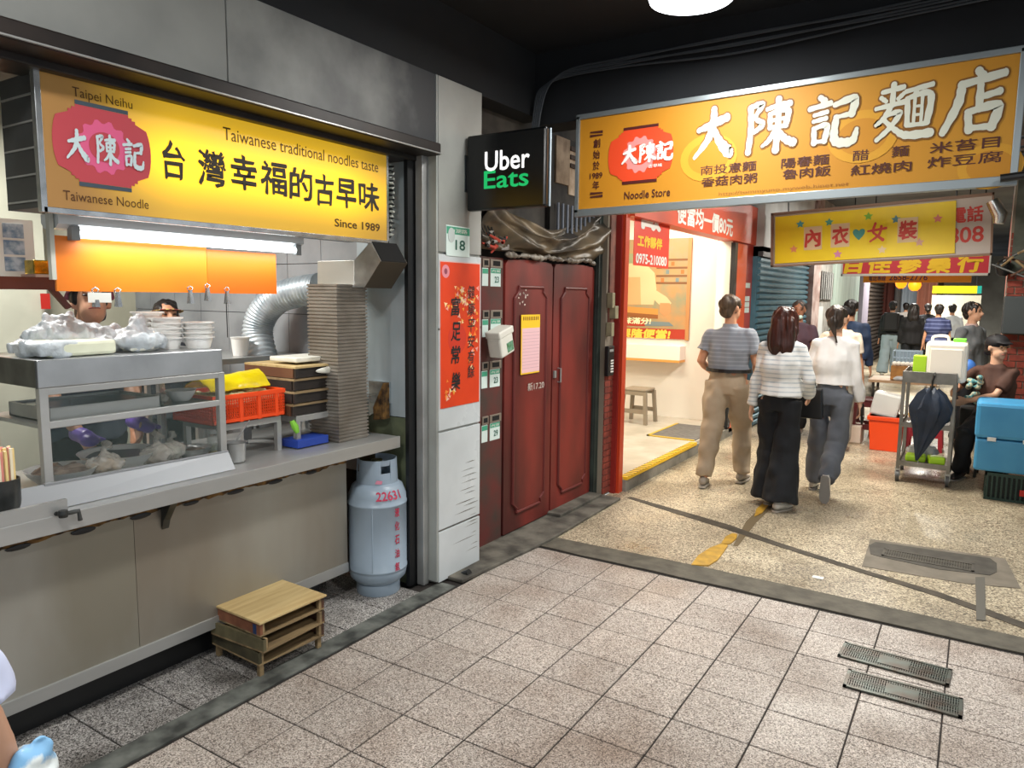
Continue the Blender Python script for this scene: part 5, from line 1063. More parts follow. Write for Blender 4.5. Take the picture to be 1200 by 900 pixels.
    xb(b).build(top[4] if len(top) > 4 else 'shirt', tm_, T, vox=vox, sm=2, warp=fold(.011+.008*ease, 16, .6, H))
    if len(top) > 5 and top[5]:   # collar
        xb(B().tube([neck-s*.012, neck+s*.02], [(.072, .066), (.062, .058)], 18, ref=ref)).build('collar', top[5], T, smooth=True)
    # ---- bottom
    bm, wid, cuff, taper = bottom[:4]; b = B()
    if show_legs:
        b.tube([P-s*.10, P-s*.02, P+s*.06, P+s*.115], [(.150*bw, .105), (.162*bw, .118), (.150*bw, .110), (.138*bw, .098)], 20, ref=ref)
        for i in (0, 1):
            e = kn[i].lerp(an[i], cuff); q0, q1 = .098*bw*(1+wid*.25), .068*(1+wid)
            b.tube([hipj[i]+V((0, 0, .02)), hipj[i].lerp(kn[i], .45), kn[i], kn[i].lerp(e, .5), e], [q0, .088*bw*(1+wid*.5), q1, (q1*1.0+taper)*.98, q1*.88+taper*1.5], 16)
        xb(b).build(bottom[4] if len(bottom) > 4 else 'trousers', bm, T, vox=vox, sm=2, warp=fold(.013, 15, .8, 4))
        if len(bottom) > 5 and bottom[5]:
            xb(B().tube([P+s*.098, P+s*.128], [((.152*bw+fl)*w_, (.117+fl)*w_), ((.150*bw+fl)*w_, (.116+fl)*w_)], 24, ref=ref)).build('belt', bottom[5], T)
        for i in (0, 1):
            tz = V(toes[i]).normalized(); up_ = V((0, 0, 1)); sd = tz.cross(up_)
            if sd.length < .2: sd = V((1, 0, 0))
            sd.normalize(); nz = sd.cross(tz).normalized(); a_ = an[i]
            sp_ = lambda f, z: a_+tz*f+nz*z
            x = xb(B().tube([sp_(-.065, -.03), sp_(-.03, -.02), sp_(.03, -.028), sp_(.09, -.042), sp_(.145, -.048), sp_(.165, -.052)], [(.026, .026), (.036, .040), (.038, .036), (.042, .026), (.036, .018), (.012, .008)], 14, ref=tuple(sd))).build('shoe', shoes[0], T, smooth=True, ang=80)
            b = B(); pts = []
            for f, wd in ((-.075, .018), (-.06, .032), (0, .036), (.08, .044), (.14, .038), (.172, .016)): pts.append((f, wd))
            poly = [sp_(f, -.062)+sd*wd for f, wd in pts]+[sp_(f, -.062)-sd*wd for f, wd in pts[::-1]]
            b.prism([q for q in poly], nz*-.016); xb(b).build('sole', shoes[1], x)
    T['rig'] = 1; del T['rig']
    return T, dict(wr=[X(p) for p in wr], el=[X(p) for p in el], sh=[X(p) for p in sh], neck=X(neck), hc=X(hc), hp=lambda v: X(hp(v)), k=k, X=X, R=RZ, Rh=RZ @ Rh)
sh_w = M('shoe_white', '#d9d5cc', .5); sh_b = M('shoe_tan_grey', '#a69c90', .6); sole_w = M('sole_pale', '#bdb6aa', .6); sole_g = M('sole_grey', '#8b8782', .7)
polo = stripes('polo_stripes', '#7e828b', '#8f939a', .035, .35); khaki = M('khaki_cloth', '#b7a48c', .8, 0, '#a8957d', 5, bump=.25, bscale=12)
p = (-1.807,6.300,1.677)
figure('person seen from behind in grey striped polo shirt, black belt and khaki trousers', (-1.80, 6.3), 1.66, .02, (polo, .62, .10, .3, 'polo_shirt', M('polo_collar', '#8a8d94', .8)), (khaki, .22, .97, .0, 'trousers', M('belt_black', '#181513', .4)), ('short', M('brown_hair', '#5b4630', .55, 0, '#3d2e20', 40, stretch=(1, 1, .3), bump=.6, bscale=60)), (sh_b, sole_w),
       pelvis=(0, 0, .92), feet=((-.12, -.22, .085), (.12, .14, .085)), toes=((-.15, 1, 0), (.1, 1, 0)), hands=((-.20, .20, .98), (.19, .22, .98)), hyaw=-.5, spine=(0, -.01, 1), bulk=1.12)
knit = stripes('knit_stripes', '#efefeb', '#93a4b0', .034, .30, jitter=1.3); blackc = M('black_cloth', '#101216', .85, 0, '#1a1d22', 5, bump=.2, bscale=10)
P2, j2 = figure('person with long auburn hair in white and blue striped knit top and wide black trousers', (-1.26, 5.82), 1.56, -.02, (knit, 1, .03, .55, 'knit_top'), (blackc, .55, 1.0, .035, 'wide_trousers'), ('long', hair_brn), (sh_w, sole_w), female=True,
       feet=((-.06, .06, .075), (.07, -.10, .075)), toes=((0, 1, 0), (.35, 1, 0)), hands=((-.24, .02, .80), (.20, .16, .96)), skinm=skin2, curl=.6, vox=.009)
greyc = M('slate_trouser_cloth', '#6a6e76', .85, 0, '#5a5e66', 5, bump=.3, bscale=12); whitec = M('white_knit', '#f1eeea', .85, 0, '#e6e3df', 6, bump=.15, bscale=14)
P3, j3 = figure('person with pinned-up dark hair, white long-sleeved top and grey trousers, one heel lifted', (-.98, 6.42), 1.58, 0, (whitec, 1, .08, .5, 'sweater'), (greyc, .20, .97, .0), ('bun', hair_dk), (sh_w, sole_g), female=True, pelvis=(0, 0, .92),
       feet=((-.14, .18, .075), (.05, -.33, .20)), toes=((-.05, 1, 0), (.02, .10, -1)), hands=((-.22, .10, .86), (.24, .06, .74)), hyaw=-.1, skinm=skin2, curl=1.0, vox=.009)
c = j2['wr'][1]; c3 = Vector((-1.118,6.150,0.812))
t = thing('handbag', 'black handbag with thin handles hanging between the two women in white tops', 'handbag', c3-Vector((0, 0, .14)))
B().prism([c3+Vector(q) for q in ((-.12, 0, -.14), (.12, 0, -.14), (.10, 0, .10), (-.10, 0, .10))], (0, .08, 0)).build('bag_body', M('black_leather', '#121212', .35), t, bevel=.01)
for dy in (0, .07): B().tube([c3+Vector((-.05, dy, .09)), c3+Vector((-.03, dy, .19)), c3+Vector((0, dy, .23)), c3+Vector((.03, dy, .19)), c3+Vector((.05, dy, .09))], .005, 6).build('handle', M('black_leather', '#121212', .35), t)
c = j3['wr'][1]; t = thing('phone', 'black phone held in the right hand of the person with the lifted heel', 'phone', c+Vector((.0, .03, -.14)))
B().cbox(c+Vector((.02, .03, -.09)), (.018, .09, .15), Matrix.Rotation(.5, 3, 'X')).build('case', blackm, t, bevel=.006)
B().cbox(c+Vector((.028, .0, -.12)), (.012, .02, .05), Matrix.Rotation(.5, 3, 'X')).build('strap', blackm, t)
q = (-1.817,9.200,1.617)
P4, j4 = figure('dark-skinned older person facing the lane, face mask under the chin, maroon collared shirt', (q[0], 9.2), 1.60, PI-.15, (M('maroon_shirt', '#4a3440', .8), .6, .0, .4, 'shirt'), (blackc, .2, .97, 0), ('short', M('grey_black_hair', '#3a3430', .6)), (sh_b, sole_w), skinm=M('skin_dark', '#9c6b52', .5), vox=.012, hyaw=.3)
tp = B().ball(j4['hp']((0, .06, -.085)), (.05, .035, .03), 12, 8); tp.build('chin_mask', M('mask_green', '#c2ddd2', .6), P4, smooth=True)
q = (-1.209,8.400,1.507)
P5, j5 = figure('person in black cap and off-white T-shirt with a dark shoulder strap, from behind', (q[0]-.02, 8.4), 1.55, -.1, (M('tshirt_offwhite', '#d8c9b8', .8, 0, '#c9bbab', 5), .75, .0, .6, 'tshirt'), (M('grey_shorts', '#8f8a80', .8), .3, .9, 0), ('short', hair_blk, M('cap_black', '#17161a', .7)), (sh_b, sole_w), hands=((-.2, .2, 1.0), (.24, .10, .84)), vox=.011, hyaw=-.3)
B().tube([j5['neck']+Vector((-.10, -.10, -.02)), j5['neck']+Vector((.02, -.13, -.2)), j5['neck']+Vector((.16, -.10, -.42))], .012, 8).build('shoulder_strap', blackm, P5)
q = (-1.308,9.700,1.614)
P6, j6 = figure('person in navy jacket seen from behind, carrying a filled plastic bag', (q[0]-.02, 9.7), 1.62, 0, (M('navy_jacket', '#233a5c', .7, 0, '#1a2c48', 5, bump=.3, bscale=12), 1, .02, .7, 'jacket'), (M('brown_trousers', '#5a4a40', .8), .2, .97, 0), ('short', hair_blk), (sh_b, sole_w), hands=((-.26, .05, .84), (.27, .05, .80)), vox=.012, bulk=1.1)
c = j6['wr'][1]+Vector((0, 0, -.1)); t = thing('plastic_bag', 'translucent plastic bag of greens hanging from the hand of the navy jacket wearer', 'bag', c+Vector((0, 0, -.36)))
B().ball(c+Vector((0, 0, -.22)), (.11, .09, .13)).tube([c+Vector((0, 0, -.1)), c], [.06, .012], 8).build('bag_film', clearbag, t, vox=.012, warp=lambda p, nn: p+nn*.03*vn(p*20))
B().ball(c+Vector((0, 0, -.24)), (.09, .07, .09)).build('greens', M('bag_greens', '#6b7458', .7, 0, '#4b5540', 18), t, vox=.012, warp=lambda p, nn: p+nn*.03*vn(p*25))
q = (-1.589,17.600,1.601)
P7, j7 = figure('distant person in black cap and jacket with backpack and pale blue jeans', (q[0], 17.6), 1.60, 0, (M('black_jacket', '#17191c', .7), 1, .02, .8, 'jacket'), (M('pale_jeans', '#9fb0b8', .8), .45, 1.0, .02), ('short', hair_blk, M('cap_black', '#17161a', .7)), (sh_w, sole_w), feet=((-.12, -.12, .075), (.12, .2, .075)), vox=.014)
B().cbox(j7['X']((0, -.17, 1.24)), (.30, .16, .40), Matrix.Rotation(0, 3, 'Z')).build('backpack', M('backpack_black', '#0f1012', .6), P7, bevel=.04)
FAR = (((-1.122,16.500,1.489), 16.5, 'person in long black coat with long dark hair in the middle of the far crowd', M('black_coat', '#141214', .8), 'long', 1), ((-0.644,15.500,1.520), 15.5, 'person in navy plaid shirt seen from behind far down the lane', stripes('plaid_navy', '#2b3358', '#5a6288', .07, .25), 'short', .75), ((-1.008,19.000,1.532), 19, 'dark-clad far person between the black coat and the plaid shirt', blackc, 'tail', 1), ((-0.507,18.000,1.401), 18, 'small far person in a white T-shirt beside the plaid shirt wearer', M('white_tee', '#d5dbe0', .8), 'short', .7), ((-1.677,22.000,1.488), 22, 'distant person in pale clothing near the hanging shop cloths', M('pale_cloth', '#b9b2ab', .8), 'short', 1))
for q, y, l_, m_, hr, sl in FAR: figure(l_, (q[0], y), 1.56, random.uniform(-.2, .2), (m_, sl, -.1 if sl == 1 else 0, .7, 'top'), (blackc, .3, .97, 0), (hr, hair_blk), (sh_b, sole_w), vox=.018, face=False, feet=((-.1, -.1, .075), (.1, .15, .075)))
q = (-0.116,9.600,1.619)
P12, j12 = figure('person in grey jacket facing right behind the cluttered cart', (q[0]+.03, 9.6), 1.61, -2.2, (M('grey_jacket', '#7b7f82', .75, 0, '#64686c', 5, bump=.3, bscale=14), 1, .0, .7, 'jacket', M('pink_collar', '#d7b9b2', .8)), (blackc, .2, .97, 0), ('short', hair_blk), (sh_b, sole_w), skinm=skin2, vox=.010, hyaw=.25)
# seated vendor
P13, j13 = figure('vendor in black cap, glasses and brown T-shirt sitting behind the trolley, reaching left', (.17, 7.95), 1.64, PI-.3, (M('brown_tshirt', '#5b3c30', .8, 0, '#4c3127', 5), .75, .02, .35, 'tshirt'), (blackc, .15, .97, 0), ('short', hair_blk, M('cap_black', '#17161a', .7)), (M('black_shoe', '#151516', .5), sole_g), female=True, pelvis=(0, 0, .60), spine=(0, .12, 1), feet=((-.14, .30, .075), (.16, .26, .075)), toes=((-.1, 1, 0), (.1, 1, 0)), hands=((.12, .36, .76), (.28, .26, .82)), elbow=((-.6, -.3, -.6), (.6, -.3, -.6)), hyaw=1.0, hpitch=.05, skinm=skin2, vox=.009)
gl = M('glasses_frame', '#b08a4a', .3, .6)
for sg in (-1, 1): B().tube([j13['hp']((.030*sg+.021*math.cos(a), .094, .006+.018*math.sin(a))) for a in [k*PI/6 for k in range(13)]], .0018, 6).build('glasses_rim', gl, P13)
B().tube([j13['hp']((-.01, .096, .01)), j13['hp']((.01, .096, .01))], .002, 6).build('glasses_bridge', gl, P13)
t = thing('stool', 'black round stool under the seated vendor', 'stool', (.20, 8.05, 0))
B().lathe([(.16, .45), (.17, .47), (.17, .50), (0, .505)], (.19, 8.0, 0), 24).build('seat', blackm, t)
for k in range(4): B().tube([(.19+.12*math.cos(k*PI/2+.7), 8.0+.12*math.sin(k*PI/2+.7), .46), (.19+.17*math.cos(k*PI/2+.7), 8.0+.17*math.sin(k*PI/2+.7), 0)], .013, 8).build('leg', steel_dark, t)
# kitchen workers
P14, j14 = figure('cook in blue-grey shirt bending over the counter behind the glass cabinet', (-3.62, 1.83), 1.70, -PI/2, (M('bluegrey_tshirt', '#53606e', .8, 0, '#465260', 5), .6, .0, .4, 'tshirt'), (blackc, .2, .97, 0), ('short', hair_blk), (blackm, sole_g), spine=(0, .12, 1), headv=(0, .4, 1), hpitch=-.35, hands=((-.02, .42, 1.02), (.22, .40, 1.0)), elbow=((-.8, -.3, -.3), (.8, -.3, -.3)), skinm=M('skin_cook', '#cc9c80', .5), hyaw=-.35)
c = j14['wr'][0]
for i in (0, 1): B().ball(j14['wr'][i]+Vector((.06, 0, -.01)), (.055, .038, .028), 12, 8).tube([j14['wr'][i]+Vector((-.05, 0, .01)), j14['wr'][i]+Vector((.05, 0, 0))], .034, 10).tube([j14['wr'][i]+Vector((.04, .03, 0)), j14['wr'][i]+Vector((.08, .06, -.02))], .012, 8).build('glove', M('purple_glove', '#6a4fae', .4), P14, vox=.008)
B().tube([j14['hp']((-.09, -.03, .03)), j14['hp']((-.07, .05, .075)), j14['hp']((0, .085, .085)), j14['hp']((.07, .05, .075)), j14['hp']((.09, -.03, .03))], .016, 8).build('headscarf', M('scarf_maroon', '#6b2a3e', .8, 0, '#9a5a6a', 40), P14)
q = (-4.150,2.669,1.546)
P15, j15 = figure('cook with spiky black hair and patterned headband, mostly hidden by the paper bowls', (-4.2, q[1]-.03), 1.575, -PI/2-.3, (M('dark_tshirt', '#3b3f46', .8), .6, .0, .4, 'tshirt'), (blackc, .2, .97, 0), ('short', hair_blk), (blackm, sole_g), hpitch=-.2, skinm=skin)
B().tube([j15['hp']((.088*math.sin(a), -.012+.10*math.cos(a), .038)) for a in [-1.9+k*.38 for k in range(11)]], [(.004, .018)]*11, 8, ref=(0, 0, 1)).build('headband', M('headband_pattern', '#8a3a3a', .8, 0, '#c7b46a', 45, .5, lo=.48, hi=.52), P15)
# customer cut by the left edge
c = Vector((-1.250,0.479,0.957))
P16, j16 = figure('passer-by at the lower left edge, only pale blue sleeve and bare forearm in view', (c.x, c.y), 1.45, 0, (M('pale_blue_shirt', '#c3cbe6', .8), .999, .0, .5, 'tshirt'), (M('blue_jeans', '#3f5878', .8), .3, .97, 0), ('short', hair_blk), (sh_w, sole_w), hands=((-.25, .0, .8), (.21, .15, .86)), elbow=((-.4, -1, 0), (.3, .4, -1)), skinm=skin2, vox=.012)
d = c-j16['el'][1]-Vector((.085, 0, 0)); P16.location += Vector((d.x, d.y, 0))
c = Vector((-1.300,0.533,0.830))
tag(B().ball(c-Vector((0, 0, .02)), (.03, .04, .045), 14, 10).ball(c+Vector((0, .02, .02)), (.012, .022, .02), 10, 8).build('blue_bag', M('blue_white_bag', '#7fb4dd', .5, 0, '#e3ecec', 22, .5, lo=.45, hi=.55), None, loc=c-Vector((0, 0, .05)), vox=.006, warp=lambda p, nn: p+nn*.01*vn(p*50)), 'small blue and white bag carried at the lower left edge', 'bag')
# ================================================================ THE LANE: signs, stalls, goods
# lingerie shop banner
y = 9.3; a, bq = (-2.116,9.300,2.625), (-0.271,9.300,2.075); e1 = (0.016,9.300,2.167)
x0, x1, xe = a[0], (-0.284,9.300,2.374)[0], e1[0]; z1_, z0_ = (-2.116,9.300,2.625)[2], (-2.089,9.300,2.107)[2]
t = thing('clothing_shop_sign', 'yellow banner sign with four red characters hung on a white board across the lane', 'sign', ((x0+xe)/2, y, z0_))
B().box((x0-.07, y+.02, z0_-.03), (xe+.02, y+.10, z1_+.06)).build('board', M('sign_board_grey', '#c8beb6', .5), t)
B().box((x0-.09, y-.01, z0_-.05), (x0-.06, y+.10, z1_+.08)).box((x0-.09, y-.01, z0_-.05), (xe+.04, y+.10, z0_-.03)).box((x0-.09, y-.01, z1_+.05), (xe+.04, y+.10, z1_+.08)).box((xe+.02, y-.01, z0_-.05), (xe+.04, y+.10, z1_+.08)).build('frame', M('frame_brown', '#8d705c', .5), t)
B().box((x0-.04, y+.0, z0_-.01), (x1, y+.02, z1_+.03)).build('banner', M('banner_yellow', '#fbe012', .45, 0, '#f0d010', 2), t)
yy = y-.001
red_b = M('banner_red', '#cf3e32', .5)
for ch, px0, px1, bg in (('內', (-1.725,9.300,2.369), 0, 1), ('衣', (-1.428,9.300,2.378), 0, 1), ('女', (-1.045,9.300,2.384), 0, 2), ('裝', (-0.738,9.300,2.382), 0, 1)):
    B().box((px0[0]-.10, yy-.004, px0[2]-.135), (px0[0]+.10, yy, px0[2]+.135)).build('paper_square', M('square_cream', '#e9cfa6', .6) if bg == 1 else M('square_yellow', '#f2d516', .6), t)
    if ch == '女': brush(ch, (px0[0], yy-.004, px0[2]), .19, .21, XU, ZU, red_b, t, fat=1)
    else: text(ch, (px0[0], yy-.004, px0[2]), XU, ZU, .18, .21, red_b, t, .035, rough=.05, skew=.05)
def star(r): return [((r if k % 2 == 0 else r*.5)*math.sin(k*PI/5), (r if k % 2 == 0 else r*.5)*math.cos(k*PI/5)) for k in range(10)][::-1]
for c_, mcol in (((-1.868,9.300,2.544), '#4fa3a8'), ((-1.548,9.300,2.539), '#5aa88f'), ((-1.135,9.300,2.568), '#7fbf3f'), ((-0.856,9.300,2.508), '#5a8f9a'), ((-0.451,9.300,2.480), '#e88a7a'), ((-1.940,9.300,2.256), '#e8946a'), ((-1.452,9.300,2.164), '#d98ab8'), ((-0.989,9.300,2.183), '#f0d8b0'), ((-0.621,9.300,2.239), '#e0b0a0')):
    flat(star(.05), (c_[0], yy, c_[2]), XU, ZU).build('star_print', M('star_'+mcol[1:], mcol, .6), t)
hc_ = (-1.230,9.300,2.381); flat([(0.065*math.sin(k*PI/10)**3, (.062*math.cos(k*PI/10)-.024*math.cos(k*PI/5)-.01*math.cos(3*k*PI/10))) for k in range(20)][::-1], (hc_[0], yy, hc_[2]), XU, ZU).build('heart_print', M('heart_teal', '#4f9f9a', .6), t)
c_ = (-0.154,9.300,2.502); text('電話', (c_[0]-.03, y+.019, c_[2]), XU, ZU, .30, .17, red_b, t, .03)
c_ = (-0.130,9.300,2.287); text('808', (c_[0]-.06, y+.019, c_[2]), XU, ZU, .33, .17, red_b, t, .02)
for x in (x0+.1, x1): B().tube([(x, y+.06, z1_+.05), (x, y+.06, 3.3)], .008, 6).build('hanger', blackm, t)
t.rotation_euler.y = -.045
# red sign behind
y = 11.6; a, bq = (-1.731,11.600,2.310), (0.042,11.600,2.002)
t = thing('herbal_shop_sign', 'red sign board with yellow brush characters hung behind the yellow banner', 'sign', ((a[0]+bq[0])/2, y, bq[2]))
B().box((a[0], y, bq[2]-.01), (bq[0], y+.12, a[2]+.12)).build('board', M('red_board', '#c6323c', .5), t)
B().box((a[0]-.02, y-.01, bq[2]-.04), (bq[0]+.02, y+.12, bq[2]-.01)).box((bq[0], y-.01, bq[2]-.04), (bq[0]+.02, y+.12, a[2]+.12)).box((a[0]-.02, y-.01, bq[2]-.04), (a[0], y+.12, a[2]+.12)).build('frame', M('frame_pale', '#c9c5bd', .5), t)
for ch, c_ in (('百', (-1.576,11.600,2.161)), ('佳', (-1.255,11.600,2.156)), ('參', (-0.883,11.600,2.150)), ('藥', (-0.525,11.600,2.156)), ('行', (-0.170,11.600,2.162))): text(ch, (c_[0], y-.001, c_[2]-.03), XU, ZU, .30, .27, pr_yel, t, .04, rough=.03, skew=.1)
for x in (a[0]+.1, bq[0]-.1): B().tube([(x, y+.06, a[2]+.1), (x, y+.06, 3.3)], .008, 6).build('hanger', blackm, t)
y = 12.4; a, bq = (-1.554,12.400,2.016), (-0.149,12.400,1.886)
t = thing('phone_number_sign', 'narrow yellow sign strip with blue telephone digits beneath the red sign board', 'sign', ((a[0]+bq[0])/2, y, bq[2]))
B().box((a[0], y, bq[2]), (bq[0], y+.08, a[2]+.05)).build('board', M('mustard_board', '#c9a41c', .5), t)
textw('2658-2776', (-0.948,12.398,1.962),0.504, .09, XU, ZU, M('print_navy', '#1f3a5a', .6), t, .01)
textw('電話專線', (-1.361,12.398,1.950),0.233, .08, XU, ZU, M('print_navy', '#1f3a5a', .6), t, .01)
for x in (a[0]+.1, bq[0]-.1): B().tube([(x, y+.04, a[2]+.04), (x, y+.04, 3.3)], .008, 6).build('hanger', blackm, t)
# yellow-teal light sign further right, lanterns
y = 19; a, bq = (-0.953,19.000,1.952), (-0.021,19.000,1.787)
t = thing('yellow_awning_sign', 'glowing yellow and teal sign strip far down the lane, right of the lanterns', 'sign', ((a[0]+bq[0])/2, y, bq[2]))
B().box((a[0], y, bq[2]), (a[0]+.85, y+.1, a[2])).build('yellow_part', M('lit_yellow', '#e8d010', .5, emit='#f0dc10', es=.6), t)
B().box((a[0]+.85, y, bq[2]), (bq[0], y+.1, a[2])).build('teal_part', M('lit_teal', '#10a898', .5, emit='#10a898', es=.4), t)
for x in (a[0]+.1, bq[0]-.1): B().tube([(x, y+.04, a[2]-.01), (x, y+.04, 3.3)], .008, 6).build('hanger', blackm, t)
lant_m = M('lantern_glow', '#ff8a10', .5, emit='#ff8208', es=2.2)
for c_, l_, r_ in (((-1.102,16.000,1.915), 'round glowing orange lantern, nearer and larger of the two', .11), ((-1.502,18.000,1.988), 'round glowing orange lantern, farther one to the left', .11)):
    t = thing('lantern', l_, 'lantern', (c_[0], c_[1], c_[2]-r_), 'orange lanterns over the far lane')
    B().lathe([(r_*.4, -r_), (r_*.85, -r_*.6), (r_*1.05, 0), (r_*.85, r_*.6), (r_*.4, r_)], c_, 16).build('shade', lant_m, t, smooth=True)
    B().lathe([(r_*.4, r_), (r_*.4, r_*1.15), (0, r_*1.15)], c_, 12).build('cap_ring', pr_red, t)
    B().tube([(c_[0], c_[1], c_[2]+r_), (c_[0], c_[1], 3.29)], .006, 6).build('cord', blackm, t)
# cloths hanging far away, pole, roof beams, pipes
t = thing('clothes_rail', 'dark rail carrying the row of garments far down the lane', 'rail', (-1.8, 23.5, 2.5))
for y in (22, 22.97, 24, 25): B().tube([(-2.35, y, 2.52), (.1, y, 2.52)], .02, 6).build('rail_tube', blackm, t)
for i, (px0, m_) in enumerate((((-2.279,24.000,0.922), '#2b2a2c'), ((-2.192,25.000,0.950), '#8e2f2a'), ((-1.928,24.000,0.981), '#c9c4c2'), ((-1.677,23.000,0.966), '#a9b4be'), ((-1.222,22.000,1.184), '#8f5a48'), ((-1.115,23.000,1.168), '#3a2f2c'), ((-2.286,23.000,1.187), '#5a2c24'))):
    b = B(); b.grid(lambda u, v: (px0[0]-.22+.44*u, px0[1]+.04*math.sin(u*17+i), 2.5-1.7*v), 14, 6, .01, (0, -1, 0))
    tag(b.build('hanging_garment', M('garment_'+m_[1:], m_, .8), None, loc=(px0[0], px0[1], .8), smooth=True), ['black', 'dark red', 'pale grey', 'pale blue', 'orange brown', 'dark brown', 'brown'][i]+' garment hanging in front of the far shops, one of a row', 'garment', 'garments hanging in the far lane')
t = thing('roof_rack', 'dark planks and cables crossing the lane just behind the big gold sign', 'beam', (-1, 6, 2.6))
for k, (y, z) in enumerate(((5.0, 2.46), (5.6, 2.56), (6.4, 2.70), (7.6, 2.74))):
    B().box((-2.35, y, z), (1.2, y+.09, z+.06)).build('plank', wood_d, t)
for k in range(6):
    y = 4.6+k*.5; B().tube(spline([Vector((-2.3, y, 2.45+.03*k)), Vector((-1.2, y+.2, 2.40+.045*k)), Vector((0, y-.1, 2.42+.04*k)), Vector((1.1, y, 2.5+.03*k))], 8), .008, 6).build('cable', blackm, t)
B().box((-.55, 5.2, 2.36), (.1, 5.5, 2.40)).build('pale_sheet', M('pale_sheet', '#cfc6bb', .6), t)
# right side of the lane: brick piers, board, awnings
b = B(); b.box((.86, 5.0, 0), (1.1, 34, 3.3)); st(b, 'wall_right', M('right_far_wall', '#8d8d88', .8, 0, '#6b6b66', 3))
rp = B().box((.20, 9.0, 0), (.86, 9.35, 3.2)).build('brick_pier', mortar, kind='structure')
zz = 0; row = 0
while zz < 2.3:
    x = .205-(.07 if row % 2 else 0)
    while x < .85:
        xa, xb_ = max(x, .203), min(x+.135, .857)
        if xb_-xa > .03: B().box((xa, 8.985, zz+.004), (xb_-.008, 9.002, zz+.062)).build('brick', brick_m, rp)
        x += .14
    zz += .068; row += 1
B().box((.22, 8.97, 1.9), (.85, 8.99, 3.1)).build('slate_cladding', M('slate_cladding', '#5d6158', .8, 0, '#454a42', 6), rp)
t = thing('dark_wall_box', 'dark grey metal box fixed to the brick pier behind the vendor', 'box', (.3, 8.8, 1.25))
a, bq = (0.185,8.800,1.674), (0.409,8.800,1.300)
B().box((a[0], 8.8, bq[2]), (a[0]+.5, 8.97, a[2])).build('case', M('slate_box', '#3a3f40', .4), t, bevel=.01)
rp2 = B().box((.30, 14, 0), (.56, 14.3, 3.3)).build('brick_pier', M('far_brick', '#9a4a3a', .8, 0, '#7a362a', 10), kind='structure')
b = B(); b.box(((-1.000,20.000,1.669)[0], 20, 0), ((-0.014,20.000,1.680)[0], 20.2, (-0.522,20.000,1.753)[2])); st(b, 'wall_back', M('pale_stall_front', '#c9c4b4', .7, 0, '#a9a594', 2))
t = thing('wood_scraps', 'bundle of weathered sticks and pipes jammed against the right-hand pier', 'sticks', (.3, 8.7, 1.85))
rr = random.Random(5)
for k in range(12):
    p = Vector((.16+rr.random()*.35, 8.75, 1.92+rr.random()*.3)); d = Vector((rr.uniform(-.2, .2), rr.uniform(-.05, .05), rr.uniform(-.12, .12)))
    B().tube([p-d, p+d], .012, 6).build('stick', [wood_m, wood_d, steel_dark][k % 3], t)
tag(B().tube([(0.016,9.000,2.636), (0.092,9.000,2.488), (0.084,9.000,2.404)], [.06, .07, .05], 12).build('vent_pipe', alum, None, loc=(0.092,9.000,2.488), smooth=True), 'short silver vent pipe at the top right above the brick pier', 'pipe')
tag(B().lathe([(.03, -.1), (.06, -.07), (.07, 0), (.05, .05), (.02, .07)], (0.158,8.900,1.972), 14).build('hanging_lamp', blackm, None, loc=(0.158,8.900,1.972), smooth=True), 'small dark shaded lamp hanging on the right-hand pier', 'lamp')
# ---- steel trolley with goods
t = thing('steel_trolley', 'narrow steel trolley on castors with a navy umbrella hung on it', 'trolley', (-.3, 7.6, 0))
x0, x1, y0, y1 = -.53, -.14, 7.3, 7.85; lm = M('trolley_steel', '#94918a', .35, .8, '#77746c', 6)
sl = .03
for x, sx_ in ((x0, 1), (x1, -1)):
    for y in (y0, y1): B().prism([(x-.014, y, .12), (x+.014, y, .12), (x+.014, y, 1.0), (x-.014, y, 1.0)], (0, .028, 0)).build('leg', lm, t)
B().box((x0-.01, y0-.004, .90), (x1+.01, y0+.012, 1.0)).box((x0-.01, y1+.012, .90), (x1+.01, y1+.028, 1.0)).box((x0-.01, y0, .90), (x0, y1, 1.0)).box((x1, y0, .90), (x1+.01, y1, 1.0)).box((x0, y0, .90), (x1, y1, .91)).build('top_tray', lm, t, bevel=.002)
for z in (.50, .15): B().box((x0, y0, z), (x1, y1, z+.012)).box((x0, y0-.004, z), (x1, y0+.004, z+.045)).box((x0, y0, z), (x0+.006, y1, z+.045)).build('shelf', lm, t)
for x in (x0, x1):
    for y in (y0+.03, y1):
        w_ = B().tube([(x-.013, y, .05), (x+.013, y, .05)], .05, 18).build('castor', M('castor_grey', '#4b4b4a', .5), t); B().box((x-.02, y-.012, .05), (x+.02, y+.03, .125)).build('fork', steel, w_); B().tube([(x-.015, y, .05), (x+.015, y, .05)], .022, 12).build('hub', steel, w_)
t = thing('umbrella', 'folded navy umbrella hanging on the front of the steel trolley', 'umbrella', (-0.332,7.240,0.263))
nv = M('navy_cloth', '#1d2b3f', .6, 0, '#15202f', 8, bump=.3, bscale=20)
cu = Vector((-0.307,7.240,0.846)); cd_ = Vector((-0.368,7.240,0.220))
b = B(); n = 32; vs = []
for i, (f, r_) in enumerate(((0, .05), (.08, .11), (.25, .16), (.35, .15), (.55, .10), (.8, .05), (1, .008))):
    for k in range(n):
        w_ = 2*PI*k/n; rr_ = r_*(.70+.42*abs(math.sin(4*w_+f*1.2))); vs.append(cu.lerp(cd_, f)+Vector((rr_*math.cos(w_)+.02*math.sin(f*4), rr_*.38*math.sin(w_), .03*math.sin(6*w_)*(1-f))))
b.add(vs, [(i*n+k, (i+1)*n+k, (i+1)*n+(k+1) % n, i*n+(k+1) % n) for i in range(6) for k in range(n)]+[tuple(range(n))]); b.build('canopy', nv, t, smooth=True, ang=30)
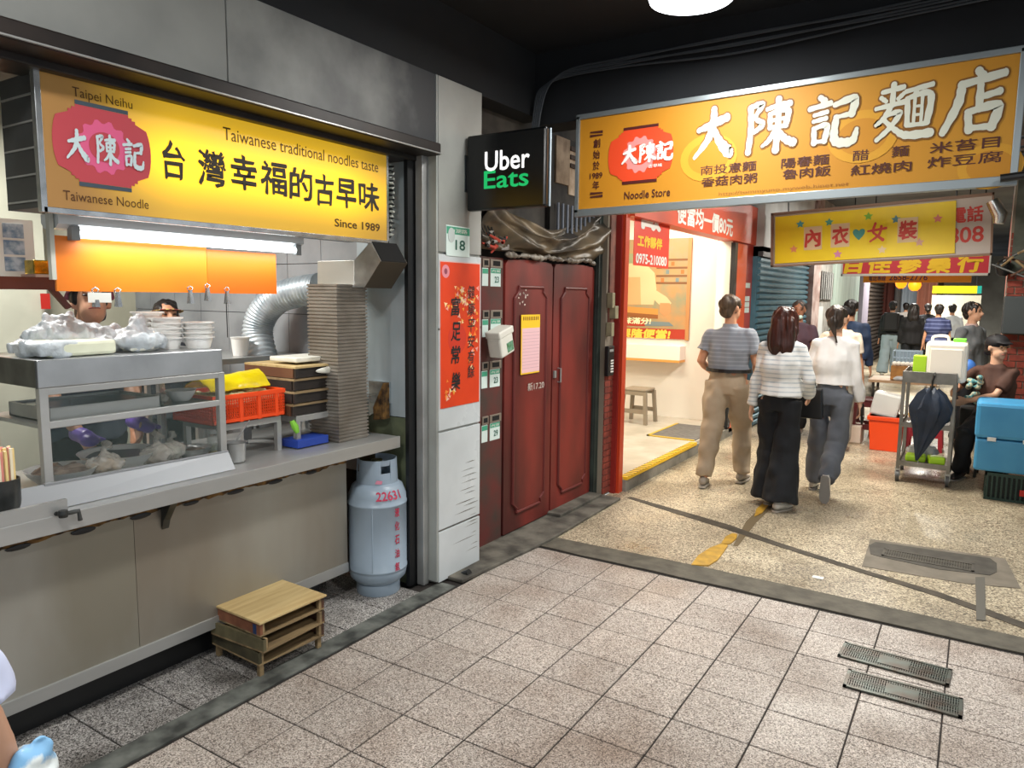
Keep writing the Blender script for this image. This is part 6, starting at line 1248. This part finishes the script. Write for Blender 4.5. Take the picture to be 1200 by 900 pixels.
B().tube([cu, cu+Vector((0, 0, .09)), cu+Vector((.012, .0, .13)), cu+Vector((.012, .05, .15)), cu+Vector((.0, .06, .11))], .008, 8).build('handle', blackm, t); B().tube([cd_, cd_+Vector((-.004, 0, -.03))], .005, 6).build('ferrule', steel, t)
def jug(): pass
t = thing('jerrycan', 'cream square plastic jerrycan standing on the trolley top', 'jerrycan', (-.22, 7.55, .912))
a, bq = (-0.384,7.400,1.264), (-0.074,7.400,0.982)
B().box((a[0], 7.36, .912), (bq[0]+.01, 7.64, a[2])).build('can_body', M('cream_plastic', '#f2ebdd', .45), t, bevel=.03)
B().box((a[0]+.04, 7.352, .96), (bq[0]-.03, 7.362, a[2]-.06)).build('moulded_panel', M('cream_plastic', '#f2ebdd', .45), t, bevel=.004)
B().tube(spline([Vector((a[0]+.04, 7.5, a[2]-.01)), Vector((a[0]+.05, 7.5, a[2]+.04)), Vector((a[0]+.15, 7.5, a[2]+.045)), Vector((a[0]+.17, 7.5, a[2]-.01))], 5), .012, 8).build('handle', M('cream_plastic', '#f2ebdd', .45), t)
lime = M('lime_plastic', '#b2e02a', .4)
tag(B().box((a[0]+.20, 7.42, a[2]+.001), (bq[0]-.01, 7.56, a[2]+.03)).build('lime_plate', M('green_lid', '#7fe04a', .4), None, loc=(bq[0]-.1, 7.5, a[2]), bevel=.006), 'bright green flat lid lying on the cream jerrycan', 'plate')
a2, b2 = (-0.474,7.400,1.138), (-0.370,7.400,0.977)
tag(B().box((a2[0], 7.36, .912), (b2[0], 7.46, a2[2])).build('lime_container', lime, None, loc=(a2[0]+.05, 7.4, .912), bevel=.006), 'lime green upright container left of the cream jerrycan', 'container')
for i, (cx_, m_, w_) in enumerate(((-.46, M('teal_bag', '#3f8a94', .5), .035), (-.26, M('dark_green_bag', '#1f4434', .5), .10))):
    tag(B().ball((cx_+.02, 7.55, .60), (w_, .12, .085)).build('soft_bag', m_, None, loc=(cx_, 7.55, .515), vox=.01, warp=lambda p, nn: p+nn*.015*vn(p*22)), ['small teal bag at the left of the middle trolley shelf', 'dark green bag on the middle trolley shelf behind the umbrella'][i], 'bag')
tag(B().ball((-.42, 7.45, .60), (.07, .08, .05)).build('soft_bag', M('mustard_bag', '#c79a3c', .6), None, loc=(-.42, 7.45, .515), vox=.01), 'mustard yellow bag on the middle trolley shelf', 'bag')
tag(B().cbox((-.40, 7.42, .215), (.16, .14, .06)).build('lime_package', lime, None, loc=(-.40, 7.42, .17), bevel=.015), 'lime green package on the left of the bottom trolley shelf', 'package')
tag(B().cbox((-.24, 7.40, .215), (.13, .12, .07), Matrix.Rotation(.2, 3, 'Z')).build('lime_package', lime, None, loc=(-.24, 7.40, .17), bevel=.015), 'lime green package on the right of the bottom trolley shelf', 'package')
tag(B().ball((-.36, 7.62, .24), (.13, .09, .07)).build('white_bundle', bagm, None, loc=(-.36, 7.62, .17), vox=.01, warp=lambda p, nn: p+nn*.02*vn(p*22)), 'white plastic bundle behind the lime packages', 'bundle')
tag(B().box((-.40, 7.5, .912), (-.3, 7.7, .99)).build('brown_carton', M('carton', '#b0834f', .7), None, loc=(-.35, 7.6, .912)), 'small brown carton behind the lime container', 'box')
# ---- cooler on green crate
t = thing('cooler_box', 'large sky blue cooler box resting on the dark green crate', 'cooler', (.35, 7.25, .24))
a, bq = (0.055,7.100,0.833), (0.073,7.100,0.269); cb = M('cooler_blue', '#4a9ccb', .4, 0, '#3f90c2', 4)
B().box((.04, 7.05, .235), (.78, 7.5, .50)).build('body', cb, t, bevel=.02)
B().box((.03, 7.04, .505), (.79, 7.51, .80)).build('lid', cb, t, bevel=.03)
for x in (.12, .36): B().box((x, 7.03, .49), (x+.06, 7.05, .52)).build('latch', white_pl, t)
t = thing('plastic_crate', 'dark green slatted plastic crate on the floor under the blue cooler', 'crate', (.45, 7.25, 0))
cg = M('crate_green', '#1e3b33', .45); x0, x1, y0, y1 = .13, .80, 7.06, 7.48
B().box((x0, y0, 0), (x1, y1, .02)).box((x0, y0, .20), (x1, y0+.012, .225)).box((x0, y1-.012, .20), (x1, y1, .225)).box((x0, y0, .20), (x0+.012, y1, .225)).box((x1-.012, y0, .20), (x1, y1, .225)).build('rim', cg, t)
for k in range(20): x = x0+.01+k*.033; B().box((x, y0, .02), (x+.014, y0+.008, .20)).build('slat', cg, t)
for k in range(12): y = y0+.01+k*.034; B().box((x0, y, .02), (x0+.008, y+.014, .20)).build('slat', cg, t)
B().box((x0+.01, y0+.02, .02), (x1-.01, y0+.028, .20)).build('liner', M('crate_dark', '#0f1f1a', .6), t)
B().box((x0+.24, y0-.003, .06), (x0+.42, y0, .11)).build('red_label', pr_red, t)
# ---- orange bin, white box, stools, table
t = thing('orange_bin', 'orange plastic bin on the floor left of the trolley', 'bin', (-0.764,8.700,0.018))
a, bq = (-0.945,8.700,0.373), (-0.602,8.700,0.047); x0, x1 = a[0], bq[0]
B().prism([(x0+.03, 8.7, .0), (x1-.03, 8.7, .0), (x1, 8.7, a[2]), (x0, 8.7, a[2])], (0, .3, 0)).build('tub', plastic_orange, t, bevel=.01)
B().box((x0-.012, 8.685, a[2]-.045), (x1+.012, 9.01, a[2])).build('rim', plastic_orange, t, bevel=.005)
tb = M('frosted_plastic', '#dfe0dd', .3, alpha=.8)
tag(B().cbox(((x0+x1)/2-.02, 8.85, a[2]+.12), (.27, .22, .25), Matrix.Rotation(.18, 3, 'Y')).build('frosted_container', tb, None, loc=((x0+x1)/2, 8.85, a[2]), bevel=.02), 'frosted white plastic container tilted in the orange bin', 'container')
a, bq = (-1.315,9.000,0.178), (-1.045,9.000,0.019)
tag(B().box((a[0], 9.0, .0), (bq[0], 9.3, a[2]+.02)).build('white_box', M('cream_foam', '#ded5c8', .6), None, loc=(a[0]+.15, 9.15, 0), bevel=.01), 'cream foam box on the ground beneath the dark red table', 'box')
def stool(c, h, m, label, name='plastic_stool'):
    t = thing(name, label, 'stool', (c[0], c[1], c[2] if len(c) > 2 else 0)); z = t.location.z
    B().box((c[0]-.15, c[1]-.15, z+h-.03), (c[0]+.15, c[1]+.15, z+h)).build('seat', m, t, bevel=.012)
    for sx_ in (-1, 1):
        for sy_ in (-1, 1): B().prism([(c[0]+sx_*.135-.02, c[1]+sy_*.135-.02, z+h-.03), (c[0]+sx_*.135+.02, c[1]+sy_*.135-.02, z+h-.03), (c[0]+sx_*.16+.02, c[1]+sy_*.16-.02, z), (c[0]+sx_*.16-.02, c[1]+sy_*.16-.02, z)], (0, .04, 0)).build('leg', m, t)
    for s in (-1, 1):
        B().box((c[0]-.15, c[1]+s*.15-.008, z+h*.30), (c[0]+.15, c[1]+s*.15+.008, z+h*.42)).build('brace', m, t)
        B().box((c[0]-.13, c[1]+s*.145-.006, z+h*.82), (c[0]+.13, c[1]+s*.145+.006, z+h-.03)).build('apron', m, t)
    return t
dred = M('dark_red_plastic', '#4f1a1d', .4)
q = (-1.039,9.200,0.367)
stool((q[0]+.05, 9.25), .50, dred, 'dark red plastic stool standing over the cream foam box')
stool((-.42, 9.12), .50, M('red_plastic', '#9b2430', .4), 'bright red plastic stool behind the trolley')
q = (-0.812,9.000,0.700)
t = thing('low_table', 'low wooden-topped table beyond the orange bin', 'table', (q[0], 9.7, 0))
B().box((q[0]-.25, 9.5, .66), (q[0]+.45, 10.1, .69)).build('table_top', M('table_board', '#a98a6a', .6), t)
for x in (-.2, .4):
    for y in (9.55, 10.05): B().tube([(q[0]+x, y, 0), (q[0]+x, y, .66)], .015, 8).build('leg', steel_dark, t)
a, bq = (-0.838,9.700,1.028), (-0.547,9.700,0.783)
t = thing('wire_basket', 'pale blue wire basket standing on the low table', 'basket', (a[0]+.15, 9.8, .69))
b = B()
for k in range(9): x = a[0]+k*(bq[0]-a[0])/8; b.tube([(x, 9.7, .69), (x, 9.7, a[2])], .006, 6)
for k in range(5): z = .70+k*(a[2]-.70)/4; b.tube([(a[0], 9.7, z), (bq[0], 9.7, z)], .006, 6); b.tube([(a[0], 9.7, z), (a[0], 9.98, z)], .006, 6)
b.build('wires', M('wire_blue', '#9fb4c6', .4), t)
B().box((a[0], 9.98, .69), (bq[0], 9.99, a[2])).build('back_sheet', M('sheet_blue', '#8fa3b4', .5), t)
tag(B().box((a[0]+.0, 9.55, .70), (bq[0]-.06, 9.68, .86)).build('brown_crate', M('crate_brown', '#a8763a', .7, 0, '#86592a', 12), None, loc=(a[0]+.12, 9.6, .69)), 'brown woven box in front of the wire basket', 'box')
for k in range(6): tag(B().ball((a[0]+.03+k*.045, 9.61, .885), (.03, .035, .028), 10, 6).build('white_bun', M('bun_white', '#e4dfd4', .7), None, loc=(a[0]+.03+k*.045, 9.61, .86), smooth=True), 'white wrapped bundle lined up in the brown woven box', 'bun', 'white bundles in the brown box')
tag(B().ball((q[0]+.1, 9.6, .72), (.13, .08, .035)).build('white_bag', bagm, None, loc=(q[0]+.1, 9.6, .69), vox=.01, warp=lambda p, nn: p+nn*.02*vn(p*22)), 'flat white bag lying on the low table', 'bag')
b = B()
for k in range(14): 
    p = Vector((.0+rr.uniform(-.05, .05), 7.85+rr.uniform(-.05, .05), .70+rr.random()*.25)); b.ball(p, (.03, .03, .025), 8, 6)
tag(b.build('knick_knacks', M('teal_goods', '#4f8f94', .5, 0, '#c9c3a4', 30, lo=.45, hi=.55), None, loc=(0, 7.85, .6), vox=.01), 'small teal and cream trinkets piled beside the vendor hand', 'goods')
tag(B().ball((-.06, 8.05, .98), (.07, .07, .10)).build('blue_sack', M('blue_sack', '#3f74c4', .5), None, loc=(-.06, 8.05, .9), vox=.01), 'blue sack between the jerrycan and the vendor', 'bag')
tb2 = thing('display_stand', 'dark covered display stand in front of the vendor legs', 'stand', (0, 8.0, 0)); B().box((-.10, 8.0, 0), (.02, 8.3, .62)).build('stand_body', M('dark_stand', '#1b1d1e', .8), tb2, bevel=.01)
# ---- inside the lit shop
c_ = (-3.389,8.200,0.627)
stool((c_[0]-.02, 8.2, .12), .42, M('taupe_plastic', '#8f8472', .45), 'taupe plastic stool under the white ledge of the lit shop')
B().box
wl = B().box((-5.3, 8.60, .86), (-3.06, 8.80, 1.03)).build('wall_ledge', white_paint, None, loc=(-4.2, 8.6, .86)); tag(wl, 'white wall ledge under the mural in the lit shop', 'ledge')
B().box((-5.3, 8.59, .83), (-3.06, 8.80, .86)).build('edge_trim', M('ledge_orange', '#d99a4a', .5), wl)
mu = thing('mural', 'framed warm-toned mural of a figure in cream clothes holding a tray, red band beneath', 'painting', (-3.6, 8.79, 1.06))
a, bq = (-3.879,8.790,2.298), (-3.064,8.790,1.108); mx0, mx1, mz0, mz1 = a[0]-.25, bq[0], bq[2], 2.35; my = 8.79
B().box((mx0, my-.01, mz0), (mx1, my, mz1)).build('canvas', M('mural_ground', '#b78a58', .6, 0, '#8f8c6c', 5, .5), mu)
B().box((mx1, my-.02, mz0-.01), (mx1+.045, my, mz1)).build('frame', M('frame_oak', '#b98350', .5), mu)
MY = my-.0105
def pp(pts, m, off=.0006): # mural shapes given as fractions of the canvas
    W_, H_ = mx1-mx0, mz1-mz0; flat([((p[0]-.5)*W_, (p[1]-.5)*H_) for p in pts], ((mx0+mx1)/2, MY, (mz0+mz1)/2), XU, ZU, th=.0004, off=off).build('painted_shape', m, mu)
pp([(.0, .86), (.35, .86), (.45, .84), (.45, .62), (0, .62)], M('mural_sage', '#8e9470', .6), .0003)
for z in (.55, .62, .70, .78): pp([(.62, z), (1, z), (1, z+.02), (.62, z+.02)], M('mural_shelf', '#7a5230', .6), .0007)
for k in range(5): pp([(.68+.06*k, .57+.08*(k % 3)), (.72+.06*k, .57+.08*(k % 3)), (.72+.06*k, .61+.08*(k % 3)), (.68+.06*k, .61+.08*(k % 3))], M('mural_jar%d' % (k % 2), ['#c26a34', '#6f7f80'][k % 2], .6), .001)
pp([(.0, .34), (.60, .34), (.63, .50), (.60, .66), (.50, .74), (.30, .76), (.05, .74), (0, .70)], M('mural_shirt', '#d8b98c', .6), .0012)
pp([(.20, .34), (.44, .34), (.42, .62), (.24, .62)], M('mural_apron', '#c79f6c', .6), .0016)
pp([(.60, .50), (.76, .42), (.82, .36), (.76, .31), (.66, .35), (.57, .42)], M('mural_shirt', '#d8b98c', .6), .0016)
pp([(.68, .36), (.80, .36), (.82, .27), (.74, .23), (.68, .27)], M('mural_hand', '#c88a5a', .6), .002)
pp([(.0, .33), (.66, .30), (.66, .24), (.0, .27)], M('mural_tray', '#c98a40', .6), .0024)
pp([(.0, .27), (.66, .24), (.66, .20), (.0, .22)], M('mural_tray_dark', '#8a5426', .6), .0024)
pp([(.28, .17), (.80, .17), (.86, .13), (.30, .12)], M('mural_blue', '#6f7f80', .6), .0024)
pp([(.0, .0), (1, .0), (1, .10), (.0, .10)], M('mural_red', '#a8331c', .6), .003)
pp([(.0, .12), (.50, .12), (.50, .18), (.0, .18)], M('mural_red', '#a8331c', .6), .003)
mye = M('mural_lettering', '#f0c24a', .6)
c_ = (-3.541,8.770,1.165); text('興隆便當!', (c_[0]-.06, 8.775, c_[2]), XU, ZU, .70, .12, mye, mu, .04, skew=.1)
c_ = (-3.663,8.770,1.324); text('美味滿分!', (c_[0]-.10, 8.775, c_[2]), XU, ZU, .50, .085, M('mural_pale_letter', '#f3e3b8', .6), mu, .03, skew=.1)
c_ = Vector((-2.450,5.976,2.133))
t = thing('recruitment_banner', 'red hanging banner with white and yellow characters in the lit shop front', 'banner', (-2.45, c_.y, 2.0))
a, bq = (-2.450,5.687,2.305), (-2.450,6.488,1.893); zb = (-2.450,5.756,1.886)[2]
B().box((-2.453, a[1], zb), (-2.449, bq[1], 2.62)).build('sheet', M('banner_red_sheet', '#dd3a22', .5), t)
ym = (a[1]+bq[1])/2; bw_ = bq[1]-a[1]
textw('徵', (-2.449,6.015,2.312),0.516, .24, YU, ZU, white_p2, t, .05)
text('內場外場', (-2.449, bq[1]-.05, 2.40), YU, ZU, .05, .05, white_p2, t)
textw('工作夥伴', (-2.449,6.035,2.093),0.561, .10, YU, ZU, pr_yel, t, .05)
textw('0975-210080', (-2.449,6.084,1.946),0.706, .085, YU, ZU, white_p2, t, .03)
for i, (y0, y1) in enumerate(((6.1, 7.0), (7.6, 8.3))):
    tag(B().box((-3.6, y0, 2.735), (-3.0, y1, 2.75)).build('ceiling_panel_light', panel_e, None, loc=(-3.3, y0, 2.735)), ['near', 'far'][i]+' white panel light in the ceiling of the lit shop', 'lamp')
t = thing('floor_mat', 'dark grey ramp mat with yellow edging at the shop entrance', 'mat', (-2.75, 7.9, .12))
B().box((-2.95, 7.45, .12), (-2.45, 8.35, .128)).build('mat_sheet', M('mat_grey', '#6f6c68', .8, 0, '#5c5955', 20), t)
B().box((-2.98, 7.42, .12), (-2.95, 8.35, .132)).box((-2.98, 7.42, .12), (-2.45, 7.45, .132)).build('edging', M('mat_yellow', '#c9a93a', .6), t)
for i, zc in enumerate((1.78, 1.62, 1.55, 1.48)):
    tag(B().box((-2.42, 9.0, zc-.03), (-2.412, 9.2, zc+.03)).build('small_plate', M('plate_white', '#d3e3de', .35), None, loc=(-2.415, 9.1, zc-.03)), ['topmost', 'second', 'third', 'lowest'][i]+' small pale plate on the red pier of the lit shop', 'plate', 'plates on the red pier')
# ---- drain grates
def grate(c, w_, d_, rot, label, n=44, rows=2, mt=None):
    t = thing('drain_grate', label, 'drain grate', (c[0], c[1], 0)); mt = mt or M('cast_iron_wet', '#4c5650', .4, .4, '#453a30', 12)
    Rm = lambda b: b.xf(Matrix.Translation((c[0], c[1], 0)) @ Matrix.Rotation(rot, 4, 'Z'))
    Rm(B().box((-w_/2, -d_/2, .001), (w_/2, d_/2, .003))).build('pit', black_void, t)
    e = .014; Rm(B().box((-w_/2, -d_/2, .001), (w_/2, -d_/2+e, .010)).box((-w_/2, d_/2-e, .001), (w_/2, d_/2, .010)).box((-w_/2, -d_/2, .001), (-w_/2+e, d_/2, .010)).box((w_/2-e, -d_/2, .001), (w_/2, d_/2, .010)).box((-w_/2, -.004, .001), (w_/2, .004, .008))).build('frame', mt, t)
    for k in range(n):
        x = -w_/2+e+(w_-2*e)*(k+.5)/n
        Rm(B().box((x-.0028, -d_/2+e, .002), (x+.0022, d_/2-e, .008))).build('bar', mt, t)
    for k in range(6): y = -d_/2+d_*(k+1)/7; Rm(B().box((-w_/2+e, y-.002, .002), (w_/2-e, y+.002, .0075))).build('cross_bar', mt, t)
    return t, Rm
t, Rm = grate((-.213, 3.545), .44, .165, -.05, 'upper cast iron drain grate in the tiled floor, nearer the kerb'); 
t2, Rm2 = grate((-.16, 3.285), .43, .165, .0, 'lower cast iron drain grate in the tiled floor, nearer the viewer')
for T_, R_2 in ((t, Rm), (t2, Rm2)):
    R_2(B().box((-.06, -.045, .008), (.06, .045, .0095))).build('logo_plate', M('cast_iron_wet', '#4c5650', .4, .4, '#453a30', 12), T_)
blob([(-0.512,5.224,0.000), (-0.483,5.326,0.000), (-0.362,5.347,0.000), (0.163,5.398,-0.000), (0.198,5.314,0.000), (0.196,5.142,0.000), (0.160,5.052,0.000), (-0.100,4.990,0.000), (-0.431,5.029,0.000), (-0.482,5.050,0.000)], 'patch', M('worn_surround', '#4e4a42', .7, 0, '#3d3932', 12), .006, street)
grate((-.17, 5.13), .50, .15, -.0, 'long worn drain cover set in the grey patch of the street floor', 34, mt=M('worn_iron', '#5c574d', .6, .2, '#4a463f', 14))
tag(B().box((-.72, 4.42, .001), (-.66, 4.46, .004)).build('paper_scrap', white_p2, None, loc=(-.69, 4.44, 0)), 'scrap of white paper on the street floor beside the kerb', 'paper')
# black pipe mouth at the pillar foot
tag(B().tube([(-2.460,3.296,-0.013), (-2.38, (-2.460,3.296,-0.013)[1], .03)], .022, 14).build('drain_pipe', blackm, None, loc=(-2.42, (-2.460,3.296,-0.013)[1], .01)), 'black pipe end at the foot of the white pillar', 'pipe')

bpy.data.scenes.remove(side)
